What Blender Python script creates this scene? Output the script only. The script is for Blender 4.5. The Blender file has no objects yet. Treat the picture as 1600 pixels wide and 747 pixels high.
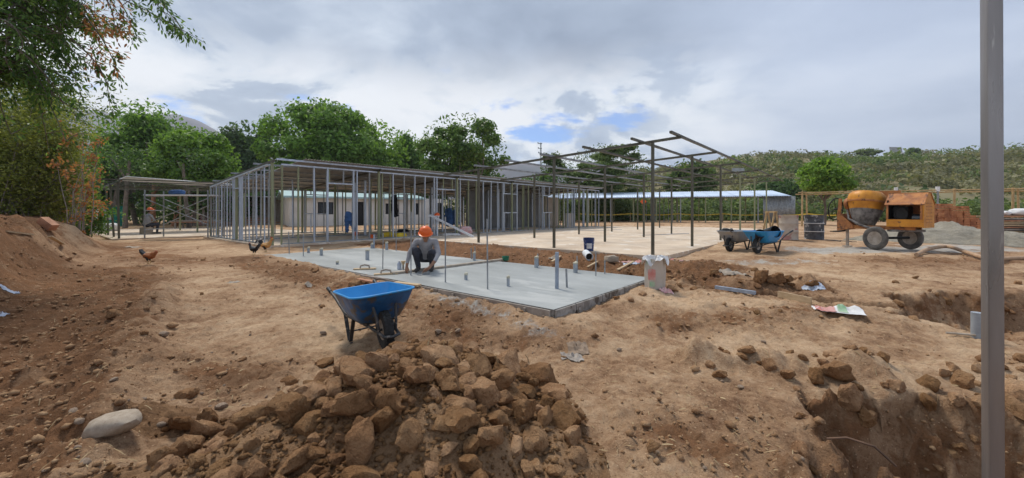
import bpy, bmesh, math, random
import numpy as np
from mathutils import Vector, Matrix, noise as mnoise

random.seed(7)
RNG = np.random.default_rng(11)
scene = bpy.context.scene
COL = scene.collection
R = math.radians

# ------------------------------------------------------------------ camera
CAMZ, FPX, HY, CX = 1.45, 630.0, 331.0, 800.0
cam = bpy.data.objects.new('camera', bpy.data.cameras.new('camera'))
COL.objects.link(cam)
cam.location = (0, 0, CAMZ)
cam.rotation_euler = (R(90), 0, 0)
cam.data.sensor_width = 36.0
cam.data.lens = 36.0 * FPX / 1600.0
cam.data.shift_y = -(373.5 - HY) / 1600.0
cam.data.clip_start = 0.05
cam.data.clip_end = 20000
scene.camera = cam

# ------------------------------------------------------------------ world: Nishita sky under a broken cloud deck
SUN_EL, SUN_AZ = R(58), R(-32)          # azimuth measured from +Y towards +X: sun ahead of the camera, to the left
world = bpy.data.worlds.new('World')
scene.world = world
world.use_nodes = True
wn, wl = world.node_tree.nodes, world.node_tree.links
wn.clear()

def N(nodes, t, **kw):
    n = nodes.new(t)
    for k, v in kw.items():
        setattr(n, k, v)
    return n

class G:
    """tiny helper for node graphs"""
    def __init__(self, tree):
        self.n, self.l = tree.nodes, tree.links
    def put(self, sock, v):
        if hasattr(v, 'is_linked') or hasattr(v, 'links'):
            self.l.new(v, sock)
        else:
            sock.default_value = v
    def math(self, op, a, b=0.0, clamp=False):
        n = N(self.n, 'ShaderNodeMath', operation=op, use_clamp=clamp)
        self.put(n.inputs[0], a); self.put(n.inputs[1], b)
        return n.outputs[0]
    def vmath(self, op, a, b=(0, 0, 0)):
        n = N(self.n, 'ShaderNodeVectorMath', operation=op)
        self.put(n.inputs[0], a); self.put(n.inputs[1], b)
        return n.outputs[0]
    def noise(self, vec, scale, detail=4, rough=.55, dist=0.0):
        n = N(self.n, 'ShaderNodeTexNoise')
        if vec is not None: self.l.new(vec, n.inputs['Vector'])
        n.inputs['Scale'].default_value = scale
        n.inputs['Detail'].default_value = detail
        n.inputs['Roughness'].default_value = rough
        n.inputs['Distortion'].default_value = dist
        return n.outputs['Fac']
    def voro(self, vec, scale, feature='F1'):
        n = N(self.n, 'ShaderNodeTexVoronoi', feature=feature)
        if vec is not None: self.l.new(vec, n.inputs['Vector'])
        n.inputs['Scale'].default_value = scale
        return n.outputs['Distance']
    def ramp(self, fac, stops, interp='LINEAR'):
        n = N(self.n, 'ShaderNodeValToRGB')
        n.color_ramp.interpolation = interp
        e = n.color_ramp.elements
        while len(e) < len(stops): e.new(0.5)
        for k, (p, c) in enumerate(stops):
            e[k].position = p
            e[k].color = tuple(c) + (1,) if not isinstance(c, (int, float)) else (c, c, c, 1)
        self.put(n.inputs[0], fac)
        return n.outputs[0]
    def mrange(self, v, a, b, c=0.0, d=1.0, smooth=True):
        n = N(self.n, 'ShaderNodeMapRange')
        n.interpolation_type = 'SMOOTHSTEP' if smooth else 'LINEAR'
        self.put(n.inputs[0], v)
        for k, x in zip((1, 2, 3, 4), (a, b, c, d)): n.inputs[k].default_value = x
        return n.outputs[0]
    def mix(self, fac, a, b, mode='MIX'):
        n = N(self.n, 'ShaderNodeMix', data_type='RGBA', blend_type=mode)
        self.put(n.inputs[0], fac)
        for s, v in ((n.inputs[6], a), (n.inputs[7], b)):
            if isinstance(v, (tuple, list)): s.default_value = tuple(v)[:3] + (1,)
            else: self.put(s, v)
        return n.outputs[2]

g = G(world.node_tree)
sky = N(wn, 'ShaderNodeTexSky', sky_type='NISHITA')
sky.sun_disc = False
sky.sun_elevation = SUN_EL
sky.sun_rotation = SUN_AZ
sky.altitude = 400
sky.air_density = 1.0
sky.dust_density = 1.0
geo = N(wn, 'ShaderNodeTexCoord')
d = geo.outputs['Generated']
sx = N(wn, 'ShaderNodeSeparateXYZ'); wl.new(d, sx.inputs[0])
zc = g.math('MAXIMUM', sx.outputs[2], 0.0)
den = g.math('ADD', zc, 0.11)
cb = N(wn, 'ShaderNodeCombineXYZ')
wl.new(g.math('DIVIDE', sx.outputs[0], den), cb.inputs[0])
wl.new(g.math('DIVIDE', sx.outputs[1], den), cb.inputs[1])
cb.inputs[2].default_value = 3.7
plane = cb.outputs[0]
big = g.noise(plane, 0.42, 4, .5, .2)
med = g.noise(plane, 1.15, 8, .60, .25)
fine = g.noise(plane, 4.2, 6, .6, .3)
def spread(x, k):      # push a noise value away from its mean
    return g.math('MULTIPLY', g.math('SUBTRACT', x, .5), k)
tone = g.math('ADD', g.math('ADD', spread(big, 2.1), spread(med, 1.35)), g.math('ADD', spread(fine, .34), .43))
# smooth veil of high cloud towards the right part of the sky
veil = g.mrange(sx.outputs[0], 0.20, 0.62)
cloud = g.ramp(tone, [(0.06, (1.6, 2.05, 2.9)), (0.34, (2.45, 3.0, 3.95)), (0.54, (3.8, 4.35, 5.2)), (0.72, (5.7, 6.1, 6.6)), (0.90, (7.0, 7.15, 7.3))])
veilc = g.ramp(g.math('ADD', g.math('ADD', spread(big, .9), spread(med, .5)), .5), [(0.2, (2.7, 3.3, 4.6)), (0.8, (4.3, 4.9, 6.1))])
cloud = g.mix(g.math('MULTIPLY', veil, .82), cloud, veilc)
# cumulus banks and blue gaps low over the horizon
low = g.mrange(sx.outputs[2], 0.40, 0.24)
cum = g.noise(g.vmath('ADD', g.vmath('MULTIPLY', d, (1, 1, 1.9)), (.35, .2, .1)), 3.9, 9, .60, .35)
lowc = g.ramp(cum, [(0.36, (2.2, 2.8, 3.85)), (0.46, (3.1, 3.75, 4.8)), (0.50, (5.6, 6.0, 6.5)), (0.60, (7.2, 7.3, 7.5))])
cloud = g.mix(g.math('MULTIPLY', g.math('MULTIPLY', low, .85), g.math('SUBTRACT', 1.0, veil)), cloud, lowc)
gapn = g.noise(g.vmath('MULTIPLY', d, (1, 1, 2.6)), 4.4, 6, .6, .2)
gap = g.math('MULTIPLY', g.mrange(gapn, 0.585, 0.70), g.math('MULTIPLY', g.mrange(sx.outputs[2], 0.36, 0.24), g.mrange(sx.outputs[2], 0.05, 0.10)))
gap = g.math('MULTIPLY', gap, g.math('SUBTRACT', 1.0, veil))
skyc = g.mix(1.0, sky.outputs[0], (.45, .66, 1.0), 'MULTIPLY')
final = g.mix(g.math('SUBTRACT', 1.0, gap), skyc, cloud)
bg = N(wn, 'ShaderNodeBackground')
wl.new(final, bg.inputs[0])
bg.inputs[1].default_value = 0.1
wo = N(wn, 'ShaderNodeOutputWorld')
wl.new(bg.outputs[0], wo.inputs[0])

# ------------------------------------------------------------------ sun (soft, through cloud)
sl = bpy.data.lights.new('sun', 'SUN')
sl.energy = 2.0
sl.angle = R(14)
sl.color = (1.0, .95, .87)
sun = bpy.data.objects.new('sun', sl)
COL.objects.link(sun)
sdir = Vector((math.sin(SUN_AZ) * math.cos(SUN_EL), math.cos(SUN_AZ) * math.cos(SUN_EL), math.sin(SUN_EL)))
sun.rotation_euler = sdir.to_track_quat('Z', 'Y').to_euler()
sun.location = (0, 0, 30)

vs = scene.view_settings
vs.view_transform = 'Standard'
vs.look = 'None'
vs.exposure = 0.75
vs.gamma = 1.0
vs.use_curve_mapping = False
scene.render.engine = 'CYCLES'
scene.cycles.use_denoising = True
scene.cycles.max_bounces = 5
scene.cycles.diffuse_bounces = 3
scene.cycles.glossy_bounces = 2
scene.cycles.transmission_bounces = 3
scene.cycles.transparent_max_bounces = 6

# ------------------------------------------------------------------ materials
MATS = {}

def new_mat(name):
    m = bpy.data.materials.new(name)
    m.use_nodes = True
    nt = m.node_tree
    nt.nodes.clear()
    out = N(nt.nodes, 'ShaderNodeOutputMaterial')
    p = N(nt.nodes, 'ShaderNodeBsdfPrincipled')
    nt.links.new(p.outputs[0], out.inputs[0])
    MATS[name] = m
    return m, G(nt), p, out

def pm(name, c1, c2=None, scale=6.0, rough=.7, metal=0.0, bump=0.0, bscale=40.0, spots=None, spot_scale=9.0, spot_amt=.55, spec=.4, stretch=(1, 1, 1)):
    """two-tone noise paint with optional stains and bump, in object space"""
    m, q, p, out = new_mat(name)
    tc = N(q.n, 'ShaderNodeTexCoord')
    oi = N(q.n, 'ShaderNodeObjectInfo')
    co = q.vmath('ADD', tc.outputs['Object'], oi.outputs['Location'])
    co = q.vmath('MULTIPLY', co, stretch)
    if c2 is None: c2 = tuple(x * .78 for x in c1)
    f = q.noise(co, scale, 5, .6)
    col = q.ramp(f, [(0.36, c2), (0.62, c1)])
    if spots:
        s = q.noise(co, spot_scale, 6, .65, .4)
        sm = q.mrange(s, spot_amt, spot_amt + .07)
        col = q.mix(sm, col, spots)
    q.put(p.inputs['Base Color'], col)
    rr = q.mrange(q.noise(co, scale * 2.3, 3), .3, .7, max(0, rough - .1), min(1, rough + .1), False)
    q.put(p.inputs['Roughness'], rr)
    p.inputs['Metallic'].default_value = metal
    p.inputs['Specular IOR Level'].default_value = spec
    if bump:
        b = N(q.n, 'ShaderNodeBump')
        b.inputs['Strength'].default_value = bump
        b.inputs['Distance'].default_value = .01
        q.put(b.inputs['Height'], q.noise(co, bscale, 5, .65))
        q.l.new(b.outputs[0], p.inputs['Normal'])
    return m

def soil(name, dark, mid, light, zones=False, bump=.8, vary=0.0, chips=0.0):
    m, q, p, out = new_mat(name)
    ge = N(q.n, 'ShaderNodeNewGeometry')
    pos = ge.outputs['Position']
    n1 = q.noise(pos, .55, 5, .6, .4)
    n2 = q.noise(pos, 3.1, 6, .62, .3)
    n3 = q.noise(pos, 17.0, 6, .7)
    n4 = q.noise(pos, 70.0, 4, .7)
    t = q.math('ADD', q.math('ADD', q.math('MULTIPLY', n1, .40), q.math('MULTIPLY', n2, .34)), q.math('ADD', q.math('MULTIPLY', n3, .24), q.math('MULTIPLY', n4, .14)))
    col = q.ramp(t, [(0.44, dark), (0.535, mid), (0.64, light)])
    if zones:
        at = N(q.n, 'ShaderNodeAttribute', attribute_name='zone')
        sp = N(q.n, 'ShaderNodeSeparateColor'); q.l.new(at.outputs['Color'], sp.inputs[0])
        wob = q.math('MULTIPLY', q.math('SUBTRACT', n2, .5), 1.5)
        wob = q.math('ADD', wob, q.math('MULTIPLY', q.math('SUBTRACT', n3, .5), .8))
        def zone(ch, c_a, c_b, col):
            msk = q.mrange(q.math('ADD', sp.outputs[ch], wob), .32, .72)
            msk = q.math('MULTIPLY', msk, q.mrange(sp.outputs[ch], .02, .2))
            zc_ = q.ramp(t, [(0.43, c_a), (0.65, c_b)])
            return q.mix(msk, col, zc_)
        col = zone(0, (.085, .038, .017), (.275, .140, .068), col)     # freshly dug brown soil
        col = zone(1, (.26, .235, .205), (.52, .48, .42), col)          # cement dust and washings
        col = zone(2, (.035, .055, .018), (.12, .13, .045), col)        # weeds and scrub beyond the site
    # small dark flecks and pale straw-coloured crumbs
    v = q.voro(pos, 34.0)
    col = q.mix(q.mrange(v, .22, .10, 0, .45), col, tuple(x * .55 for x in dark))
    v2 = q.voro(q.vmath('ADD', pos, (3.3, 7.1, 1.7)), 23.0)
    col = q.mix(q.mrange(v2, .15, .07, 0, .6), col, tuple(min(1, x * 1.25) for x in light))
    if vary:
        oi = N(q.n, 'ShaderNodeObjectInfo')
        hs_ = N(q.n, 'ShaderNodeHueSaturation')
        q.put(hs_.inputs['Value'], q.mrange(oi.outputs['Random'], 0, 1, 1 - vary, 1 + vary, False))
        q.put(hs_.inputs['Saturation'], q.mrange(oi.outputs['Random'], 0, 1, 1.12, .98, False))
        q.l.new(col, hs_.inputs['Color'])
        col = hs_.outputs[0]
    q.put(p.inputs['Base Color'], col)
    p.inputs['Roughness'].default_value = .95
    p.inputs['Specular IOR Level'].default_value = .15
    b1 = N(q.n, 'ShaderNodeBump'); b1.inputs['Strength'].default_value = bump; b1.inputs['Distance'].default_value = .03
    q.put(b1.inputs['Height'], q.math('ADD', n3, q.math('MULTIPLY', n4, .5)))
    b2 = N(q.n, 'ShaderNodeBump'); b2.inputs['Strength'].default_value = bump * .6; b2.inputs['Distance'].default_value = .008
    q.put(b2.inputs['Height'], q.noise(pos, 190.0, 3, .7))
    if chips:
        b3 = N(q.n, 'ShaderNodeBump'); b3.inputs['Strength'].default_value = 1.0; b3.inputs['Distance'].default_value = chips
        q.put(b3.inputs['Height'], q.math('ADD', q.voro(q.vmath('ADD', pos, (0, 0, 0)), 11.0), q.math('MULTIPLY', q.noise(pos, 7.0, 5, .65), 1.2)))
        q.l.new(b3.outputs[0], b1.inputs['Normal'])
    q.l.new(b1.outputs[0], b2.inputs['Normal'])
    q.l.new(b2.outputs[0], p.inputs['Normal'])
    return m

def leaf(name, dark, mid, light, trans=.3, rough=.55):
    m, q, p, out = new_mat(name)
    ge = N(q.n, 'ShaderNodeNewGeometry')
    at = N(q.n, 'ShaderNodeAttribute', attribute_name='tint')
    sp = N(q.n, 'ShaderNodeSeparateColor'); q.l.new(at.outputs['Color'], sp.inputs[0])
    f = q.math('ADD', q.math('MULTIPLY', ge.outputs['Random Per Island'], .55), q.math('MULTIPLY', sp.outputs[0], .45))
    col = q.ramp(f, [(0.12, dark), (0.5, mid), (0.9, light)])
    q.put(p.inputs['Base Color'], col)
    p.inputs['Roughness'].default_value = rough
    p.inputs['Specular IOR Level'].default_value = .3
    tr = N(q.n, 'ShaderNodeBsdfTranslucent')
    q.put(tr.inputs[0], q.mix(1.0, col, (1.15, 1.2, .7), 'MULTIPLY'))
    mx = N(q.n, 'ShaderNodeMixShader'); mx.inputs[0].default_value = trans
    q.l.new(p.outputs[0], mx.inputs[1]); q.l.new(tr.outputs[0], mx.inputs[2])
    q.l.new(mx.outputs[0], out.inputs[0])
    return m

M = MATS
soil('site_soil', (.172, .088, .046), (.398, .246, .140), (.600, .420, .264), zones=True, bump=1.0)
soil('heap_soil', (.110, .055, .026), (.250, .140, .070), (.380, .235, .128), bump=1.0)
soil('clod_soil', (.132, .063, .030), (.292, .162, .083), (.425, .262, .146), bump=1.0, vary=.26, chips=.045)
soil('crumb_soil', (.135, .068, .033), (.285, .165, .085), (.420, .270, .150), bump=.4)
soil('sand', (.19, .165, .125), (.275, .245, .190), (.36, .325, .26))
pm('wet_concrete', (.41, .42, .40), (.285, .295, .28), .8, .42, 0, .2, 50, spots=(.44, .445, .42), spot_scale=1.6, spot_amt=.55, stretch=(1, .35, 1))
pm('slab_side', (.36, .34, .31), (.20, .18, .155), 7, .9, 0, .5, 40, spots=(.11, .09, .07), spot_scale=5)
pm('pale_concrete', (.66, .535, .40), (.52, .40, .285), .9, .9, 0, .3, 30, spots=(.72, .64, .54), spot_scale=1.7, spot_amt=.56)
pm('galvanised', (.56, .62, .70), (.40, .45, .52), 9, .38, .55, 0, 40)
pm('galvanised_dull', (.34, .36, .37), (.22, .23, .24), 7, .5, .4)
pm('primer_olive', (.30, .32, .19), (.20, .21, .12), 6, .6, .1)
pm('dark_steel', (.135, .13, .095), (.075, .07, .055), 6, .5, .4, spots=(.19, .13, .08), spot_scale=5, spot_amt=.6)
pm('post_light', (.31, .285, .275), (.22, .20, .19), 5, .32, .55, .12, 60, spots=(.40, .37, .34), spot_scale=24, spot_amt=.63, stretch=(1, 1, .12))
pm('zinc_sheet', (.40, .385, .36), (.27, .255, .235), 1.6, .55, .35)
pm('zinc_blue', (.62, .72, .86), (.54, .64, .78), 1.2, .4, .2)
pm('zinc_white', (.80, .82, .84), (.68, .70, .73), 1.5, .45, .1)
pm('prefab_wall', (.72, .69, .64), (.62, .59, .54), 1.2, .8)
pm('roof_teal', (.36, .52, .52), (.28, .42, .43), 2, .5)
pm('board_grey', (.235, .232, .225), (.17, .167, .16), 1.5, .85)
pm('board_beige', (.50, .44, .37), (.42, .37, .31), 1.5, .85)
pm('dark_opening', (.018, .018, .02), (.012, .012, .013), 3, .6)
pm('glass_dark', (.03, .035, .04), (.02, .024, .028), 3, .12, 0, spec=.6)
pm('wood_pale', (.55, .41, .25), (.41, .29, .165), 5, .75, 0, .2, 30, stretch=(1, 1, 5))
pm('wood_red', (.47, .23, .13), (.33, .15, .08), 6, .8, 0, .2, 30)
pm('wood_grey', (.38, .33, .28), (.25, .21, .175), 6, .85, 0, .2, 30)
pm('bamboo', (.50, .35, .17), (.34, .22, .10), 7, .6)
pm('bark', (.20, .16, .125), (.105, .082, .062), 5, .95, 0, .7, 18)
pm('twig_grey', (.33, .28, .24), (.20, .165, .14), 8, .9)
pm('orange_paint', (.66, .285, .030), (.50, .195, .024), 4, .5, .05, .1, 30, spots=(.20, .095, .04), spot_scale=5.5, spot_amt=.61)
pm('orange_rust', (.50, .21, .065), (.32, .125, .05), 5, .7, .05, .2, 30, spots=(.17, .08, .045), spot_scale=6, spot_amt=.56)
pm('cement_crust', (.30, .28, .26), (.10, .09, .085), 6, .9, 0, .5, 25)
pm('rubber', (.040, .039, .037), (.024, .023, .022), 8, .85, 0, .2, 60)
pm('rubber_dusty', (.155, .140, .122), (.075, .068, .062), 6, .9, 0, .2, 40)
pm('rim_steel', (.44, .38, .32), (.30, .25, .20), 8, .6, .3)
pm('engine_dark', (.022, .021, .020), (.012, .012, .012), 8, .6, .2)
pm('barrow_blue', (.028, .285, .62), (.020, .235, .54), 3, .45, 0, .05, 30, spots=(.13, .25, .40), spot_scale=3.5, spot_amt=.60, spec=.45)
pm('barrow_blue_shaded', (.020, .130, .330), (.012, .060, .16), 5, .5, 0, .1, 30, spots=(.085, .08, .075), spot_scale=6, spot_amt=.52)  # tray-outside blue has its shade put into the colour; grey-black spots are grime
pm('barrow_grey', (.33, .33, .32), (.20, .235, .29), 3.2, .6, 0, .1, 30, spots=(.36, .33, .29), spot_scale=5, spot_amt=.55)
pm('barrow_frame', (.075, .072, .07), (.045, .043, .04), 8, .55, .3, spots=(.22, .19, .16), spot_scale=14, spot_amt=.56)
pm('pipe_grey', (.34, .37, .40), (.25, .27, .29), 8, .45)
pm('conduit', (.33, .38, .45), (.24, .28, .34), 8, .5)
pm('pipe_cap', (.55, .52, .40), (.38, .35, .26), 12, .7)
pm('white_plastic', (.78, .79, .80), (.62, .63, .64), 4, .5)
pm('black_plastic', (.016, .016, .018), (.010, .010, .011), 6, .4)
pm('blue_bucket', (.020, .048, .17), (.014, .030, .10), 5, .45, spots=(.42, .40, .37), spot_scale=5, spot_amt=.63)
pm('green_plastic', (.03, .22, .13), (.02, .16, .09), 5, .5)
pm('green_mesh', (.010, .20, .145), (.007, .13, .095), 4, .8)
pm('orange_plastic', (.80, .135, .018), (.66, .10, .014), 4, .4)
pm('yellow_bag', (.72, .52, .03), (.55, .36, .02), 4, .6)
pm('tape_yellow', (.78, .55, .06), (.60, .40, .04), 9, .6)
pm('red_plastic', (.55, .07, .04), (.42, .05, .03), 5, .5)
pm('pink_bag', (.66, .30, .29), (.70, .58, .54), 9, .7, bump=.4, bscale=20)
pm('sack_white', (.74, .73, .72), (.58, .57, .56), 5, .8, 0, .4, 14)
pm('cloth_bluewhite', (.52, .56, .64), (.38, .42, .50), 6, .9, 0, .5, 18)
pm('cloth_blue', (.055, .13, .30), (.03, .075, .18), 6, .95, 0, .4, 20)
pm('cloth_black', (.014, .014, .016), (.009, .009, .01), 6, .95)
pm('cloth_grey', (.33, .325, .335), (.24, .235, .245), 8, .95, 0, .4, 30)
pm('denim_dark', (.050, .053, .068), (.026, .028, .036), 10, .95, 0, .3, 40, spots=(.16, .15, .145), spot_scale=8, spot_amt=.62)
pm('boot', (.085, .075, .065), (.045, .04, .035), 12, .85)
pm('skin', (.30, .155, .092), (.24, .12, .07), 12, .55)
pm('hair', (.012, .010, .009), (.008, .007, .006), 20, .7)
pm('brick', (.55, .235, .105), (.33, .120, .055), 2.3, .9, 0, .3, 40)
pm('drum_beige', (.50, .44, .37), (.40, .34, .28), 5, .75, .1, .1, 20, spots=(.36, .19, .17), spot_scale=2.2, spot_amt=.53)
pm('drum_dark', (.10, .105, .115), (.05, .053, .06), 6, .65, .2, .1, 20, spots=(.42, .42, .42), spot_scale=5, spot_amt=.54)
pm('rust_wire', (.18, .10, .06), (.10, .06, .04), 10, .8)
pm('hose_tan', (.47, .31, .19), (.36, .23, .14), 9, .8)
pm('stone_pale', (.40, .325, .245), (.30, .235, .17), 4, .8, 0, .25, 30, spots=(.28, .21, .15), spot_scale=9, spot_amt=.6)
pm('stone_brown', (.32, .235, .165), (.20, .14, .095), 6, .9, 0, .5, 25)
pm('rooster_gold', (.56, .30, .10), (.40, .20, .06), 16, .7)
pm('feather_black', (.015, .014, .015), (.009, .009, .01), 14, .5)
pm('feather_white', (.70, .68, .63), (.58, .55, .5), 14, .7)
pm('hen_brown', (.33, .105, .025), (.21, .062, .015), 16, .7)
pm('comb_red', (.52, .03, .02), (.40, .02, .015), 14, .6)
pm('beak', (.48, .33, .12), (.38, .25, .09), 14, .6)
pm('faded_red', (.52, .20, .17), (.56, .36, .32), 7, .8, 0, .3, 20)
pm('faded_green', (.22, .40, .22), (.42, .50, .38), 7, .8, 0, .3, 20)
pm('dusty_paper', (.42, .36, .29), (.28, .225, .17), 6, .9, 0, .4, 16)
pm('straw', (.46, .34, .19), (.30, .20, .10), 12, .85)
pm('mountain_rock_hazed', (.125, .105, .135), (.060, .070, .085), .004, .95)  # slate-purple: rock tone with part of the distance haze mixed into the colour
pm('hill_soil', (.24, .195, .10), (.13, .13, .055), .08, .95)
leaf('leaf_mid', (.062, .128, .020), (.148, .272, .048), (.250, .390, .080), .42)
leaf('leaf_bright', (.085, .160, .020), (.175, .305, .048), (.275, .415, .080), .42)
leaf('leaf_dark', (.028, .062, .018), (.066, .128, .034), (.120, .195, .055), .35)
leaf('leaf_mango', (.045, .095, .020), (.115, .205, .040), (.225, .315, .075), .32, .42)
leaf('leaf_olive', (.115, .140, .028), (.255, .285, .062), (.420, .415, .115), .45)
leaf('leaf_feather', (.055, .092, .028), (.115, .175, .050), (.185, .245, .078), .4)
leaf('leaf_near', (.038, .085, .020), (.100, .190, .042), (.210, .310, .080), .45, .42)
leaf('leaf_rust', (.22, .085, .035), (.44, .175, .065), (.60, .300, .120), .4)
leaf('leaf_scrub', (.110, .112, .052), (.205, .198, .098), (.320, .285, .155), .35)
leaf('leaf_scrub_green', (.055, .090, .028), (.125, .180, .055), (.225, .275, .095), .4)

# ------------------------------------------------------------------ mesh helpers
class MB:
    """collects simple shapes; build() links them as ONE mesh object"""
    def __init__(self):
        self.v, self.f, self.m = [], [], []
    def add(self, verts, faces, mi=0):
        o = len(self.v)
        self.v.extend([tuple(p) for p in verts])
        self.f.extend([tuple(o + i for i in fc) for fc in faces])
        self.m.extend([mi] * len(faces))
        return self
    def box(self, c, s, rot=None, mi=0):
        hx, hy, hz = s[0] / 2, s[1] / 2, s[2] / 2
        vs_ = [Vector((x, y, z)) for z in (-hz, hz) for (x, y) in ((-hx, -hy), (hx, -hy), (hx, hy), (-hx, hy))]
        if rot is not None: vs_ = [rot @ p for p in vs_]
        c = Vector(c)
        return self.add([p + c for p in vs_], [(0, 3, 2, 1), (4, 5, 6, 7), (0, 1, 5, 4), (1, 2, 6, 5), (2, 3, 7, 6), (3, 0, 4, 7)], mi)
    def bar(self, a, b, w, h, mi=0, up=(0, 0, 1)):
        a, b = Vector(a), Vector(b)
        z = (b - a); L = z.length; z.normalize()
        u_ = Vector(up)
        if abs(z.dot(u_)) > .98: u_ = Vector((0, 1, 0))
        x = u_.cross(z).normalized(); y = z.cross(x)
        return self.box((a + b) / 2, (w, h, L), Matrix((x, y, z)).transposed(), mi)
    def tube(self, pts, rad, n=8, mi=0, caps=True):
        pts = [Vector(p) for p in pts]
        if not hasattr(rad, '__len__'): rad = [rad] * len(pts)
        rings = []
        px_ = None
        for i, p in enumerate(pts):
            t = (pts[min(i + 1, len(pts) - 1)] - pts[max(i - 1, 0)])
            if t.length < 1e-9: t = Vector((0, 0, 1))
            t.normalize()
            if px_ is None:
                ref = Vector((0, 0, 1)) if abs(t.z) < .9 else Vector((1, 0, 0))
                px_ = ref.cross(t).normalized()
            else:
                px_ = (px_ - t * px_.dot(t))
                px_ = px_.normalized() if px_.length > 1e-6 else t.orthogonal().normalized()
            py_ = t.cross(px_)
            rings.append([p + (px_ * math.cos(2 * math.pi * k / n) + py_ * math.sin(2 * math.pi * k / n)) * rad[i] for k in range(n)])
        vs_ = [q for r_ in rings for q in r_]
        fs = []
        for i in range(len(rings) - 1):
            for k in range(n):
                fs.append((i * n + k, i * n + (k + 1) % n, (i + 1) * n + (k + 1) % n, (i + 1) * n + k))
        if caps:
            fs.append(tuple(range(n))[::-1])
            fs.append(tuple((len(rings) - 1) * n + k for k in range(n)))
        return self.add(vs_, fs, mi)
    def lathe(self, prof, n=20, mat=None, mi=0, closed=False):
        """prof: [(r, z)...] round local Z, then moved by the matrix"""
        vs_, fs = [], []
        for (r_, z) in prof:
            for k in range(n):
                a = 2 * math.pi * k / n
                vs_.append(Vector((r_ * math.cos(a), r_ * math.sin(a), z)))
        P = len(prof)
        for i in range(P - 1 if not closed else P):
            j = (i + 1) % P
            for k in range(n):
                fs.append((i * n + k, i * n + (k + 1) % n, j * n + (k + 1) % n, j * n + k))
        if mat is not None: vs_ = [mat @ p for p in vs_]
        return self.add(vs_, fs, mi)
    def grid(self, fn, nu, nv, mi=0):
        vs_ = [fn(i / nu, j / nv) for j in range(nv + 1) for i in range(nu + 1)]
        fs = [(j * (nu + 1) + i, j * (nu + 1) + i + 1, (j + 1) * (nu + 1) + i + 1, (j + 1) * (nu + 1) + i) for j in range(nv) for i in range(nu)]
        return self.add(vs_, fs, mi)
    def mesh(self, name, mats, smooth=False):
        me = bpy.data.meshes.new(name)
        me.from_pydata(self.v, [], self.f)
        if not isinstance(mats, (list, tuple)): mats = [mats]
        for m_ in mats: me.materials.append(M[m_])
        if len(mats) > 1: me.polygons.foreach_set('material_index', self.m)
        if smooth: shade(me, smooth)
        me.update()
        return me
    def build(self, name, mats, parent=None, smooth=False, loc=None):
        return link(name, self.mesh(name, mats, smooth), parent, loc)

def shade(me, angle=40):
    me.polygons.foreach_set('use_smooth', [True] * len(me.polygons))
    if angle is not True and angle < 180:
        try: me.set_sharp_from_angle(angle=R(angle))
        except Exception: pass

def link(name, me, parent=None, loc=None, rotz=None, scale=None):
    o = bpy.data.objects.new(name, me)
    COL.objects.link(o)
    if parent is not None: o.parent = parent
    if loc is not None: o.location = loc
    if rotz is not None: o.rotation_euler = (0, 0, rotz)
    if scale is not None: o.scale = scale
    return o

def tag(o, label=None, cat=None, group=None, kind=None):
    if label: o['label'] = label
    if cat: o['category'] = cat
    if group: o['group'] = group
    if kind: o['kind'] = kind
    return o

def thing(name, label, cat, loc=(0, 0, 0), rotz=0.0, group=None):
    o = bpy.data.objects.new(name, None)
    o.empty_display_size = .2
    COL.objects.link(o)
    o.location = loc
    o.rotation_euler = (0, 0, rotz)
    return tag(o, label, cat, group)

def copy_tree(o, parent=None):
    c = o.copy(); COL.objects.link(c)
    if parent is not None: c.parent = parent
    for ch in list(o.children): copy_tree(ch, c)
    return c

def np_mesh(name, V, F, mat, tint=None, smooth=False):
    """V (n,3), F (m,k) with constant k"""
    me = bpy.data.meshes.new(name)
    V = np.asarray(V, dtype=np.float32); F = np.asarray(F, dtype=np.int32)
    k = F.shape[1]
    me.vertices.add(len(V)); me.vertices.foreach_set('co', V.ravel())
    me.loops.add(F.size); me.loops.foreach_set('vertex_index', F.ravel())
    me.polygons.add(len(F))
    me.polygons.foreach_set('loop_start', np.arange(0, F.size, k, dtype=np.int32))
    me.polygons.foreach_set('loop_total', np.full(len(F), k, dtype=np.int32))
    if smooth: me.polygons.foreach_set('use_smooth', np.ones(len(F), dtype=bool))
    me.update(calc_edges=True)
    if tint is not None:
        a = me.color_attributes.new('tint', 'FLOAT_COLOR', 'POINT')
        c = np.ones((len(V), 4), dtype=np.float32); c[:, 0] = tint; c[:, 1] = tint; c[:, 2] = tint
        a.data.foreach_set('color', c.ravel())
    me.materials.append(M[mat])
    return me

# ------------------------------------------------------------------ noise and terrain
_perm = np.random.default_rng(5).random((256, 256)).astype(np.float64)
def vnoise(x, y):
    xi = np.floor(x).astype(np.int64); yi = np.floor(y).astype(np.int64)
    fx = x - xi; fy = y - yi
    fx = fx * fx * fx * (fx * (fx * 6 - 15) + 10); fy = fy * fy * fy * (fy * (fy * 6 - 15) + 10)
    a = _perm[xi & 255, yi & 255]; b = _perm[(xi + 1) & 255, yi & 255]
    c = _perm[xi & 255, (yi + 1) & 255]; d_ = _perm[(xi + 1) & 255, (yi + 1) & 255]
    return (a * (1 - fx) + b * fx) * (1 - fy) + (c * (1 - fx) + d_ * fx) * fy - .5
def fbm(x, y, s, o=4, gain=.5):
    t = 0; a = 1.0
    for k in range(o):
        t = t + a * vnoise(x * s + 17.3 * k, y * s - 9.1 * k); s *= 2.07; a *= gain
    return t
def ss(a, b, x):
    t = np.clip((x - a) / (b - a), 0, 1)
    return t * t * (3 - 2 * t)
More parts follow.
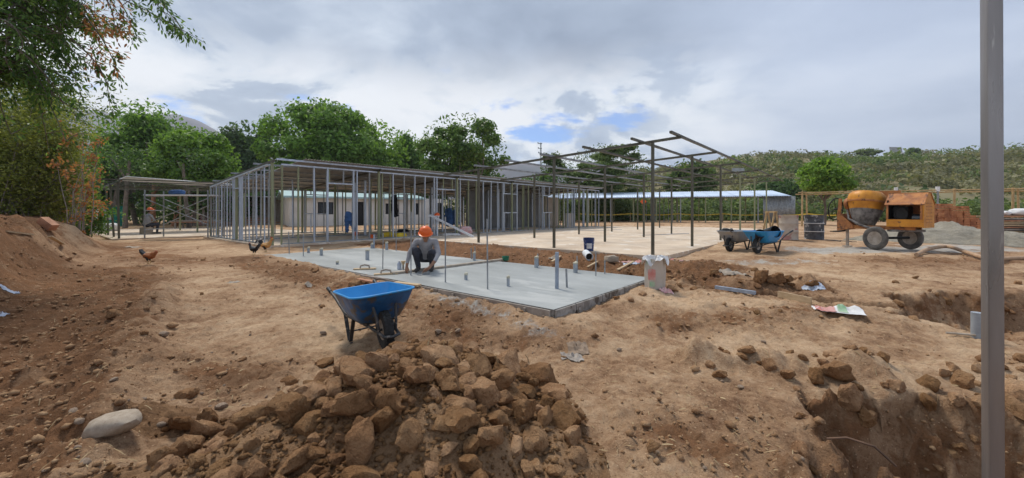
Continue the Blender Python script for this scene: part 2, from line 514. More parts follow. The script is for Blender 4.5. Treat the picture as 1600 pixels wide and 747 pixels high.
def seg_dist(x, y, a, b):
    ax, ay = a; bx, by = b
    dx, dy = bx - ax, by - ay
    t = np.clip(((x - ax) * dx + (y - ay) * dy) / (dx * dx + dy * dy), 0, 1)
    return np.hypot(x - ax - t * dx, y - ay - t * dy)

ANG = math.atan2(.7626, .6468)
VX, VY = math.cos(ANG), math.sin(ANG)       # site axis "v" (along the fronts)
UX, UY = -VY, VX                             # site axis "u" (back and left)
SLAB0 = (.4886, 4.735); SLABZ = .30
PLAT0 = (3.61, 10.34); PLATZ = .35
BLDA0 = (-7.95, 13.33); BLDAZ = .35
BLDC0 = (-16.0, 16.1); BLDCZ = .36
FOOT = [(SLAB0, 0, 3.02, 0, 9.31), (PLAT0, -.3, 21, -.35, 10.55), (BLDA0, -.15, 22.7, -.15, 7.3), (BLDC0, 0, 8, 0, 12)]

def rect_in(x, y, o, a0, a1, b0, b1, m):
    a = (x - o[0]) * VX + (y - o[1]) * VY
    b = (x - o[0]) * UX + (y - o[1]) * UY
    dd = np.minimum(np.minimum(a - a0, a1 - a), np.minimum(b - b0, b1 - b))
    return dd

def bank_coords(x, y):
    s = (x + 8.4) * -.76 + (y - 6.6) * -.65
    t = (x + 8.4) * -.65 + (y - 6.6) * .76
    return s, t

def pit1(x, y):
    wob = fbm(x, y, 1.6, 4) * .45
    xl = 1.62 + np.clip(y - 1.9, -2, 2) * .50 + wob
    yb = 3.28 - .07 * (x - 2.4) + fbm(x + 9, y, 1.9, 4) * .36
    return np.minimum(np.minimum(x - xl, yb - y), (y + .6))
def pit2(x, y):
    wob = fbm(x + 4, y + 3, 1.3, 4) * .45
    xl = np.where(y < 5.2, 4.75 + (5.2 - y) * .285, 4.75 + (y - 5.2) * .95) + wob
    return np.minimum(np.minimum(x - xl, 6.55 - y + wob), y - 3.85 - .25 * wob)

def H(x, y, fine_detail=True):
    x = np.asarray(x, dtype=np.float64); y = np.asarray(y, dtype=np.float64)
    z = np.interp(y, [2, 4, 5.2, 8, 10, 13, 20, 45, 60], [0, .05, .17, .22, .25, .28, .33, .42, .45])
    z = z + .13 * ss(5, 9, x) * ss(7, 10, y) * ss(45, 30, y)
    s, t = bank_coords(x, y)
    bankm = ss(12.5, 8.5, t) * ss(-14, -6, t)
    sb = s + .45 + fbm(x, y, .7, 3) * .5
    bank = (ss(0, 1.15, sb) * .98 + np.clip(sb - 1.2, 0, 12) * .10) * bankm
    z = z + bank
    rough = 1 + 2.0 * zone_dug(x, y)
    z = z + .05 * fbm(x, y, .45, 2)
    if fine_detail:
        near = ss(40, 14, y)
        z = z + near * rough * (.024 * fbm(x, y, 2.6, 3) + .024 * np.abs(fbm(x + 3, y, 7.0, 4, .65)) + .018 * fbm(x, y + 5, 14.0, 3, .7) - .016 * ss(.10, .28, vnoise(x * 3.4 + 40, y * 3.1)))
        z = z + bankm * ss(0, .8, sb) * ss(4, 1.5, sb) * .22 * fbm(x, y, 2.2, 4, .6)
    # low ridge of pushed earth at the left, spoil along the pit, spoil by the trench
    dR = seg_dist(x, y, (-1.95, 1.7), (-5.4, 6.2))
    z = z + .13 * np.exp(-(dR / .32) ** 2) * (1 + 1.2 * fbm(x, y, 3, 3))
    dS = seg_dist(x, y, (1.75, 3.78), (3.1, 3.50))
    z = z + .12 * np.exp(-(dS / .20) ** 2) * (1 + 1.6 * fbm(x, y, 4, 3))
    dS2 = seg_dist(x, y, (3.1, 3.5), (5.0, 3.45))
    z = z + .07 * np.exp(-(dS2 / .2) ** 2)
    dT = seg_dist(x, y, (2.7, 6.9), (4.9, 6.75))
    z = z + .10 * np.exp(-(dT / .28) ** 2) * (1 + 1.5 * fbm(x, y, 3, 3))
    dU = seg_dist(x, y, (1.9, 5.6), (4.2, 5.0))
    z = z + .05 * np.exp(-(dU / .35) ** 2) * (1 + 1.8 * fbm(x, y, 3, 3))
    # spoil between the new slab and the platform
    dV = rect_in(x, y, SLAB0, 3.25, 6.0, -1, 9.5, 0)
    z = z + .05 * ss(0, .5, dV) * (1 + 2.2 * fbm(x, y, 1.8, 3))
    aS = (x - SLAB0[0]) * VX + (y - SLAB0[1]) * VY; bS = (x - SLAB0[0]) * UX + (y - SLAB0[1]) * UY
    z = z + .055 * np.exp(-((aS + .16) / .22) ** 2) * ss(.0, .5, bS) * ss(9.6, 9.0, bS) * (1 + 1.2 * fbm(x, y, 2.5, 3))
    z = z + .05 * np.exp(-((bS + .18) / .22) ** 2) * ss(.0, .5, aS) * ss(3.4, 2.8, aS) * (1 + 1.2 * fbm(x, y, 2.5, 3))
    z = z + .075 * np.exp(-((aS ** 2 + bS ** 2) / .36)) * ss(.25, -.05, np.maximum(aS, bS) - .3)
    # trench and pits
    dt = seg_dist(x, y, (3.75, 6.33), (5.1, 5.45)) + fbm(x, y, 5, 2) * .04
    z = z - .28 * ss(.17, .08, dt)
    p1 = pit1(x, y)
    led = fbm(x, y, 3.5, 4, .6)
    z = z - .85 * ss(-.03, .58 + .3 * np.clip(led, -.4, .5), p1) + .24 * led * ss(0, .15, p1) + .07 * np.abs(fbm(x, y + 2, 8, 3, .6)) * ss(0, .1, p1)
    p2 = pit2(x, y)
    z = z - .56 * ss(-.03, .50, p2) + .12 * led * ss(0, .12, p2) + .06 * np.abs(fbm(x, y + 2, 8, 3, .6)) * ss(0, .1, p2)
    for (o, a0, a1, b0, b1) in FOOT:
        dd = rect_in(x, y, o, a0, a1, b0, b1, 0)
        z = z - .16 * ss(.03, .14, dd)
    # the flat country beyond
    return z

def zone_dug(x, y):
    """freshly dug soil: pits, strip round the slabs, left bank and ridge"""
    s, t = bank_coords(x, y)
    m = .85 * ss(-.3, .6, s) * ss(13, 10, t)
    m = np.maximum(m, .52 * ss(-.02, .1, pit1(x, y)))
    m = np.maximum(m, .55 * ss(-.05, .1, pit2(x, y)))
    a = (x - SLAB0[0]) * VX + (y - SLAB0[1]) * VY
    b = (x - SLAB0[0]) * UX + (y - SLAB0[1]) * UY
    m = np.maximum(m, .8 * ss(2.9, 3.3, a) * ss(6.4, 6.0, a) * ss(-1.6, -.6, b) * ss(12, 10, b))
    m = np.maximum(m, .66 * np.exp(-((a + .7) / .8) ** 2) * ss(-.3, .8, b) * ss(10.5, 9, b))
    dR = seg_dist(x, y, (-2.7, 1.4), (-6.6, 6.2))
    m = np.maximum(m, .74 * np.exp(-(dR / 1.0) ** 2))
    m = np.maximum(m, .74 * ss(-.2, .9, -(x + .78 * y) / 1.28) * ss(10.5, 8, y))
    m = np.maximum(m, .58 * np.exp(-(seg_dist(x, y, (-3.4, 3.6), (-2.2, 3.4)) / .5) ** 2))
    m = np.maximum(m, .55 * np.exp(-(seg_dist(x, y, (1.0, 2.6), (1.6, 2.2)) / .45) ** 2))
    m = np.maximum(m, .6 * np.exp(-(seg_dist(x, y, (2.0, 4.8), (4.0, 5.2)) / .45) ** 2))
    m = np.maximum(m, .6 * np.exp(-(seg_dist(x, y, (-8, 9.5), (-14, 14)) / 1.6) ** 2))
    m = np.maximum(m, .55 * np.exp(-(seg_dist(x, y, (2.2, 6.7), (4.9, 6.5)) / .5) ** 2))
    m = np.maximum(m, .62 * np.exp(-(seg_dist(x, y, (8.5, 9.2), (14, 8.8)) / .8) ** 2))
    m = np.maximum(m, .55 * np.exp(-(seg_dist(x, y, (-1.0, 4.6), (.3, 4.3)) / .55) ** 2))
    return m

def zone_cement(x, y):
    m = .85 * np.exp(-(seg_dist(x, y, (8.6, 11.3), (13.5, 11.6)) / 1.1) ** 2)
    m = np.maximum(m, .5 * np.exp(-(seg_dist(x, y, (4.2, 9.6), (7, 9.4)) / .6) ** 2))
    m = np.maximum(m, .45 * np.exp(-(seg_dist(x, y, (-1.2, 5.9), (.4, 4.3)) / .25) ** 2))
    return m

def Hs(x, y): return float(H(np.array([x]), np.array([y]))[0])

def at(px, py, z):
    """world point on the horizontal plane z seen at that photo pixel"""
    d_ = (CAMZ - z) * FPX / (py - HY)
    return Vector(((px - CX) / FPX * d_, d_, z))
def atd(px, py, d_):
    return Vector(((px - CX) / FPX * d_, d_, CAMZ + (HY - py) / FPX * d_))
def gnd(px, py):
    """world point where that pixel's ray meets the terrain"""
    ds = np.concatenate([np.arange(1.3, 20, .02), np.arange(20, 90, .2)])
    xs = (px - CX) / FPX * ds
    zs = CAMZ + (HY - py) / FPX * ds
    hh = H(xs, ds)
    k = np.argmax(zs <= hh)
    return Vector((xs[k], ds[k], float(hh[k])))

# ------------------------------------------------------------------ ground sheet
def axis(dense0, dense1, step, lo, hi, ratio):
    a = list(np.arange(dense0, dense1 + 1e-6, step))
    s_, p_ = step, dense1
    while p_ < hi:
        s_ *= ratio; p_ += s_; a.append(p_)
    s_, p_ = step, dense0; pre = []
    while p_ > lo:
        s_ *= ratio; p_ -= s_; pre.append(p_)
    return np.array(pre[::-1] + a)
gx = axis(-4.5, 7.0, .026, -3000, 3000, 1.055)
gy = axis(1.9, 8.0, .026, -150, 6000, 1.042)
GX, GY = np.meshgrid(gx, gy)
GZ = H(GX, GY)
# undercut, layered walls: push wall points sideways by noise that varies with height
wall = np.exp(-((pit1(GX, GY) - .14) / .16) ** 2) + np.exp(-((pit2(GX, GY) - .18) / .2) ** 2)
wall = wall * ss(10, 8, GY) * ss(-1, 0, GX)
WX = .05 * fbm(GX + GZ * 1.3, GZ * 2.1 + GY, 4.6, 3, .6)
WY = .06 * fbm(GX * 1.2 + 7, GZ * 2.3 + GY, 4.6, 3, .6)
V_ = np.stack([GX + wall * WX, GY + wall * WY, GZ], -1).reshape(-1, 3)
nx, ny = len(gx), len(gy)
ii = (np.arange(ny - 1)[:, None] * nx + np.arange(nx - 1)[None, :]).ravel()
F_ = np.stack([ii, ii + 1, ii + nx + 1, ii + nx], -1)
gm = np_mesh('ground', V_, F_, 'site_soil', smooth=True)
ca = gm.color_attributes.new('zone', 'FLOAT_COLOR', 'POINT')
zc4 = np.ones((len(V_), 4), dtype=np.float32)
zc4[:, 0] = zone_dug(GX, GY).ravel()
zc4[:, 1] = zone_cement(GX, GY).ravel()
sB, tB = bank_coords(GX, GY)
far = np.maximum(ss(42, 55, GY), ss(2.5, 5, sB) * ss(6, 2, GY) * 0 + ss(40, 60, np.abs(GX)))
zc4[:, 2] = np.maximum(far, ss(2.2, 4.5, sB) * ss(30, 20, tB)).ravel()
ca.data.foreach_set('color', zc4.ravel())
ground = tag(link('ground', gm), kind='structure')
_gx, _gy = gx.tolist(), gy.tolist()
import bisect
def Hs(x, y):
    """height of the built ground sheet (bilinear)"""
    i = min(max(bisect.bisect_right(_gx, x) - 1, 0), nx - 2); j = min(max(bisect.bisect_right(_gy, y) - 1, 0), ny - 2)
    fx_ = (x - _gx[i]) / (_gx[i + 1] - _gx[i]); fy_ = (y - _gy[j]) / (_gy[j + 1] - _gy[j])
    return float((GZ[j, i] * (1 - fx_) + GZ[j, i + 1] * fx_) * (1 - fy_) + (GZ[j + 1, i] * (1 - fx_) + GZ[j + 1, i + 1] * fx_) * fy_)

# ------------------------------------------------------------------ rocks and clods
def rock_mesh(name, seed, mat, sub=3, planes=11, aniso=(1, .8, .7), soft=.0, rough=.07, cap=1.5):
    rr = random.Random(seed)
    bm = bmesh.new()
    bmesh.ops.create_icosphere(bm, subdivisions=sub, radius=1)
    pl = []
    for k in range(planes):
        n_ = Vector((rr.gauss(0, 1), rr.gauss(0, 1), rr.gauss(0, 1))).normalized()
        pl.append((n_, rr.uniform(.55, .92)))
    for n_ in [Vector(q).normalized() for q in ((1, .2, .1), (-1, .1, .2), (.1, 1, -.2), (-.2, -1, .1), (.1, -.1, 1), (0, .2, -1))]: pl.append((n_, rr.uniform(.75, 1.05)))
    off = Vector((seed * 3.1, seed * 1.7, seed * .9))
    for v in bm.verts:
        n_ = v.co.normalized()
        r_ = cap
        for (p_, d_) in pl:
            c = n_.dot(p_)
            if c > .05: r_ = min(r_, d_ / c)
        r_ = r_ * (1 - soft) + soft * .85
        if rough: r_ *= 1 + rough * 1.3 * mnoise.fractal(n_ * 2.2 + off, 1.0, 2.1, 4) + rough * .9 * mnoise.noise(n_ * 6 + off) + rough * .5 * mnoise.noise(n_ * 13 + off)
        v.co = Vector((n_.x * aniso[0], n_.y * aniso[1], n_.z * aniso[2])) * r_
    me = bpy.data.meshes.new(name)
    bm.to_mesh(me); bm.free()
    me.materials.append(M[mat])
    shade(me, 38)
    return me

CLODS = [rock_mesh('clod', 20 + k, 'clod_soil', 3, random.Random(k).randint(5, 9), (1, random.Random(k + 50).uniform(.65, .95), random.Random(k + 90).uniform(.55, .85))) for k in range(14)]
STONES = [rock_mesh('stone', 60 + k, 'stone_brown', 2, 9, (1, .8, .6), .15, .05, 1.05) for k in range(5)]

def put_rock(me, name, parent, p, r_, rr, sink=.3, tilt=.5):
    o = link(name, me, parent)
    o.location = (p[0], p[1], p[2] + r_ * (.6 - sink))
    o.rotation_euler = (rr.uniform(-tilt, tilt), rr.uniform(-tilt, tilt), rr.uniform(0, 6.28))
    k = rr.uniform(.85, 1.15)
    o.scale = (r_ * k, r_, r_ * rr.uniform(.8, 1.15))
    return o

# heap of dug earth in the foreground
HX, HYc, HRX, HRY = -.70, 2.42, 1.50, 1.42
def heap_h(x, y):
    wob = fbm(x, y, 1.1, 3) * .35
    rx = np.where(x > HX, HRX * .78, HRX * 1.08)
    q = np.sqrt(((x - HX) / rx) ** 2 + ((y - HYc) / HRY) ** 2) + wob
    h = .42 * ss(1.02, .10, q)
    return h + .05 * fbm(x, y, 3.0, 4, .6) * ss(1.05, .7, q) - .05 * ss(.95, 1.1, q)
def heap_top(x, y): return float(Hs(x, y) + heap_h(np.array([x]), np.array([y]))[0])
heap = thing('earth_heap', 'heap of dug brown earth clods in front of the blue wheelbarrow', 'earth heap', (HX, HYc, 0))
hxs = np.arange(HX - 1.85, HX + 1.65, .024); hys = np.arange(HYc - 1.6, HYc + 1.6, .024)
A_, B_ = np.meshgrid(hxs, hys)
hz = heap_h(A_, B_)
Z_ = H(A_, B_) + hz + .022 * np.abs(fbm(A_, B_, 9, 4, .6)) * ss(-.02, .05, hz)
Vh = np.stack([A_ - HX, B_ - HYc, Z_], -1).reshape(-1, 3)
n1_, n2_ = len(hxs), len(hys)
ii = (np.arange(n2_ - 1)[:, None] * n1_ + np.arange(n1_ - 1)[None, :]).ravel()
keep = (hz > -.045)
kk = keep.ravel()
Fh = np.stack([ii, ii + 1, ii + n1_ + 1, ii + n1_], -1)
Fh = Fh[kk[Fh].any(1)]
link('mound', np_mesh('mound', Vh, Fh, 'heap_soil', smooth=True), heap)
rr = random.Random(42)
placed = []
big_spots = [(846, 592, .16), (652, 590, .12), (560, 590, .13), (592, 575, .11), (505, 570, .12), (420, 585, .09), (725, 640, .11), (640, 690, .095), (700, 600, .10), (780, 600, .12), (815, 650, .10),
             (770, 690, .09), (550, 640, .10), (610, 640, .11), (745, 580, .10), (690, 560, .10), (600, 660, .09), (520, 610, .08), (455, 600, .09), (840, 690, .08), (480, 660, .07), (560, 700, .10)]
def heap_ray(px, py):
    for d_ in np.arange(1.4, 5, .02):
        x_ = (px - CX) / FPX * d_
        if CAMZ + (HY - py) / FPX * d_ <= heap_top(x_, d_): return x_, d_
    return None
for (px, py, r_) in big_spots:
    q_ = heap_ray(px, py + 8)
    if q_: placed.append((q_[0], q_[1], r_))
tries = 0
while len(placed) < 298 and tries < 20000:
    tries += 1
    x_ = rr.gauss(HX + .08, .66); y_ = rr.uniform(HYc - 1.0, HYc + 1.38)
    hh_ = float(heap_h(np.array([x_]), np.array([y_]))[0])
    if hh_ < .02: continue
    if x_ < HX - .35 and rr.random() < .62: continue
    r_ = min(.12, max(.024, rr.lognormvariate(-2.72, .36)))
    if any(math.hypot(x_ - a, y_ - b) < (r_ + c) * .60 for a, b, c in placed): continue
    placed.append((x_, y_, r_))
for (x_, y_, r_) in placed:
    o = put_rock(rr.choice(CLODS), 'clod', heap, (x_ - HX, y_ - HYc, heap_top(x_, y_)), r_, rr, .22, .7)

def crumbs(name, pts, sizes, mat, rng, parent=None, loc=(0, 0, 0)):
    """thousands of small irregular lumps as one mesh"""
    base = np.array([(1, 0, 0), (-1, 0, 0), (0, 1, 0), (0, -1, 0), (0, 0, 1), (0, 0, -1), (.6, .6, .55), (-.6, .55, .5), (.55, -.6, .5), (-.6, -.6, .45)], dtype=np.float64)
    hull = bmesh.new()
    for p_ in base: hull.verts.new(p_)
    bmesh.ops.convex_hull(hull, input=hull.verts)
    hull.verts.ensure_lookup_table(); hull.verts.index_update()
    bv = np.array([v.co[:] for v in hull.verts]); bf = np.array([[v.index for v in f.verts] for f in hull.faces if len(f.verts) == 3])
    hull.free()
    n_ = len(pts)
    a = rng.uniform(0, 6.28, n_); ca_, sa_ = np.cos(a), np.sin(a)
    sc = sizes[:, None] * rng.uniform(.6, 1.25, (n_, 3)) * np.array([1.1, .9, .75])
    jit = rng.uniform(.72, 1.2, (n_, len(bv), 1))
    P = bv[None] * jit * sc[:, None, :]
    X = P[..., 0] * ca_[:, None] - P[..., 1] * sa_[:, None]
    Y = P[..., 0] * sa_[:, None] + P[..., 1] * ca_[:, None]
    P = np.stack([X, Y, P[..., 2]], -1) + pts[:, None, :]
    F = bf[None] + (np.arange(n_) * len(bv))[:, None, None]
    return link(name, np_mesh(name, P.reshape(-1, 3), F.reshape(-1, 3), mat), parent, loc)

# crumbs on the heap
n_ = 13000
x_ = RNG.normal(HX + .1, .75, n_); y_ = RNG.uniform(HYc - 1.3, HYc + 1.45, n_)
hh_ = heap_h(x_, y_); ok = hh_ > .0
x_, y_ = x_[ok], y_[ok]
sz = np.clip(RNG.lognormal(-4.75, .55, len(x_)), .004, .028)
pz = H(x_, y_) + heap_h(x_, y_) + .022 * np.abs(fbm(x_, y_, 9, 4, .6))
tag(crumbs('crumb', np.stack([x_ - HX, y_ - HYc, pz + sz * .3], -1), sz, 'clod_soil', RNG, heap), kind='stuff')

# loose stones and clods lying about: parts of the ground
def scatter(n, xr, yr, rmin, rmax, meshes, seed, cond=None, name='stone'):
    r2 = random.Random(seed); c = 0; k = 0
    while c < n and k < n * 40:
        k += 1
        xx = r2.uniform(*xr); yy = r2.uniform(*yr)
        if cond is not None and not cond(xx, yy, r2): continue
        if any(rect_in(np.array(xx), np.array(yy), *fp, 0) > -.06 for fp in FOOT): continue
        r_ = min(rmax, rmin * math.exp(abs(r2.gauss(0, .55))))
        put_rock(r2.choice(meshes), name, ground, (xx, yy, Hs(xx, yy)), r_, r2, .25, .5); c += 1
dug = lambda a, b, r2: r2.random() < float(zone_dug(np.array([a]), np.array([b]))[0]) ** 1.5
scatter(60, (-5, 7), (3.4, 9.5), .022, .08, CLODS, 1, dug, 'clod')
scatter(45, (-12, 2), (4.5, 13), .03, .09, CLODS, 2, lambda a, b, r2: r2.random() < .05 + float(zone_dug(np.array([a]), np.array([b]))[0]), 'clod')
scatter(26, (1.7, 3.3), (3.3, 3.95), .03, .12, CLODS, 3, None, 'clod')
scatter(22, (3.3, 5.2), (3.2, 3.75), .03, .10, CLODS, 4, None, 'clod')
scatter(34, (2.4, 5.0), (6.2, 7.3), .03, .10, CLODS, 5, None, 'clod')
scatter(46, (1.6, 5.0), (1.9, 3.5), .025, .085, CLODS, 31, lambda a, b, r2: -.04 < float(pit1(np.array([a]), np.array([b]))[0]) < .34, 'clod')
scatter(20, (4.6, 8.0), (4.0, 6.8), .03, .10, CLODS, 32, lambda a, b, r2: -.04 < float(pit2(np.array([a]), np.array([b]))[0]) < .4, 'clod')
scatter(24, (-2.9, -1.2), (1.9, 3.2), .012, .035, STONES, 6)
scatter(40, (-3, 3), (2, 6), .010, .03, STONES, 7)
for (px, py, r_, ms) in [(1210, 443, .17, CLODS), (1188, 441, .14, CLODS), (1228, 442, .12, CLODS), (1180, 424, .085, CLODS), (1115, 428, .10, CLODS), (1005, 462, .065, CLODS), (985, 470, .05, CLODS), (1018, 705, .045, CLODS), (967, 549, .03, STONES),
                        (1158, 609, .03, STONES), (1275, 600, .10, CLODS), (1200, 578, .07, CLODS), (1232, 592, .06, CLODS), (1305, 590, .12, CLODS), (1590, 620, .11, CLODS), (1500, 600, .09, CLODS), (1450, 605, .075, CLODS), (1400, 612, .065, CLODS),
                        (257, 527, .06, STONES), (290, 620, .06, CLODS), (280, 672, .085, CLODS), (325, 662, .10, CLODS), (250, 670, .04, STONES), (125, 675, .035, STONES), (345, 640, .05, STONES), (685, 521, .05, STONES), (715, 523, .045, STONES),
                        (505, 523, .05, STONES), (1400, 442, .05, CLODS), (1590, 445, .06, CLODS), (1430, 435, .04, CLODS)]:
    p_ = gnd(px, py)
    put_rock(rr.choice(ms), 'clod' if ms is CLODS else 'stone', ground, p_, r_, rr, .2, .4)
# blocks standing proud of the pit walls
for (px, py, r_) in [(1330, 625, .10), (1352, 660, .11), (1450, 640, .07), (1495, 632, .08), (1540, 650, .09), (1590, 640, .10), (1480, 470, .09), (1560, 480, .1), (1430, 500, .08)]:
    p_ = gnd(px, py)
    put_rock(rr.choice(CLODS), 'clod', ground, p_, r_, rr, .75, .6)

n_ = 26000
yy = 1.9 + 9 * RNG.random(n_) ** 1.4; xx = RNG.uniform(-1.35, 1.35, n_) * yy
zd = zone_dug(xx, yy)
ok = (RNG.random(n_) < .07 + .9 * zd ** 1.4)
for fp in FOOT: ok &= rect_in(xx, yy, *fp, 0) < -.02
xx, yy = xx[ok], yy[ok]
sz = np.clip(RNG.lognormal(-4.95, .6, len(xx)) * (1 + .9 * zone_dug(xx, yy)), .004, .045)
tag(crumbs('gravel', np.stack([xx, yy, H(xx, yy) + sz * .25], -1), sz, 'crumb_soil', RNG), 'small brown soil crumbs and gravel strewn over the trampled site earth', 'gravel', kind='stuff')
# straw and twig litter
n_ = 1500
yy = 2.0 + 8 * RNG.random(n_) ** 1.5; xx = RNG.uniform(-1.3, 1.3, n_) * yy
ok = np.ones(n_, bool)
for fp in FOOT: ok &= rect_in(xx, yy, *fp, 0) < -.02
xx, yy = xx[ok], yy[ok]; n_ = len(xx)
a = RNG.uniform(0, 6.28, n_); L = RNG.uniform(.008, .032, n_); w = RNG.uniform(.0012, .003, n_)
dx, dy = np.cos(a) * L, np.sin(a) * L; wx, wy = -np.sin(a) * w, np.cos(a) * w
z1 = H(xx - dx, yy - dy) + .006; z2 = H(xx + dx, yy + dy) + .006 + RNG.uniform(0, .01, n_)
P = np.stack([np.stack([xx - dx - wx, yy - dy - wy, z1], -1), np.stack([xx - dx + wx, yy - dy + wy, z1 + .002], -1), np.stack([xx + dx + wx, yy + dy + wy, z2 + .002], -1), np.stack([xx + dx - wx, yy + dy - wy, z2], -1), np.stack([xx, yy, (z1 + z2) / 2 + w * 2.2 + .002], -1)], 1)
base = (np.arange(n_) * 5)[:, None]
Fs = np.concatenate([base + np.array([[0, 1, 4]]), base + np.array([[1, 2, 4]]), base + np.array([[2, 3, 4]]), base + np.array([[3, 0, 4]])])
tag(link('straw_litter', np_mesh('straw_litter', P.reshape(-1, 3), Fs, 'straw')), 'dry straw and twig litter scattered across the bare earth', 'litter', kind='stuff')

# ================================================================== structures
def rel(o, p):
    """world point -> local (v, u) coordinates of a site-aligned base point"""
    return ((p[0] - o[0]) * VX + (p[1] - o[1]) * VY, (p[0] - o[0]) * UX + (p[1] - o[1]) * UY)

# unit C-channel stud, web 1 x flange 1, height 1, scaled per stud
def c_channel():
    mb = MB()
    w, f, t = .5, .5, .09
    prof = [(-w, -f), (w, -f), (w, f), (w * .55, f), (w * .55, f - t), (w - t, f - t), (w - t, -f + t), (-w + t, -f + t), (-w + t, f - t), (-w * .55, f - t), (-w * .55, f), (-w, f)]
    n = len(prof)
    vs_ = [(x, y, 0) for x, y in prof] + [(x, y, 1) for x, y in prof]
    fs = [(i, (i + 1) % n, n + (i + 1) % n, n + i) for i in range(n)]
    mb.add(vs_, fs)
    return mb
STUD = {m_: c_channel().mesh('stud', m_) for m_ in ('galvanised', 'galvanised_dull', 'primer_olive')}
def unit_box(m_):
    return MB().box((0, 0, .5), (1, 1, 1)).mesh('post', m_)
BOXM = {m_: unit_box(m_) for m_ in ('dark_steel', 'primer_olive', 'galvanised', 'galvanised_dull', 'bamboo', 'wood_pale', 'wood_grey', 'wood_red', 'white_plastic')}
def vert(name, parent, me, x, y, z0, z1, w=.09, dpt=.04, rz=0.0, lean=(0, 0)):
    o = link(name, me, parent, (x, y, z0), rz, (w, dpt, z1 - z0))
    o.rotation_euler = (lean[1], lean[0], rz)
    return o
def beam(name, parent, m_, a, b, w, h):
    return MB().bar(a, b, w, h).build(name, m_, parent)

def corrugated(width, length, n_wave, amp, mat, name='roof_sheet', thick=.0):
    """sheet in local XY: waves across X, runs along Y; two faces with a small real thickness"""
    mb = MB(); k = n_wave * 4
    for (dz, flip) in ((0.0, False), (-.004, True)):
        vs_, fs = [], []
        for i in range(k + 1):
            x = width * i / k
            z = amp * math.sin(2 * math.pi * i / 4) + dz
            vs_ += [(x, 0, z), (x, length, z)]
        for i in range(k):
            q = (2 * i, 2 * i + 2, 2 * i + 3, 2 * i + 1)
            fs.append(q[::-1] if flip else q)
        mb.add(vs_, fs)
    o2 = 2 * (k + 1)
    mb.f += [(2 * i, o2 + 2 * i, o2 + 2 * i + 2, 2 * i + 2) for i in range(k)] + [(2 * i + 1, 2 * i + 3, o2 + 2 * i + 3, o2 + 2 * i + 1) for i in range(k)]
    mb.m += [0] * (2 * k)
    return mb.mesh(name, mat, smooth=True)

# ---------------------------------------------------------------- A: long steel-stud building
A = thing('stud_frame_building', 'long unfinished building of grey metal studs under a corrugated roof', 'building', (BLDA0[0], BLDA0[1], 0), ANG)
LA, DA, ZA = 22.4, 7.1, BLDAZ
def zroof(y): return 3.08 - .49 * y / DA
mb = MB().box((LA / 2, DA / 2, ZA - .10), (LA + .5, DA + .4, .20))
mb.build('floor_slab', 'pale_concrete', A)
r3 = random.Random(3)
def stud_line(p0, p1, n, openings=(), mats=('galvanised',), w=.065, dp=.04, top=None, plate=True, skip=0.0):
    """studs from p0 to p1 (local), with header bars over the openings [(t0, t1, zhead, zsill)]"""
    dx, dy = p1[0] - p0[0], p1[1] - p0[1]
    L = math.hypot(dx, dy); a = math.atan2(dy, dx)
    for i in range(n + 1):
        t = i / n
        if r3.random() < skip: continue
        x, y = p0[0] + dx * t, p0[1] + dy * t
        m_ = r3.choice(mats)
        zt = (top or zroof)(y) - .06
        inside = [o for o in openings if o[0] + .02 < t * L < o[1] - .02]
        if inside:
            o = inside[0]
            vert('stud', A, STUD[m_], x, y, ZA + o[2], zt, dp, w, a)
            if o[3] > .1: vert('stud', A, STUD[m_], x, y, ZA, ZA + o[3], dp, w, a)
        else:
            vert('stud', A, STUD[m_], x, y, ZA, zt, dp, w, a, (r3.gauss(0, .004), r3.gauss(0, .004)))
    ux_, uy_ = dx / L, dy / L
    for (t0, t1, zh, zs) in openings:
        q0 = (p0[0] + ux_ * t0, p0[1] + uy_ * t0); q1 = (p0[0] + ux_ * t1, p0[1] + uy_ * t1)
        beam('header', A, 'galvanised', (*q0, ZA + zh), (*q1, ZA + zh), .09, .045)
        if zs > .1: beam('sill', A, 'galvanised', (*q0, ZA + zs), (*q1, ZA + zs), .09, .045)
        for q_ in (q0, q1):
            vert('stud', A, STUD['galvanised'], q_[0], q_[1], ZA, zroof(q_[1]) - .06, .05, .10, a)
    if plate:
        z0_ = (top or zroof)(p0[1]) - .035; z1_ = (top or zroof)(p1[1]) - .035
        beam('top_plate', A, mats[0], (*p0, z0_), (*p1, z1_), .10, .05)
        beam('bottom_track', A, 'galvanised_dull', (*p0, ZA + .02), (*p1, ZA + .02), .10, .038)
stud_line((.30, 0), (LA, 0), 41, [(1.55, 2.55, 2.15, 0), (6.6, 7.8, 2.15, 0), (11.2, 12.4, 2.1, 1.05), (14.9, 16.1, 2.1, 1.05), (18.6, 19.8, 2.1, 0)], ('galvanised', 'galvanised', 'galvanised', 'galvanised_dull', 'primer_olive'))
stud_line((0, .25), (0, DA), 18, [(2.9, 3.7, 2.0, 0)], ('galvanised', 'galvanised', 'galvanised_dull'), w=.04, dp=.03)
stud_line((0, DA), (LA, DA), 26, [(4, 5.2, 2.0, 1.0), (9, 10.2, 2.0, 1.0), (14, 15.2, 2.0, 1.0)], ('galvanised_dull', 'galvanised', 'galvanised_dull'))
stud_line((.1, 3.3), (LA - .2, 3.3), 24, [], ('galvanised_dull', 'galvanised_dull', 'galvanised'), skip=.12, w=.05, dp=.035)
for xw in (4.6, 9.1, 13.6, 18.2, LA):
    stud_line((xw, .2), (xw, DA - .1), 9, [(2.0, 2.9, 2.05, 0)], ('galvanised_dull', 'galvanised_dull', 'primer_olive'), plate=xw < 20, skip=.08, w=.04, dp=.035)
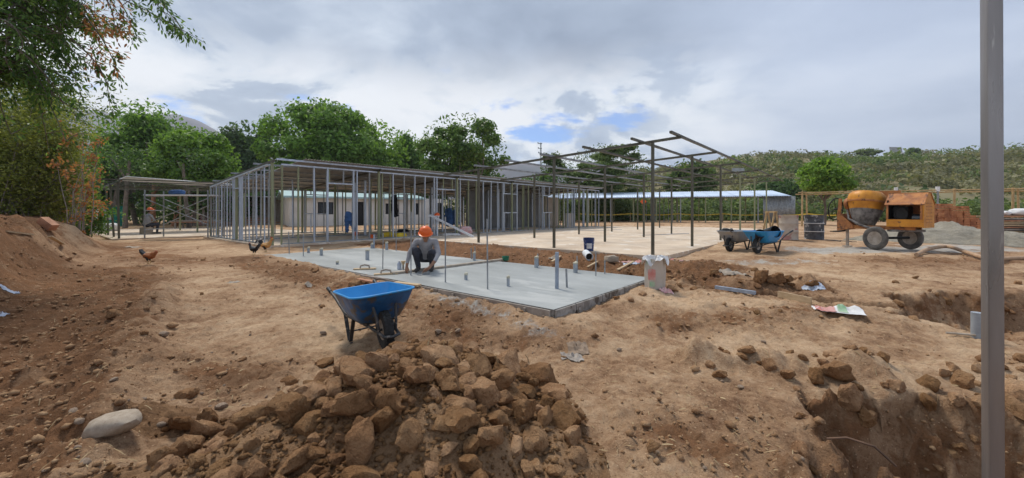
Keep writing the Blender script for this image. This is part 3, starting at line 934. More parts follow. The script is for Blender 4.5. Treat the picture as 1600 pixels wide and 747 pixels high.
for xw in (0.0, 3.9, 8.1, 12.2, 16.4, 20.5):
    for yw in (0.0, 3.6, DA):
        vert('post', A, BOXM['primer_olive' if xw != 0 or yw else 'primer_olive'], xw, yw + (.07 if yw == DA else -.07 if yw == 0 else 0), ZA, zroof(yw) - .01, .075, .075)
    beam('rafter', A, 'dark_steel', (xw, -.25, zroof(-.25) + .035), (xw, DA + .3, zroof(DA + .3) + .035), .05, .08)
for k in range(7):
    yw = -.15 + k * (DA + .3) / 6
    beam('purlin', A, 'galvanised_dull' if k else 'galvanised', (-.2 if k % 2 else .1, yw, zroof(yw) + .105), (LA + .25, yw, zroof(yw) + .105), .045, .06)
sheet = corrugated(.90, math.hypot(DA + .7, .49 * (DA + .7) / DA), 9, .017, 'zinc_sheet')
pitch = math.atan2(-.49, DA)
for k in range(26):
    o = link('roof_sheet', sheet, A, (.95 + k * .84, -.35, zroof(-.35) + .158 + .004 * (k % 2) + r3.uniform(0, .004)))
    o.rotation_euler = (pitch, 0, 0)
# grey and beige boards already fixed inside the far half
for k in range(9):
    MB().box((12.4 + k * .82, 3.42, ZA + 1.2), (.81, .018, 2.36)).build('wall_board', 'board_grey', A)
for k in range(5):
    MB().box((19.6 + k * .82 - .4, 3.9, ZA + 1.15), (.81, .018, 2.26)).build('wall_board', 'board_beige', A)
MB().box((20.6, 1.4, ZA + .5), (1.3, .08, 1.0)).build('half_wall', 'board_beige', A)

# ---------------------------------------------------------------- B: bare post-and-beam frame on the pale platform
plat = tag(MB().box((10.35, 5.1, (PLATZ - .25) / 2 + .05), (21.3, 10.9, PLATZ + .0 - .05)).build('platform', 'pale_concrete', None), kind='structure')
# give the platform top its exact level
for v in plat.data.vertices: v.co.z = PLATZ if v.co.z > .1 else -.05
plat.location = (PLAT0[0], PLAT0[1], 0); plat.rotation_euler = (0, 0, ANG)
B = thing('post_frame', 'bare dark steel post and beam roof frame on the pale platform', 'building frame', (PLAT0[0], PLAT0[1], PLATZ), ANG)
def zb(y): return 2.86 - .045 * y            # frame-local roof height, falling towards -u
for xv in (0, 3.3, 6.9, 10.4, 13.9, 17.6):
    for yu in (0, 3.05, 6.3):
        if xv == 17.6 and yu == 3.05: continue
        vert('post', B, BOXM['dark_steel' if (xv < 8 or yu) else 'primer_olive'], xv, yu, 0, zb(yu), .066, .066)
    beam('rafter', B, 'dark_steel', (xv, -.72, zb(-.72) + .04), (xv, 8.2 if xv < 4 else 6.9, zb(8.2 if xv < 4 else 6.9) + .04), .05, .065)
for k, yu in enumerate((-.62, .35, 1.75, 3.2, 4.6, 6.0)):
    beam('purlin', B, 'dark_steel' if k < 3 else 'galvanised_dull', (-.5, yu, zb(yu) + .106), (19.6 if k == 0 else 14.5 + (k * 37 % 5) * .7, yu, zb(yu) + .106), .06, .058)
# slim conduit stub and bracing wires on the platform floor
for (px, py) in ((905, 361), (1003, 368)):
    p_ = at(px, py, PLATZ); q_ = rel(PLAT0, p_)
    MB().bar((q_[0], q_[1], .012), (q_[0] + 3, q_[1] - 1.2, .012), .02, .02).build('conduit_run', 'conduit', B)

# ---------------------------------------------------------------- C: small frame at the left with its slab
Cc = thing('small_post_frame', 'small open frame of thin dark posts on a pale slab at the left', 'building frame', (BLDC0[0], BLDC0[1], 0), ANG)
MB().box((4.0, 6.0, BLDCZ - .15), (8.0, 12.0, .30)).build('floor_slab', 'pale_concrete', Cc)
def zcf(x, y): return BLDCZ + 2.28 + .02 * x
for (xx_, yy_) in ((.25, .3), (.25, 2.0), (.25, 4.2), (.25, 7.2), (.25, 10.5), (3.6, .3), (3.6, 4.0), (3.6, 8.0), (7.6, .3), (7.6, 3.6), (7.6, 7.0), (7.6, 10.5)):
    vert('post', Cc, BOXM['dark_steel' if xx_ < 1 else 'primer_olive'], xx_, yy_, BLDCZ, zcf(xx_, yy_), .07, .07, 0, (r3.gauss(0, .015) - (.03 if xx_ < 1 else 0), 0))
for xx_ in (.25, 3.6, 7.6):
    beam('beam', Cc, 'dark_steel', (xx_, -.4, zcf(xx_, 0) + .04), (xx_, 11.5, zcf(xx_, 0) + .04), .06, .08)
for k in range(7):
    beam('purlin', Cc, 'dark_steel', (-.5, .1 + k * 1.75, zcf(0, 0) + .1), (8.2, .1 + k * 1.75, zcf(8.2, 0) + .1), .05, .05)
for k in range(4):
    o = link('roof_sheet', corrugated(.9, 7.0, 7, .016, 'zinc_white') if k == 0 else bpy.data.objects['roof_sheet.026'].data, Cc, (7.6, 3.0 + k * .9 + .9, zcf(7, 0) + .15))
    if k == 0: c_sheet = o.data
    o.data = c_sheet
    o.rotation_euler = (R(2), 0, R(90))
    o.location = (7.9, 4.6 + k * .86, zcf(7, 0) + .16)

# scaffold on slab C
P = at(226, 372, BLDCZ); q0 = rel(BLDC0, P)
SC = thing('scaffold', 'grey steel scaffold with crossed braces and a plank on the small slab', 'scaffold', (P.x, P.y, BLDCZ), R(8))
for (sx_, sy_) in ((0, 0), (0, 1.1), (2.4, 0), (2.4, 1.1)):
    MB().tube([(sx_, sy_, 0), (sx_, sy_, 2.0)], .028, 8).build('leg', 'galvanised_dull', SC)
for sx_ in (0, 2.4):
    for z_ in (.35, 1.15, 1.75):
        MB().tube([(sx_, 0, z_), (sx_, 1.1, z_)], .02, 6).build('rung', 'galvanised_dull', SC)
for sy_ in (-.03, 1.13):
    MB().tube([(0, sy_, 1.65), (2.4, sy_, .55)], .02, 6).build('brace', 'galvanised_dull', SC)
    MB().tube([(0, sy_ * 1.02, .55), (2.4, sy_ * 1.02, 1.65)], .02, 6).build('brace', 'galvanised_dull', SC)
MB().box((1.2, .3, 1.80), (2.7, .34, .05)).build('plank', 'zinc_white', SC)
MB().box((1.2, .75, 1.80), (2.7, .3, .05)).build('plank', 'wood_grey', SC)

# ---------------------------------------------------------------- D: long shed with the pale blue roof at the back
pL, pR = at(850, 352, .43), at(1240, 350, .43)
pL = Vector(((850 - CX) / FPX * 40, 40, .40)); pR = Vector(((1236 - CX) / FPX * 33.5, 33.5, .40))
dv = (pR - pL); LD = math.hypot(dv.x, dv.y); aD = math.atan2(dv.y, dv.x)
Dd = thing('long_shed', 'long open shed with a pale blue sheet roof at the back of the yard', 'shed', (pL.x, pL.y, 0), aD)
for k in range(11):
    x_ = .3 + k * (LD - .6) / 10
    for y_ in (.25, 4.7):
        zt = 2.68 + y_ * .135
        vert('post', Dd, BOXM['primer_olive' if (k + int(y_)) % 3 else 'galvanised_dull'], x_, y_, Hs(pL.x, pL.y) - .1, zt, .09, .09)
for y_ in (.25, 2.5, 4.7):
    beam('purlin', Dd, 'galvanised_dull', (-.2, y_, 2.70 + y_ * .135), (LD + .2, y_, 2.70 + y_ * .135), .06, .09)
sh2 = corrugated(1.05, 5.4, 6, .02, 'zinc_blue')
nD = int(LD / 1.0)
for k in range(nD):
    o = link('roof_sheet', sh2, Dd, (k * LD / nD - .05, -.2, 2.79 - .027 + .005 * (k % 2)))
    o.rotation_euler = (math.atan(.135), 0, 0)
for k in range(2):
    o = link('wall_sheet', corrugated(1.2, 2.2, 7, .02, 'galvanised_dull', 'wall_sheet') if k == 0 else o.data, Dd, (LD - 2.0 + k * 1.15, .12 + .006 * k, .55))
    o.rotation_euler = (R(90), 0, 0)
for k in range(8):
    vert('stud', Dd, BOXM['galvanised_dull'], LD * .46 + k * .42, 4.75 - k * .05, .35, 3.2, .07, .05)

# ---------------------------------------------------------------- white prefab house behind the stud building
pL = Vector(((452 - CX) / FPX * 29.5, 29.5, .36)); pR = Vector(((655 - CX) / FPX * 35, 35, .36))
dv = pR - pL; LP = math.hypot(dv.x, dv.y); aP = math.atan2(dv.y, dv.x)
PF = thing('prefab_house', 'low cream panel house with dark windows and a teal roof edge', 'house', (pL.x, pL.y, .25), aP)
Hw = 2.35
opens = [(1.9, 3.0, 1.0, 1.95), (4.35, 5.25, .05, 2.0), (7.0, 8.0, 1.0, 1.9), (9.6, 10.4, .95, 1.95), (11.4, 12.0, .05, 2.0)]
cuts = sorted([0, LP] + [x for o in opens for x in o[:2]])
k = 0
for a_, b_ in zip(cuts[:-1], cuts[1:]):
    op = [o for o in opens if abs(o[0] - a_) < .01]
    n_p = max(1, round((b_ - a_) / 1.0))
    for j in range(n_p):
        x0, x1 = a_ + (b_ - a_) * j / n_p, a_ + (b_ - a_) * (j + 1) / n_p
        if op:
            if op[0][2] > .2: MB().box(((x0 + x1) / 2, .06, op[0][2] / 2), (x1 - x0 - .012, .12, op[0][2])).build('wall_panel', 'prefab_wall', PF)
            MB().box(((x0 + x1) / 2, .06, (Hw + op[0][3]) / 2), (x1 - x0 - .012, .12, Hw - op[0][3])).build('wall_panel', 'prefab_wall', PF)
        else:
            MB().box(((x0 + x1) / 2, .06, Hw / 2), (x1 - x0 - .012, .12, Hw)).build('wall_panel', 'prefab_wall', PF)
for o_ in opens:
    isdoor = o_[2] < .2
    w_ = MB().box(((o_[0] + o_[1]) / 2, .10, (o_[2] + o_[3]) / 2), (o_[1] - o_[0] - .02, .03, o_[3] - o_[2] - .02)).build('door' if isdoor else 'window', 'dark_opening' if isdoor else 'glass_dark', PF)
    fr = MB()
    for xx_ in (o_[0] + .03, o_[1] - .03, (o_[0] + o_[1]) / 2): fr.box((xx_, .06, (o_[2] + o_[3]) / 2), (.05, .08, o_[3] - o_[2] - .03))
    for zz_ in (o_[2] + .04, o_[3] - .04): fr.box(((o_[0] + o_[1]) / 2, .058, zz_), (o_[1] - o_[0] - .11, .07, .05))
    fr.build('frame', 'dark_opening', w_)
MB().box((.06, 3.1, Hw / 2), (.12, 5.9, Hw)).build('end_wall', 'prefab_wall', PF)
MB().box((LP - .06, 3.1, Hw / 2), (.12, 5.9, Hw)).build('end_wall', 'prefab_wall', PF)
MB().box((LP / 2, 6.1, Hw / 2), (LP, .1, Hw)).build('back_wall', 'prefab_wall', PF)
mb = MB(); ov = .45
mb.add([(-ov, -ov, Hw + .02), (LP + ov, -ov, Hw + .02), (LP + ov, 3.1, Hw + .55), (-ov, 3.1, Hw + .55), (-ov, 6.6, Hw + .02), (LP + ov, 6.6, Hw + .02)] + [(-ov, -ov, Hw - .12), (LP + ov, -ov, Hw - .12), (LP + ov, 3.1, Hw + .43), (-ov, 3.1, Hw + .43), (-ov, 6.6, Hw - .12), (LP + ov, 6.6, Hw - .12)],
       [(0, 1, 2, 3), (3, 2, 5, 4), (6, 9, 8, 7), (9, 10, 11, 8), (0, 6, 7, 1), (4, 5, 11, 10), (0, 3, 9, 6), (3, 4, 10, 9), (1, 7, 8, 2), (2, 8, 11, 5)])
mb.build('roof', 'roof_teal', PF)

# dark timber store behind the stud building's left end
p_ = Vector(((390 - CX) / FPX * 33, 33, .36))
TS = thing('timber_store', 'dark open timber store with rough posts seen through the metal studs', 'shed', (p_.x, p_.y, .33), R(38))
for x_ in (-3, -1, 1, 3):
    for y_ in (0, 2.6): vert('post', TS, BOXM['wood_grey'], x_, y_, 0, 2.3, .14, .14)
MB().box((0, 2.7, 1.2), (6.2, .1, 2.3)).build('back_wall', 'wood_grey', TS)
for k in range(6): MB().box((-2.5 + k, 1.3, 2.38 + .004 * (k % 2)), (1.02, 3.6, .03)).build('roof_sheet', 'zinc_sheet' if k % 2 else 'zinc_white', TS)
for k in range(7): MB().box((-.2, .5 + .12 * k, .12 + k * .09), (5.2 - .3 * k, .25, .08)).build('board', 'wood_red' if k % 2 else 'wood_grey', TS)

# ---------------------------------------------------------------- fresh slab with its formwork, rods and pipe stubs
S = thing('fresh_concrete_slab', 'freshly poured grey concrete slab with pipe stubs and upright rods', 'concrete slab', (SLAB0[0], SLAB0[1], 0), ANG)
sw, sl_ = 3.02, 9.31
mb = MB()
def slabtop(a, b):
    x_ = a * sw; y_ = b * sl_
    return (x_, y_, SLABZ + .004 * float(fbm(np.array(x_), np.array(y_), 1.3, 3)))
mb.grid(slabtop, 36, 110)
mb.build('top_surface', 'wet_concrete', S, smooth=True)
mb = MB().box((sw / 2, sl_ / 2, SLABZ - .135), (sw - .004, sl_ - .004, .262))
mb.build('slab_body', 'slab_side', S)
rf = random.Random(9)
y_ = 0.03
while y_ < sl_ - .2:                       # formwork boards along the near long edge
    L_ = min(rf.uniform(1.6, 2.6), sl_ - y_)
    MB().box((-.016, y_ + L_ / 2, SLABZ - .075 - rf.uniform(0, .008)), (.026, L_ - .02, .13)).build('formwork_board', 'wood_grey', S)
    y_ += L_
x_ = .0
while x_ < sw - .1:
    L_ = min(rf.uniform(.45, .8), sw - x_)
    MB().box((x_ + L_ / 2, -.016, SLABZ - .07 - rf.uniform(0, .01)), (L_ - .025, .024, .13)).build('formwork_board', 'slab_side', S)
    x_ += L_
for k in range(14):                        # pegs
    yk = .4 + k * .66
    MB().bar((-.05, yk, .02), (-.05 + rf.uniform(-.01, .01), yk, SLABZ - .03), .03, .03).build('peg', 'wood_grey', S)

def slab_local(px, py):
    return rel(SLAB0, at(px, py, SLABZ))
def up_h(px, py, ytop):
    d_ = (CAMZ - SLABZ) * FPX / (py - HY)
    return (py - ytop) / FPX * d_
for (px, py, yt, r_) in [(762, 452, 342, 0.0116), (870, 451, 394, 0.0280), (886, 449, 420, 0.0155), (598, 420, 365, 0.0101), (642, 430, 331, 0.0116), (696, 441, 339, 0.0116), (452, 396, 362, 0.0124), (474, 400, 366, 0.0124), (931, 431, 393, 0.0101),
                         (945, 428, 407, 0.0124), (845, 415, 396, 0.0124), (903, 422, 400, 0.0124), (797, 398, 380, 0.0124), (619, 392, 352, 0.0124), (755, 402, 386, 0.0139), (595, 387, 366, 0.0280)]:
    a_, b_ = slab_local(px, py)
    a_ = min(max(a_, .05), sw - .05); b_ = min(max(b_, .05), sl_ - .05)
    h_ = up_h(px, py, yt)
    ln = rf.gauss(0, .012)
    MB().tube([(a_, b_, SLABZ - .05), (a_ + ln, b_ + rf.gauss(0, .01), SLABZ + h_)], r_, 10).build('rod' if r_ < .02 else 'standpipe', 'galvanised_dull' if r_ < .02 else 'conduit', S, smooth=40)
for (px, py, yt, r_) in [(574, 406, 391, .045), (502, 399, 389, .04), (482, 395, 387, .035), (581, 388, 381, .04), (607, 390, 379, .045), (527, 413, 409, .03), (728, 437, 428, .028), (794, 447, 433, .024), (838, 418, 402, .042), (899, 426, 411, .042), (741, 407, 395, .035)]:
    a_, b_ = slab_local(px, py)
    a_ = min(max(a_, .08), sw - .08); b_ = min(max(b_, .08), sl_ - .08)
    h_ = up_h(px, py, yt)
    st = MB().tube([(a_, b_, SLABZ - .05), (a_, b_, SLABZ + h_)], r_, 14).build('pipe_stub', 'pipe_grey', S, smooth=40)
    MB().tube([(a_, b_, SLABZ + h_ - .02), (a_ + .004, b_, SLABZ + h_ + .012), (a_, b_ + .004, SLABZ + h_ + .022)], [r_ * 1.14, r_ * 1.16, r_ * .7], 14).build('cap', 'pipe_cap', st, smooth=40)

# ---------------------------------------------------------------- foreground steel post at the right
pd = 1.78
fx = (1552 - CX) / FPX * pd
FP = thing('steel_post', 'tall square grey steel post in the right foreground', 'post', (fx, pd, 0), 0)
zb_ = -1.15
w_ = .0525
mb = MB()
prof = []
for (cx_, cy_, a0) in ((w_ / 2 - .006, w_ / 2 - .006, 0), (-w_ / 2 + .006, w_ / 2 - .006, 90), (-w_ / 2 + .006, -w_ / 2 + .006, 180), (w_ / 2 - .006, -w_ / 2 + .006, 270)):
    for k in range(5):
        a = R(a0 + k * 22.5); prof.append((cx_ + .006 * math.cos(a), cy_ + .006 * math.sin(a)))
n = len(prof)
NZ = 24
vs_ = [(x, y, zb_ + (3.9 - zb_) * j / NZ) for j in range(NZ + 1) for x, y in prof]
fs = [(j * n + i, j * n + (i + 1) % n, (j + 1) * n + (i + 1) % n, (j + 1) * n + i) for j in range(NZ) for i in range(n)]
mb.add(vs_, fs)
sh = mb.build('shaft', 'post_light', FP, smooth=30)
MB().box((0, 0, zb_ + .0), (.22, .22, .012)).build('base_plate', 'galvanised_dull', FP)
FP.rotation_euler = (0, R(-.15), R(-22.5))

# ================================================================== hills, mountains, vegetation
def ridge_mesh(name, prof, d_ridge, d_base, zbase, mat, nu=90, nv=26, bump=2.0, curve=1.0, back=40):
    """terrain strip: prof = [(photo px, photo y of the crest)], crest at d_ridge, foot at d_base"""
    pxs = np.array([p[0] for p in prof], float); pys = np.array([p[1] for p in prof], float)
    u_ = np.linspace(pxs[0], pxs[-1], nu); crest = np.interp(u_, pxs, pys)
    zc_ = CAMZ + (HY - crest) / FPX * d_ridge
    xr = (u_ - CX) / FPX
    vs_ = []
    for j in range(nv + 1):
        t = j / nv
        if t <= .8:
            s_ = t / .8; d_ = d_base + (d_ridge - d_base) * s_
            z = zbase + (zc_ - zbase) * (s_ ** curve)
        else:
            s_ = (t - .8) / .2; d_ = d_ridge + back * s_
            z = zc_ - (zc_ - zbase) * (s_ ** 1.5) * .6
        x = xr * d_ridge * (.35 + .65 * d_ / d_ridge) + 0 * z
        amp = bump * np.sin(math.pi * min(1, t / .8)) if t < .8 else 0
        z = z + amp * fbm(x / (d_ridge * .16), np.full_like(x, d_ / (d_ridge * .16)), 1.0, 4)
        vs_.append(np.stack([x, np.full_like(x, d_), z], -1))
    Vv = np.concatenate(vs_); n_ = nu
    ii = (np.arange(nv)[:, None] * n_ + np.arange(n_ - 1)[None, :]).ravel()
    F = np.stack([ii, ii + 1, ii + n_ + 1, ii + n_], -1)
    o = link(name, np_mesh(name, Vv, F, mat, smooth=True))
    o['kind'] = 'structure'
    return Vv.reshape(nv + 1, nu, 3)

hill = ridge_mesh('hill', [(300, 322), (700, 312), (900, 296), (985, 275), (1040, 264), (1075, 256), (1120, 249), (1180, 243), (1240, 242), (1300, 246), (1345, 244), (1400, 245), (1450, 241), (1520, 242), (1600, 236), (1750, 236), (2000, 250), (2500, 300)],
                  170, 52, .3, 'hill_soil', 140, 40, 3.0, .85, 60)
ridge_mesh('mountain', [(-700, 290), (-300, 245), (0, 222), (80, 200), (128, 178), (158, 172), (185, 182), (240, 180), (275, 178), (310, 188), (345, 208), (400, 226), (470, 262), (560, 285), (650, 300), (720, 290), (770, 262), (800, 255), (850, 258), (900, 268), (960, 260), (1020, 268), (1100, 285), (1300, 310), (1500, 322)],
           1300, 500, .3, 'mountain_rock_hazed', 220, 40, 50, .8, 300)

def leaf_quads(C, Nrm, size, rng, aspect=.55):
    """rhombic leaves at C facing roughly Nrm"""
    n_ = len(C)
    r1 = rng.normal(size=(n_, 3))
    t = np.cross(Nrm, r1); t /= np.linalg.norm(t, axis=1, keepdims=True) + 1e-9
    b = np.cross(Nrm, t)
    s_ = (size * rng.uniform(.65, 1.3, n_))[:, None]
    P = np.stack([C - t * s_, C - b * s_ * aspect + Nrm * s_ * .12, C + t * s_, C + b * s_ * aspect + Nrm * s_ * .12], 1)
    F = np.arange(n_ * 4).reshape(n_, 4)
    return P.reshape(-1, 3), F

def crown_points(n_leaf, R3, rng, n_lobe=26, lobe=.34, shell=.75, flat=0.0):
    """points and normals in clumps filling an ellipsoid R3 centred on the origin"""
    L = rng.normal(size=(n_lobe, 3)); L /= np.linalg.norm(L, axis=1, keepdims=True)
    L = L * (rng.uniform(.12, 1.0, n_lobe) ** .45 * (shell * rng.choice([.95, 1.0, 1.12], n_lobe)))[:, None]
    L[:, 2] = np.where(L[:, 2] < -.6, L[:, 2] * .8, L[:, 2])
    lr = lobe * 1.03 * rng.choice([.55, .75, .95, 1.1, 1.3], n_lobe)
    idx = rng.choice(n_lobe, n_leaf, p=lr ** 2 / (lr ** 2).sum())
    dn = rng.normal(size=(n_leaf, 3)); dn /= np.linalg.norm(dn, axis=1, keepdims=True)
    rr_ = rng.uniform(.1, 1.0, n_leaf) ** .5 * rng.uniform(.85, 1.18, n_leaf)
    P = L[idx] + dn * (lr[idx] * rr_)[:, None] * np.array([1, 1, .8 - flat])
    # loose sprays between the clumps
    k = rng.random(n_leaf) < .13
    Q = rng.normal(size=(n_leaf, 3)); Q /= np.linalg.norm(Q, axis=1, keepdims=True)
    P[k] = (Q * (rng.uniform(.1, 1.08, n_leaf) ** .45)[:, None])[k]
    nr = dn + rng.normal(size=(n_leaf, 3)) * .6
    nr[:, 2] += .45
    nr /= np.linalg.norm(nr, axis=1, keepdims=True)
    lt = rng.uniform(0, 1, n_lobe)
    tint = np.clip(lt[idx] * .75 + rng.uniform(-.1, .35, n_leaf), 0, 1)
    return P * np.array(R3), nr, tint, L * np.array(R3), lr

def limb(mb, a, b, r0, r1, rng, bend=.15, n=5):
    a, b = np.array(a), np.array(b)
    L = np.linalg.norm(b - a)
    pts = []
    o1 = rng.normal(size=3) * L * bend
    for k in range(n + 1):
        t = k / n
        pts.append(tuple(a + (b - a) * t + o1 * math.sin(math.pi * t) * .6 + np.array([0, 0, -L * bend * .4 * math.sin(math.pi * t)])))
    mb.tube(pts, [r0 + (r1 - r0) * (k / n) for k in range(n + 1)], 7)
    return pts

def tree(name, label, px, d_, ytop, ybot, hwpx, mat, leaves, lsize, seed, group=None, cat='tree', lobes=26, lobe=.34, shell=.75, depth=1.0, trunk_r=None, ground_z=None, lean=0.0, flat=0.0, bare=0, bark='bark', aspect=.55):
    rng = np.random.default_rng(seed)
    x0 = (px - CX) / FPX * d_
    gz = Hs(x0, d_) - .05 if ground_z is None else ground_z
    zt = CAMZ + (HY - ytop) / FPX * d_; zb2 = CAMZ + (HY - ybot) / FPX * d_
    rx = hwpx / FPX * d_; rz_ = (zt - zb2) / 2; zc_ = (zt + zb2) / 2 - gz
    t = thing(name, label, cat, (x0, d_, gz), 0, group)
    P, nr, tint, L, lr = crown_points(leaves, (rx / 1.02, rx * depth, rz_ / 1.0), rng, lobes, lobe, shell, flat)
    P = P + np.array([lean, 0, zc_])
    V, F = leaf_quads(P, nr, np.full(len(P), lsize), rng, aspect)
    link('crown', np_mesh('crown', V, F, mat, np.repeat(tint, 4)), t)
    mb = MB()
    tr = trunk_r or max(.08, rz_ * .06)
    fork = max(.25 * (zc_ - rz_ * .3), (zc_ - rz_) * .75 + .2)
    fork = max(.3, fork)
    limb(mb, (0, 0, 0), (lean * .4, 0, fork), tr * 1.25, tr * .85, rng, .05, 6)
    order = np.argsort(-lr)[:11]
    for k in order:
        e = L[k] * .9 + np.array([lean, 0, zc_])
        pts = limb(mb, (lean * .4, 0, fork * rng.uniform(.82, 1)), e, tr * .55, tr * .12, rng, .12, 5)
        for q in range(2):
            s_ = np.array(pts[3]); e2 = s_ + rng.normal(size=3) * rx * .22 + np.array([0, 0, rz_ * .15])
            limb(mb, s_, e2, tr * .2, tr * .05, rng, .15, 3)
    for k in range(bare):
        a_ = rng.uniform(0, 6.28)
        e = np.array([math.cos(a_) * rx * rng.uniform(.5, 1.05) + lean, math.sin(a_) * rx * .6, zc_ + rz_ * rng.uniform(-.2, .95)])
        limb(mb, (lean * .4, 0, fork), e, tr * .3, tr * .05, rng, .2, 5)
    mb.build('trunk', bark, t, smooth=60)
    return t

GB = 'trees behind the building site'
tree('broad_tree', 'bright green feathery tree left of centre, behind the small post frame', 228, 36, 157, 305, 62, 'leaf_mid', 22100, .17, 1, GB, lobes=46, lobe=.26, shell=.85)
tree('broad_tree', 'lighter yellow-green tree with a visible pale trunk, behind the scaffold', 305, 31, 200, 308, 60, 'leaf_bright', 20400, .15, 2, GB, lobes=40, lobe=.27, shell=.85)
tree('broad_tree', 'dark distant tree between the scaffold tree and the tall domed tree', 385, 62, 190, 325, 46, 'leaf_dark', 15300, .30, 3, GB, lobes=34, lobe=.28, shell=.85)
tree('broad_tree', 'tallest dome-shaped green tree behind the stud building', 497, 44, 156, 300, 84, 'leaf_mid', 34000, .21, 4, GB, lobes=60, lobe=.24, shell=.86, bare=5)
tree('broad_tree', 'green tree right of the tallest dome, partly hidden by the corrugated roof', 590, 55, 188, 318, 50, 'leaf_bright', 18700, .25, 5, GB, lobes=36, lobe=.27, shell=.85)
tree('broad_tree', 'dark green tree in the gap left of the mango-like tree', 636, 60, 204, 325, 34, 'leaf_mid', 13600, .26, 6, GB, lobes=30, lobe=.28, shell=.85)
tree('glossy_tree', 'glossy clumped tree with a broken outline behind the white-braced studs', 722, 40, 180, 300, 70, 'leaf_mango', 20400, .20, 7, GB, lobes=46, lobe=.20, shell=.9, bare=4, aspect=.42)
tree('feathery_tree', 'spreading feathery grey-green tree behind the bare steel frame', 948, 47, 226, 322, 68, 'leaf_feather', 25500, .17, 8, GB, lobes=60, lobe=.19, shell=.92, flat=.35, aspect=.4)
tree('feathery_tree', 'thin feathery treetop beside the utility pole', 868, 55, 236, 318, 26, 'leaf_feather', 7140, .2, 9, GB, lobes=24, lobe=.24, shell=.9, aspect=.4)
tree('round_tree', 'small bright green leafy tree beyond the two drums', 1288, 29, 246, 305, 36, 'leaf_bright', 13600, .13, 10, GB, lobes=30, lobe=.27, shell=.85)
tree('round_tree', 'dark olive trees on the slope left of the small bright tree', 1215, 62, 278, 318, 40, 'leaf_dark', 8500, .28, 12, GB, lobes=26, lobe=.26)
tree('hill_tree', 'dark round tree standing out on the hillside right of the mixer', 1498, 92, 262, 300, 30, 'leaf_scrub_green', 4200, .42, 13, GB, lobes=26, lobe=.3, ground_z=3)
tree('hill_tree', 'small dark tree on the skyline of the hill beside the white hut', 1428, 165, 231, 243, 9, 'leaf_dark', 900, .5, 14, GB, lobes=12, lobe=.4, ground_z=22)
tree('hill_tree', 'low wide tree on the skyline left of the white hut', 1355, 165, 232, 244, 17, 'leaf_scrub_green', 1300, .5, 15, GB, lobes=14, lobe=.36, ground_z=22)
tree('broad_tree', 'tree with a spreading top behind the bare frame, right of the feathery tree', 1078, 58, 248, 322, 40, 'leaf_feather', 11900, .24, 16, GB, lobes=34, lobe=.24, shell=.9, flat=.2)
tree('broad_tree', 'dark green tree at the far left behind the olive bank shrubs', 150, 30, 238, 318, 40, 'leaf_dark', 13600, .17, 17, GB, lobes=30, lobe=.28)

# scrub over the hillside: one mass
rng = np.random.default_rng(77)
def scrub(name, label, centres, radii, per, lsize, mat, cat='scrub'):
    n_ = len(centres)
    k = np.repeat(np.arange(n_), per)
    dn = rng.normal(size=(len(k), 3)); dn /= np.linalg.norm(dn, axis=1, keepdims=True)
    dn[:, 2] = np.abs(dn[:, 2])
    P = centres[k] + dn * radii[k][:, None] * (rng.uniform(.5, 1, len(k)) ** .5)[:, None] * np.array([1, 1, .85])
    nr = dn + rng.normal(size=dn.shape) * .5; nr /= np.linalg.norm(nr, axis=1, keepdims=True)
    V, F = leaf_quads(P, nr, lsize[k], rng, .7)
    tint = np.clip(rng.uniform(0, 1, n_)[k] * .85 + rng.uniform(-.05, .2, len(k)), 0, 1)
    return tag(link(name, np_mesh(name, V, F, mat, np.repeat(tint, 4))), label, cat, kind='stuff')
hv = hill
def hill_pts(n_, lo, hi):
    j = rng.uniform(lo, hi, n_) * .8 * (hv.shape[0] - 1); i = rng.uniform(hv.shape[1] * .25, hv.shape[1] * .85, n_)
    j0 = np.floor(j).astype(int); i0 = np.floor(i).astype(int); fj = (j - j0)[:, None]; fi = (i - i0)[:, None]
    a = hv[j0, i0] * (1 - fj) * (1 - fi) + hv[j0 + 1, i0] * fj * (1 - fi) + hv[j0, i0 + 1] * (1 - fj) * fi + hv[j0 + 1, i0 + 1] * fj * fi
    return a
c_ = hill_pts(4600, .05, 1.02)
c_ = c_[fbm(c_[:, 0], c_[:, 1], .045, 3) > -.14]
rad_ = rng.uniform(.7, 2.2, len(c_)) * rng.choice([1, 1, 1, 1.7], len(c_))
scrub('hillside_scrub', 'dry olive scrub covering the hill on the right', c_, rad_, 60, rad_ * .13, 'leaf_scrub')
c_ = hill_pts(1300, .0, .98)
c_ = c_[fbm(c_[:, 0] + 50, c_[:, 1], .035, 3) > .04]
rad_ = rng.uniform(1.0, 3.0, len(c_)) * rng.choice([1, 1, 1, 1.8], len(c_))
scrub('hillside_bushes', 'greener bushes dotted over the lower hillside', c_, rad_, 90, rad_ * .10, 'leaf_scrub_green')
# dense bushes along the back of the yard
n_ = 300
x_ = rng.uniform(2, 75, n_); y_ = 45 + .10 * x_ + rng.uniform(-2.0, 5, n_)
y_ = np.where(x_ > 33, y_ - 12 * ss(33, 40, x_), y_)
rad_ = rng.uniform(1.1, 2.4, n_)
c_ = np.stack([x_, y_, np.full(n_, .5) + rng.uniform(0, 1.2, n_) * (rng.random(n_) < .6)], -1)
scrub('roadside_bushes', 'dense green bushes along the back edge of the yard', c_, rad_, 190, rad_ * .085, 'leaf_scrub_green')
n_ = 230
x_ = rng.uniform(-48, 6, n_); y_ = 50 + rng.uniform(-3, 6, n_) + .1 * np.abs(x_)
rad_ = rng.uniform(1.4, 3.0, n_)
c_ = np.stack([x_, y_, .4 + rng.uniform(0, 4.2, n_)], -1)
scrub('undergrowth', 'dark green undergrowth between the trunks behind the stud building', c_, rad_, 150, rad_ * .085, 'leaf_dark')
n_ = 90
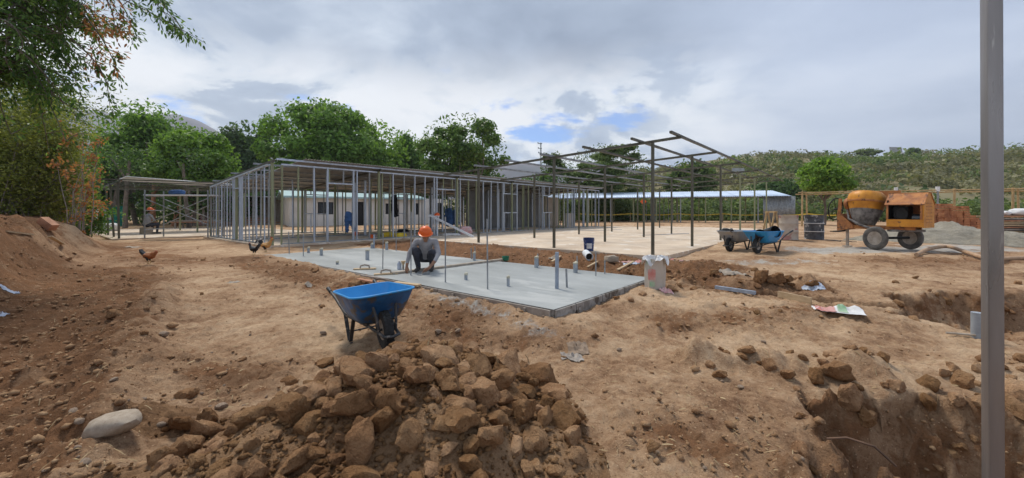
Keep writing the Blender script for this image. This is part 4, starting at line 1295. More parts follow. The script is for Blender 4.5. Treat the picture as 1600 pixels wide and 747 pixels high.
x_ = rng.uniform(-46, -22, n_); y_ = 31 + rng.uniform(-2, 6, n_) + .25 * np.abs(x_ + 22)
rad_ = rng.uniform(.8, 1.8, n_)
c_ = np.stack([x_, y_, .4 + rng.uniform(0, 2.6, n_)], -1)
scrub('thicket', 'dark green thicket behind the small post frame', c_, rad_, 150, rad_ * .085, 'leaf_dark')

# ---------------------------------------------------------------- shrubs on the left bank
def shrub(label, px, d_, ytop, hwpx, mat, n_tw, per, lsize, seed, spread=1.0, twigm='twig_grey', name='bank_shrub', droop=.3, zadd=0.0, aspect=.5, bareness=.3):
    rng = np.random.default_rng(seed)
    x0 = (px - CX) / FPX * d_
    gz = Hs(x0, d_) - .05
    hgt = CAMZ + (HY - ytop) / FPX * d_ - gz
    rx = hwpx / FPX * d_
    t = thing(name, label, 'shrub', (x0, d_, gz), 0, 'shrubs on the left bank')
    mb = MB(); C = []; T = []
    for k in range(n_tw):
        a = rng.uniform(0, 6.28); out = rx * math.sqrt(rng.uniform(.02, 1)) * spread
        top = hgt * rng.uniform(.18, 1.0) * math.sqrt(max(.08, 1 - .75 * (out / rx) ** 2))
        b0 = np.array([rng.normal() * rx * .22, rng.normal() * rx * .2, 0])
        e = np.array([math.cos(a) * out, math.sin(a) * out * .8, top])
        mid = (b0 + e) / 2 + np.array([rng.normal() * rx * .25, rng.normal() * rx * .2, top * droop * rng.uniform(.3, 1.5)])
        pts = [b0 * (1 - s_) ** 2 + mid * 2 * s_ * (1 - s_) + e * s_ ** 2 + rng.normal(size=3) * .03 * (0 < s_ < 1) for s_ in np.linspace(0, 1, 7)]
        r0 = rng.uniform(.006, .018)
        mb.tube([tuple(p) for p in pts], [r0 * (1 - .8 * s_) for s_ in np.linspace(0, 1, 7)], 5, caps=False)
        lt = rng.uniform(0, 1)
        for q in range(4):
            i_ = rng.integers(1, 7); st = pts[i_]
            e2 = st + rng.normal(size=3) * rx * .20 + np.array([0, 0, hgt * .03])
            limb(mb, st, e2, r0 * .4, r0 * .1, rng, .25, 3)
            if rng.random() > bareness:
                nn = per // 4
                C.append(e2 + rng.normal(size=(nn, 3)) * rx * .10); T.append(np.full(nn, lt))
                C.append(st + (e2 - st) * rng.random((nn, 1)) + rng.normal(size=(nn, 3)) * rx * .07); T.append(np.full(nn, lt))
        if rng.random() > bareness:
            C.append(e + rng.normal(size=(per // 2, 3)) * np.array([rx * .13, rx * .13, hgt * .06])); T.append(np.full(per // 2, lt))
    mb.build('stems', twigm, t, smooth=60)
    C = np.concatenate(C); T = np.concatenate(T)
    C[:, 2] = np.maximum(C[:, 2], .05)
    nr = rng.normal(size=C.shape); nr[:, 2] += .7; nr /= np.linalg.norm(nr, axis=1, keepdims=True)
    V, F = leaf_quads(C, nr, np.full(len(C), lsize), rng, aspect)
    link('foliage', np_mesh('foliage', V, F, mat, np.repeat(np.clip(T * .7 + rng.uniform(0, .3, len(T)), 0, 1), 4)), t)
    return t
shrub('tall olive-green shrub at the left edge on the bank', 5, 12.6, 92, 92, 'leaf_olive', 130, 150, .046, 1, bareness=.15)
shrub('olive shrub with grey twigs, second from the left edge on the bank', 62, 13.4, 112, 62, 'leaf_olive', 100, 140, .046, 2, bareness=.2)
shrub('rust-leaved shrub among the green shrubs of the bank', 122, 12.4, 186, 36, 'leaf_rust', 15, 26, .052, 3, droop=.6, bareness=.25)
shrub('dark green shrub right of the rust-leaved one on the bank', 120, 16.4, 222, 36, 'leaf_mid', 60, 120, .05, 4, bareness=.1)
shrub('mid-green shrub under the overhanging branch behind the bank', 72, 16.8, 150, 44, 'leaf_dark', 80, 150, .06, 5, bareness=.1)
shrub('bare grey-twigged bush low at the left edge of the bank', 22, 13.4, 236, 52, 'leaf_olive', 90, 34, .034, 6, bareness=.5, droop=.2)
shrub('low twiggy bush at the right end of the bank', 74, 14.4, 276, 34, 'leaf_olive', 60, 44, .036, 7, bareness=.45)
shrub('drooping pale green shrub beside the leaning white sheet', 122, 18.6, 276, 22, 'leaf_bright', 36, 60, .042, 8)
# trunks standing on the bank
for k, (px, d_, yt, lab) in enumerate([(60, 15.5, 150, 'bare grey trunk rising behind the bank shrubs'), (96, 17.0, 215, 'reddish trunk leaning behind the rust-leaved shrub')]):
    x0 = (px - CX) / FPX * d_; z0 = Hs(x0, d_) - .1; zt = CAMZ + (HY - yt) / FPX * d_
    t = thing('bank_tree', lab, 'tree', (x0, d_, z0), 0)
    mb = MB(); rg = np.random.default_rng(k + 5)
    limb(mb, (0, 0, 0), (.3, 0, zt - z0), .13, .05, rg, .05, 7)
    for j in range(5): limb(mb, (.2, 0, (zt - z0) * rg.uniform(.4, .8)), (rg.uniform(-1.4, 1.4), rg.uniform(-.8, .8), (zt - z0) * rg.uniform(.75, 1.1)), .05, .012, rg, .15, 5)
    mb.build('trunk', 'bark', t, smooth=60)
    C = rg.normal(size=(1500, 3)) * np.array([1.0, .8, .7]) + np.array([.2, 0, (zt - z0) * .95])
    nr = rg.normal(size=C.shape); nr /= np.linalg.norm(nr, axis=1, keepdims=True)
    V, F = leaf_quads(C, nr, np.full(len(C), .05), rg, .5)
    link('crown', np_mesh('crown', V, F, 'leaf_mid' if k else 'leaf_olive', np.repeat(rg.random(1500), 4)), t)

# ---------------------------------------------------------------- near tree whose branch hangs in at the top left
rng = np.random.default_rng(31)
TX, TY = -9.9, 7.0
tz = Hs(TX, TY) - .1
NT = thing('overhanging_tree', 'tree at the top left whose leafy branches hang into the picture', 'tree', (TX, TY, tz), 0)
mb = MB()
limb(mb, (0, 0, 0), (.25, .1, 3.2), .20, .13, rng, .04, 7)
def to_l(px, py, d_):
    p = atd(px, py, d_); return np.array([p.x - TX, p.y - TY, p.z - tz])
LV, LN, LS = [], [], []
leafC, leafD = [], []
def twig(a, b, r0, nleaf, spread, droop=.12):
    a, b = np.array(a), np.array(b); L = np.linalg.norm(b - a)
    side = rng.normal(size=3) * L * .08
    pts = []
    for k in range(8):
        s_ = k / 7
        pts.append(a + (b - a) * s_ + side * math.sin(math.pi * s_) + np.array([0, 0, L * droop * math.sin(math.pi * s_)]))
    mb.tube([tuple(p) for p in pts], [r0 * (1 - .85 * k / 7) + .002 for k in range(8)], 6, caps=False)
    for k in range(nleaf):
        s_ = rng.uniform(.25, 1.0); i_ = min(6, int(s_ * 7)); f = s_ * 7 - i_
        p = pts[i_] * (1 - f) + pts[i_ + 1] * f
        off = rng.normal(size=3) * spread
        leafC.append(p + off); 
        dd = off * .8 + (b - a) / L * .04 + np.array([0, 0, -.05]); leafD.append(dd / (np.linalg.norm(dd) + 1e-9))
    return pts
forks = [((30, 10, 7.2), .07), ((-20, 40, 6.6), .06), ((90, -40, 7.4), .07), ((40, 110, 7.6), .05), ((-60, 120, 7.0), .05), ((120, 40, 7.8), .05)]
for (tp, r0) in forks:
    e = to_l(*tp)
    pts = twig((.25, .1, 3.1), e, r0, 0, .1, .10)
    for q in range(21):
        st = pts[rng.integers(3, 8)]
        e2 = e + rng.normal(size=3) * np.array([.62, .5, .52])
        p2 = twig(st, e2, .018, 34, .085)
        for w in range(3):
            s2 = p2[rng.integers(3, 8)]
            twig(s2, s2 + rng.normal(size=3) * np.array([.3, .25, .2]) + np.array([.03, 0, -.12]), .007, 26, .05)
for (a_, b_, nl) in [((150, -20, 7.4), (318, 66, 7.0), 95), ((200, -30, 7.4), (290, 55, 7.3), 60), ((120, 10, 7.4), (190, 130, 7.2), 80), ((110, 60, 7.4), (172, 168, 7.1), 60), ((60, 60, 7.5), (128, 150, 7.4), 80), ((160, -30, 7.6), (205, 40, 7.4), 60),
                     ((210, -40, 7.4), (265, 30, 7.2), 55), ((100, 60, 7.3), (150, 110, 7.3), 60), ((20, 80, 7.2), (75, 150, 7.0), 60), ((130, -30, 7.3), (180, 60, 7.1), 60), ((60, -20, 7.3), (150, 20, 7.2), 80)]:
    st = to_l(*a_); e = to_l(*b_)
    twig(to_l(30, 10, 7.2) if a_[0] < 140 else to_l(90, -40, 7.4), st, .022, 20, .09)
    p2 = twig(st, e, .014, nl, .055, .06)
    for w in range(5):
        s2 = p2[rng.integers(2, 8)]
        twig(s2, s2 + rng.normal(size=3) * np.array([.16, .14, .10]) + np.array([.06, 0, -.10]), .005, 16, .035)
mb.build('trunk', 'bark', NT, smooth=60)
C = np.array(leafC); D = np.array(leafD)
n_ = len(C)
sd = np.cross(D, rng.normal(size=(n_, 3))); sd /= np.linalg.norm(sd, axis=1, keepdims=True) + 1e-9
nn = np.cross(D, sd)
Lf = rng.uniform(.055, .105, n_)[:, None]; Wf = Lf * rng.uniform(.30, .42, n_)[:, None]
P = np.stack([C, C + D * Lf * .35 + sd * Wf * .5 + nn * Lf * .06, C + D * Lf * .75 + sd * Wf * .4 + nn * Lf * .03, C + D * Lf * 1.12 - nn * Lf * .1, C + D * Lf * .75 - sd * Wf * .4 + nn * Lf * .03, C + D * Lf * .35 - sd * Wf * .5 + nn * Lf * .06], 1)
F = (np.arange(n_) * 6)[:, None] + np.arange(6)[None, :]
tint = np.clip(rng.uniform(0, 1, n_), 0, 1)
pxl = CX + FPX * (C[:, 0] + TX) / (C[:, 1] + TY)
rust = (C[:, 2] + tz > 3.9) & (pxl > 130) & (pxl < 205) & (rng.random(n_) < .55)
link('foliage', np_mesh('foliage', P[~rust].reshape(-1, 3), np.arange((~rust).sum() * 6).reshape(-1, 6), 'leaf_near', np.repeat(tint[~rust], 6)), NT)
if rust.sum(): tag(link('rusty_foliage', np_mesh('rusty_foliage', P[rust].reshape(-1, 3), np.arange(rust.sum() * 6).reshape(-1, 6), 'leaf_rust', np.repeat(tint[rust], 6)), NT), 'dry reddish leaves at the branch end')

# ================================================================== equipment and loose things
def rot_to(d3):
    return Vector(d3).to_track_quat('Z', 'Y').to_matrix()
def mat4(loc, r3x3=None):
    m_ = (r3x3.to_4x4() if r3x3 is not None else Matrix.Identity(4)); m_.translation = Vector(loc); return m_

# ---------------------------------------------------------------- wheelbarrow: local +X forward, wheel contact at the origin
def tray_ring(z, xb, xf, hw, rc, n=6):
    """rounded rectangle ring between rear xb and front xf"""
    pts = []
    for (cx_, cy_, a0) in ((xf - rc, hw - rc, 0), (xb + rc, hw - rc, 90), (xb + rc, -hw + rc, 180), (xf - rc, -hw + rc, 270)):
        for k in range(n + 1):
            a = R(a0 + 90 * k / n); pts.append((cx_ + rc * math.cos(a), cy_ + rc * math.sin(a), z))
    return pts
def make_barrow(label, inner, outer, group):
    t = thing('wheelbarrow', label, 'wheelbarrow', (0, 0, 0), 0, group)
    # tray
    secs = [(.275, -.62, -.10, .17, .08), (.29, -.67, -.06, .215, .09), (.36, -.74, .00, .255, .11), (.45, -.81, .08, .29, .13), (.54, -.87, .16, .315, .15), (.585, -.895, .20, .325, .155)]
    def loft(off, flip):
        vs_, fs = [], []
        for (z, xb, xf, hw, rc) in secs:
            vs_ += tray_ring(z + off * .6, xb + off, xf - off, hw - off, rc - off * .5)
        n = len(vs_) // len(secs)
        for j in range(len(secs) - 1):
            for i in range(n):
                q = (j * n + i, j * n + (i + 1) % n, (j + 1) * n + (i + 1) % n, (j + 1) * n + i)
                fs.append(q[::-1] if flip else q)
        fs.append(tuple(range(n)) if flip else tuple(range(n))[::-1])
        return vs_, fs, n
    mb = MB()
    v1, f1, n = loft(0, False); mb.add(v1, f1, 0)
    tr = mb.build('tray', [outer], t, smooth=60)
    mb = MB(); v2, f2, n = loft(.007, True); mb.add(v2, f2)
    mb.build('tray_lining', inner, tr, smooth=60)
    ring = tray_ring(.587, -.90, .205, .33, .16)
    mb = MB(); mb.tube(ring + [ring[0]], .011, 8, caps=False)
    mb.build('rim', inner, tr, smooth=60)
    # wheel at origin
    wr = .20
    wh = bpy.data.objects.new('wheel', None); COL.objects.link(wh); wh.parent = t; wh.location = (0, 0, wr)
    my = Matrix.Rotation(R(90), 4, 'X')
    prof = [(.105, -.035), (.13, -.047), (.165, -.049), (.188, -.040), (.197, -.018), (.198, .018), (.188, .040), (.165, .049), (.13, .047), (.105, .035)]
    mb = MB().lathe(prof, 40, my)
    for k in range(30):                    # tread blocks
        a = 2 * math.pi * k / 30
        for s_, da in ((-1, 0), (1, .1), (0, .05)):
            rm = Matrix.Rotation(-(a + da), 3, 'Y')
            mb.box(rm @ Vector((.199 if s_ == 0 else .193, s_ * .029, 0)), (.012, .022 if s_ else .020, .022), rm)
    mb.build('tyre', 'rubber', wh, smooth=35)
    prof = [(.02, -.028), (.07, -.022), (.085, -.034), (.108, -.036), (.108, .036), (.085, .034), (.07, .022), (.02, .028)]
    MB().lathe(prof, 28, my).build('wheel_rim', 'rim_steel', wh, smooth=40)
    MB().tube([(0, -.11, 0), (0, .11, 0)], .012, 8).build('axle', 'barrow_frame', wh, smooth=60)
    # frame: two long tubes from fork to handle grips
    for s_ in (-1, 1):
        MB().tube([(.23, s_ * .075, .17), (.02, s_ * .095, .205), (-.25, s_ * .15, .255), (-.75, s_ * .22, .30), (-1.02, s_ * .27, .48), (-1.32, s_ * .29, .575)], .017, 8).build('frame_tube', 'barrow_frame', t, smooth=60)
        MB().tube([(-1.22, s_ * .285, .545), (-1.35, s_ * .292, .583)], .024, 8).build('grip', 'black_plastic', t, smooth=60)
        # leg: a V of flat bar
        MB().bar((-.50, s_ * .19, .29), (-.60, s_ * .23, .0), .045, .014).build('leg', 'barrow_frame', t)
        MB().bar((-.82, s_ * .215, .32), (-.62, s_ * .23, .01), .04, .012).build('leg', 'barrow_frame', t)
        MB().box((-.61, s_ * .23, .008), (.13, .035, .014)).build('foot', 'barrow_frame', t)
        # front brace from the fork to the tray nose
        MB().tube([(.10, s_ * .085, .19), (.105, s_ * .10, .34), (.075, s_ * .12, .47)], .015, 8).build('brace', 'barrow_frame', t, smooth=60)
        MB().tube([(.082, s_ * .118, .462), (.068, s_ * .124, .485)], .022, 8).build('bolt_boss', 'barrow_frame', t, smooth=60)
    MB().tube([(.23, -.075, .17), (.275, 0, .165), (.23, .075, .17)], .016, 8).build('nose_guard', 'barrow_frame', t, smooth=60)
    MB().bar((-.60, -.23, .13), (-.60, .23, .13), .03, .012).build('leg_stretcher', 'barrow_frame', t)
    MB().box((-.36, 0, .262), (.5, .30, .016)).build('tray_bearer', 'barrow_frame', t)
    return t
GWB = 'wheelbarrows on the site'
wb = make_barrow('bright blue wheelbarrow standing behind the earth heap in the foreground', 'barrow_blue', 'barrow_blue_shaded', GWB)
wx, wy = -1.22, 3.92
wb.scale = (.93, .93, .93)
wb.location = (wx, wy, Hs(wx, wy) + .06)
wb.rotation_euler = (R(4), R(-5), math.atan2(-.83, .56))
for (px, py, lab, inn, out_, hd) in [(1140, 393, 'dusty grey-blue wheelbarrow, left of the pair beside the pale platform', 'barrow_grey', 'barrow_grey', (-.80, -.60)),
                                      (1183, 396, 'blue wheelbarrow loaded with black buckets, right of the pair by the platform', 'barrow_blue', 'barrow_blue', (-.84, -.54))]:
    b_ = make_barrow(lab, inn, out_, GWB)
    p_ = gnd(px, py)
    b_.location = (p_.x, p_.y, p_.z); b_.rotation_euler = (0, 0, math.atan2(hd[1], hd[0]))
    if inn == 'barrow_blue': barrow2 = b_
    else: barrow1 = b_

# ---------------------------------------------------------------- buckets and drums
def bucket(label, loc, r_, h_, m_, rotm=None, cat='bucket', handle=True, name='bucket', lab_m=None):
    t = thing(name, label, cat, loc, 0)
    if rotm is not None: t.rotation_euler = rotm
    MB().lathe([(0, .002), (r_ * .86, .002), (r_ * .88, .02), (r_ * .98, h_ * .80), (r_ * 1.04, h_ * .81), (r_ * 1.04, h_ * .84), (r_, h_ * .85), (r_ * 1.02, h_ * .97), (r_ * 1.05, h_ * .98), (r_ * 1.05, h_), (r_ * .97, h_), (r_ * .83, .015), (0, .012)], 24).build('pail', m_, t, smooth=50)
    if handle:
        MB().tube([(r_ * 1.05, 0, h_ * .9), (r_ * 1.12, -.03, h_ * .75), (r_ * .8, -r_ * .8, h_ * .52), (0, -r_ * 1.13, h_ * .45), (-r_ * .8, -r_ * .8, h_ * .52), (-r_ * 1.12, -.03, h_ * .75), (-r_ * 1.05, 0, h_ * .9)], .004, 6).build('handle', 'galvanised', t, smooth=60)
    if lab_m:
        MB().grid(lambda a, b: (math.sin(-.6 + 1.0 * a) * (r_ * .965 + .004), -math.cos(-.6 + 1.0 * a) * (r_ * .965 + .004), h_ * (.2 + .4 * b)), 8, 2).build('paper_patch', lab_m, t, smooth=60)
    return t
p_ = at(920, 392, PLATZ)
bucket('dark blue plastic pail with a pale patch on the platform', (p_.x, p_.y, PLATZ), .15, .37, 'blue_bucket', lab_m='sack_white')
p_ = at(790, 407, SLABZ)
bucket('small green tub on the far edge of the fresh slab', (p_.x, p_.y, SLABZ + .002), .085, .10, 'green_plastic', handle=False, name='tub')
# pails lying in the blue barrow
def in_barrow(b_, loc): 
    rz = b_.rotation_euler[2]
    return (b_.location.x + loc[0] * math.cos(rz) - loc[1] * math.sin(rz), b_.location.y + loc[0] * math.sin(rz) + loc[1] * math.cos(rz), b_.location.z + loc[2])
bucket('black pail lying on its side in the blue barrow, its mouth towards us', in_barrow(barrow2, (-.50, -.02, .50)), .155, .34, 'black_plastic', (R(75), 0, R(12)), handle=False)
bucket('pale grey pail leaning in the rear of the blue barrow', in_barrow(barrow2, (-.76, .06, .36)), .14, .32, 'cloth_bluewhite', (R(28), R(-14), 0), handle=True)
bucket('small black pail in the nose of the blue barrow', in_barrow(barrow2, (-.08, .0, .40)), .12, .26, 'black_plastic', (R(55), 0, R(-20)), handle=False)
for k, (xx_, yy_, lab) in enumerate([(.02, .10, 'black rubber glove lying over the nose of the grey-blue barrow'), (-.10, -.12, 'second black glove on the rim of the grey-blue barrow')]):
    o = bpy.data.objects.new('work_glove', None); COL.objects.link(o); o.location = in_barrow(barrow1, (xx_ + .08, yy_, .60)); o.rotation_euler = (0, 0, 1.2 + k)
    tag(o, lab, 'glove')
    MB().tube([(-.12, 0, .0), (-.04, .01, .025), (.04, 0, .03), (.09, 0, .02)], [.045, .05, .05, .035], 10).build('cuff', 'black_plastic', o, smooth=60)
    for j in range(4): MB().tube([(.07, -.03 + j * .02, .025), (.13, -.035 + j * .024, .018), (.17, -.036 + j * .026, .0)], [.013, .012, .009], 7).build('finger', 'black_plastic', o, smooth=60)
    MB().tube([(.0, .04, .02), (.05, .075, .012), (.09, .085, .0)], [.014, .013, .009], 7).build('thumb', 'black_plastic', o, smooth=60)

def drum(label, px, py, r_, h_, m_):
    p_ = gnd(px, py)
    t = thing('drum', label, 'drum', (p_.x, p_.y, p_.z - .01), R(20))
    prof = [(0, .0), (r_, 0), (r_ * 1.02, .012), (r_, .025)]
    for zc_ in (.33, .66):
        prof += [(r_, h_ * zc_ - .03), (r_ * 1.035, h_ * zc_), (r_, h_ * zc_ + .03)]
    prof += [(r_, h_ - .03), (r_ * 1.025, h_ - .015), (r_ * 1.025, h_), (r_ * .97, h_), (r_ * .97, h_ - .5), (0, h_ - .5)]
    MB().lathe(prof, 32).build('shell', m_, t, smooth=40)
    for zc_ in (.33, .66):
        MB().lathe([(r_ * 1.036, h_ * zc_ - .012), (r_ * 1.046, h_ * zc_), (r_ * 1.036, h_ * zc_ + .012)], 32).build('hoop', 'sack_white' if m_ == 'drum_dark' else 'drum_beige', t, smooth=40)
    return t, p_
dA, pA = drum('beige and pinkish metal drum, left of the two drums', 1232, 374, .30, .90, 'drum_beige')
dB, pB = drum('dark blotched metal drum with pale hoops, right of the two', 1272, 374, .30, .90, 'drum_dark')
# wooden A-shaped trestle standing behind the beige drum
p_ = Vector((pA.x + .3, pA.y + 1.2, Hs(pA.x + .3, pA.y + 1.2)))
TR = thing('trestle', 'small pale wooden A-shaped trestle behind the beige drum', 'trestle', p_, 0)
for s_ in (-1, 1):
    for y_ in (0, .5):
        MB().bar((s_ * .20, y_, 0), (s_ * .03, y_, .98), .06, .035).build('leg', 'bamboo', TR)
MB().bar((0, -.1, 1.0), (0, .6, 1.0), .07, .05).build('top_bar', 'bamboo', TR)
MB().bar((-.2, -.03, .42), (.2, -.03, .42), .05, .02).build('rail', 'bamboo', TR)
MB().bar((-.2, .53, .42), (.2, .53, .42), .05, .02).build('rail', 'bamboo', TR)

# ---------------------------------------------------------------- concrete mixer (local X right, Y back)
p_ = gnd(1367, 390)
MX = thing('concrete_mixer', 'orange towable concrete mixer with a tilting drum and engine housing', 'concrete mixer', (p_.x, p_.y, p_.z - .01), R(-60))
MX.scale = (.84, .95, 1.0)
def wheel(parent, loc, wr, wd):
    w = bpy.data.objects.new('wheel', None); COL.objects.link(w); w.parent = parent; w.location = loc
    my = Matrix.Rotation(R(90), 4, 'X')
    MB().lathe([(wr * .56, -wd * .36), (wr * .66, -wd * .5), (wr * .86, -wd * .5), (wr * .96, -wd * .38), (wr, -wd * .15), (wr, wd * .15), (wr * .96, wd * .38), (wr * .86, wd * .5), (wr * .66, wd * .5), (wr * .56, wd * .36)], 36, my).build('tyre', 'rubber_dusty', w, smooth=40)
    MB().lathe([(.0, -wd * .18), (wr * .16, -wd * .2), (wr * .20, -wd * .08), (wr * .42, -wd * .12), (wr * .48, -wd * .34), (wr * .58, -wd * .38), (wr * .58, wd * .38), (wr * .2, wd * .3), (0, wd * .3)], 28, my).build('wheel_rim', 'rim_steel', w, smooth=35)
    for k in range(5):
        a = k * 2 * math.pi / 5
        MB().tube([(math.cos(a) * wr * .3, -wd * .2, math.sin(a) * wr * .3), (math.cos(a) * wr * .3, -wd * .08, math.sin(a) * wr * .3)], wr * .04, 6).build('wheel_nut', 'engine_dark', w)
    return w
wheel(MX, (.05, -.10, .33), .33, .18)
wheel(MX, (.55, 1.05, .33), .33, .18)
MB().tube([(.05, -.1, .33), (.3, .5, .33), (.55, 1.05, .33)], .035, 8).build('axle', 'engine_dark', MX, smooth=60)
# chassis: drawbar beams and upright
for y_ in (.15, .65):
    MB().bar((-.98, y_, .62), (.95, y_, .62), .06, .10).build('chassis_rail', 'orange_rust', MX)
MB().bar((-.95, .05, .62), (-.95, .75, .62), .08, .08).build('cross_member', 'orange_rust', MX)
MB().bar((-.92, .4, .58), (-.92, .4, .05), .07, .07).build('jack_leg', 'rim_steel', MX)
MB().box((-.92, .4, .03), (.22, .2, .03)).build('jack_foot', 'rim_steel', MX)
MB().tube([(-.98, .4, .50), (-1.18, .4, .47), (-1.36, .4, .46)], [.03, .028, .02], 8).build('drawbar', 'engine_dark', MX, smooth=60)
MB().lathe([(.03, -.012), (.05, -.012), (.05, .012), (.03, .012)], 14, mat4((-1.40, .4, .46)), closed=True).build('tow_eye', 'engine_dark', MX, smooth=60)
gs = MB()
for y_ in (.06, .74):
    gs.add([(-1.08, y_ - .012, .50), (-.62, y_ - .012, .58), (-.62, y_ - .012, .68), (-1.00, y_ - .012, 1.02), (-1.08, y_ - .012, 1.02), (-1.08, y_ + .012, .50), (-.62, y_ + .012, .58), (-.62, y_ + .012, .68), (-1.00, y_ + .012, 1.02), (-1.08, y_ + .012, 1.02)],
           [(0, 1, 2, 3, 4), (9, 8, 7, 6, 5), (0, 5, 6, 1), (1, 6, 7, 2), (2, 7, 8, 3), (3, 8, 9, 4), (4, 9, 5, 0)])
    gs.bar((-1.02, y_, 1.0), (-.98, y_, 1.46), .09, .05)
gs.box((-1.03, .4, .76), (.05, .64, .5))
gs.build('drum_bracket', 'orange_rust', MX)
MB().lathe([(0, -.05), (.16, -.05), (.18, -.02), (.18, .05), (.07, .07), (0, .07)], 20, mat4((-.90, .36, 1.30), rot_to((1, 0, .1)))).build('trunnion', 'orange_rust', MX, smooth=40)
# tilting wheel
tw = bpy.data.objects.new('tilt_wheel', None); COL.objects.link(tw); tw.parent = MX; tw.location = (-1.22, .28, 1.15); tw.rotation_euler = (0, R(8), R(-14))
ringp = [(0, .33 * math.cos(a), .33 * math.sin(a)) for a in np.linspace(0, 2 * math.pi, 33)]
MB().tube(ringp, .019, 8, caps=False).build('rim', 'engine_dark', tw, smooth=60)
for k in range(4):
    a = k * math.pi / 2 + .4
    MB().tube([(0, 0, 0), (0, .33 * math.cos(a), .33 * math.sin(a))], .011, 6).build('spoke', 'engine_dark', tw)
MB().tube([(-.04, 0, 0), (.25, 0, 0)], .025, 8).build('shaft', 'engine_dark', tw, smooth=60)
# drum: wide belly band, cone down to a crusted bottom, mouth tilted up and away
dm = mat4((-.42, .38, .72), rot_to((.02, .16, 1)))
tk = bpy.data.objects.new('drum', None); COL.objects.link(tk); tk.parent = MX
MB().lathe([(.445, .40), (.50, .56), (.51, .60)], 40, dm).build('lower_shell', 'orange_paint', tk, smooth=60)
MB().lathe([(0, -.06), (.22, -.055), (.28, -.02), (.385, .22), (.445, .40)], 40, dm).build('crusted_bottom', 'cement_crust', tk, smooth=60)
MB().lathe([(.51, .595), (.535, .60), (.54, .645), (.51, .655)], 40, dm).build('ring_gear', 'orange_rust', tk, smooth=30)
MB().lathe([(.51, .65), (.515, .74), (.49, .84), (.42, .90), (.40, .92), (.38, .92), (.385, .89), (.45, .84), (.47, .75), (.47, .5), (.3, .12), (0, .06)], 40, dm).build('upper_shell', 'orange_paint', tk, smooth=60)
# yoke holding the drum underneath
MB().tube([(-.92, .36, 1.22), (-.80, .2, .86), (-.45, .05, .70), (-.12, .05, .60), (.12, .15, .62)], .035, 8).build('yoke', 'cement_crust', MX, smooth=60)
# loading panel behind the drum
MB().box((-.35, 1.0, 1.45), (1.35, .04, .46)).build('hopper_panel', 'orange_rust', MX)
for x_ in (-.95, .25): MB().bar((x_, 1.03, .6), (x_, 1.03, 1.66), .05, .05).build('hopper_post', 'orange_rust', MX)
MB().box((.12, .93, 1.52), (.14, .06, .16)).build('control_box', 'white_plastic', MX)
# engine housing: open-sided box with a chamfered roof
hs = bpy.data.objects.new('engine_housing', None); COL.objects.link(hs); hs.parent = MX
x0, x1, y0, y1, z0, z1 = .30, 1.16, -.02, .82, .66, 1.50
MB().box(((x0 + x1) / 2, y0 + .015, z0 + .10), (x1 - x0, .03, .20)).build('front_sill', 'orange_paint', hs)
mb = MB()
mb.add([(x1, y0, z0 - .02), (x1, y1, z0 - .02), (x1, y1, z1 - .22), (x1, (y0 + y1) / 2 + .12, z1 + .06), (x1, (y0 + y1) / 2 - .12, z1 + .06), (x1, y0, z1 - .22)] + [(x1 + .03, y0, z0 - .02), (x1 + .03, y1, z0 - .02), (x1 + .03, y1, z1 - .22), (x1 + .03, (y0 + y1) / 2 + .12, z1 + .06), (x1 + .03, (y0 + y1) / 2 - .12, z1 + .06), (x1 + .03, y0, z1 - .22)],
       [(5, 4, 3, 2, 1, 0), (6, 7, 8, 9, 10, 11)] + [(i, (i + 1) % 6, 6 + (i + 1) % 6, 6 + i) for i in range(6)])
mb.build('end_panel', 'orange_paint', hs)
for k in range(7):
    MB().box((x1 + .033, (y0 + y1) / 2, z0 + .12 + k * .085), (.012, .46, .016)).build('louvre', 'orange_rust', hs)
ym = (y0 + y1) / 2
for sg_ in (-1, 1):
    ya, yb_ = ym + sg_ * .12, (y0 - .03 if sg_ < 0 else y1 + .03)
    qv = [(x0 - .04, ya, z1 + .07), (x1 + .05, ya, z1 + .07), (x1 + .05, yb_, z1 - .235), (x0 - .04, yb_, z1 - .235)]
    if sg_ > 0: qv = qv[::-1]
    mb = MB(); mb.add(qv + [(a_, b_, c_ - .018) for a_, b_, c_ in qv], [(3, 2, 1, 0), (4, 5, 6, 7), (0, 1, 5, 4), (1, 2, 6, 5), (2, 3, 7, 6), (3, 0, 4, 7)])
    mb.build('roof_slope', 'orange_rust', hs)
MB().box(((x0 + x1) / 2 + .005, ym, z1 + .072), (x1 - x0 + .09, .25, .02)).build('roof_top', 'orange_rust', hs)
for x_ in (x0 + .02, x1 - .03): MB().bar((x_, y0 + .01, z0 + .2), (x_, y0 + .01, z1 - .21), .05, .03).build('corner_post', 'orange_rust', hs)
MB().box((x0 + .02, .4, (z0 + z1) / 2 - .05), (.03, .8, .7)).build('inner_panel', 'engine_dark', hs)
MB().box(((x0 + x1) / 2, y1, z0 + .30), (x1 - x0, .03, .64)).build('back_panel', 'orange_rust', hs)
en = bpy.data.objects.new('engine', None); COL.objects.link(en); en.parent = MX
MB().box((.58, .40, .98), (.34, .42, .46)).build('block', 'engine_dark', en)
for k in range(6): MB().box((.58, .40, .80 + k * .07), (.40, .47, .012)).build('cooling_fin', 'engine_dark', en)
MB().tube([(.88, .22, .88), (1.08, .22, .88)], .13, 18).build('fuel_tank', 'glass_dark', en, smooth=40)
MB().lathe([(0, 0), (.17, 0), (.17, .05), (.14, .05), (.14, .02), (0, .02)], 22, mat4((.62, .13, 1.0), rot_to((0, -1, 0)))).build('pulley', 'engine_dark', en, smooth=40)
MB().bar((.35, .1, .55), (.95, .7, .55), .3, .06).build('sump_plate', 'cement_crust', MX)

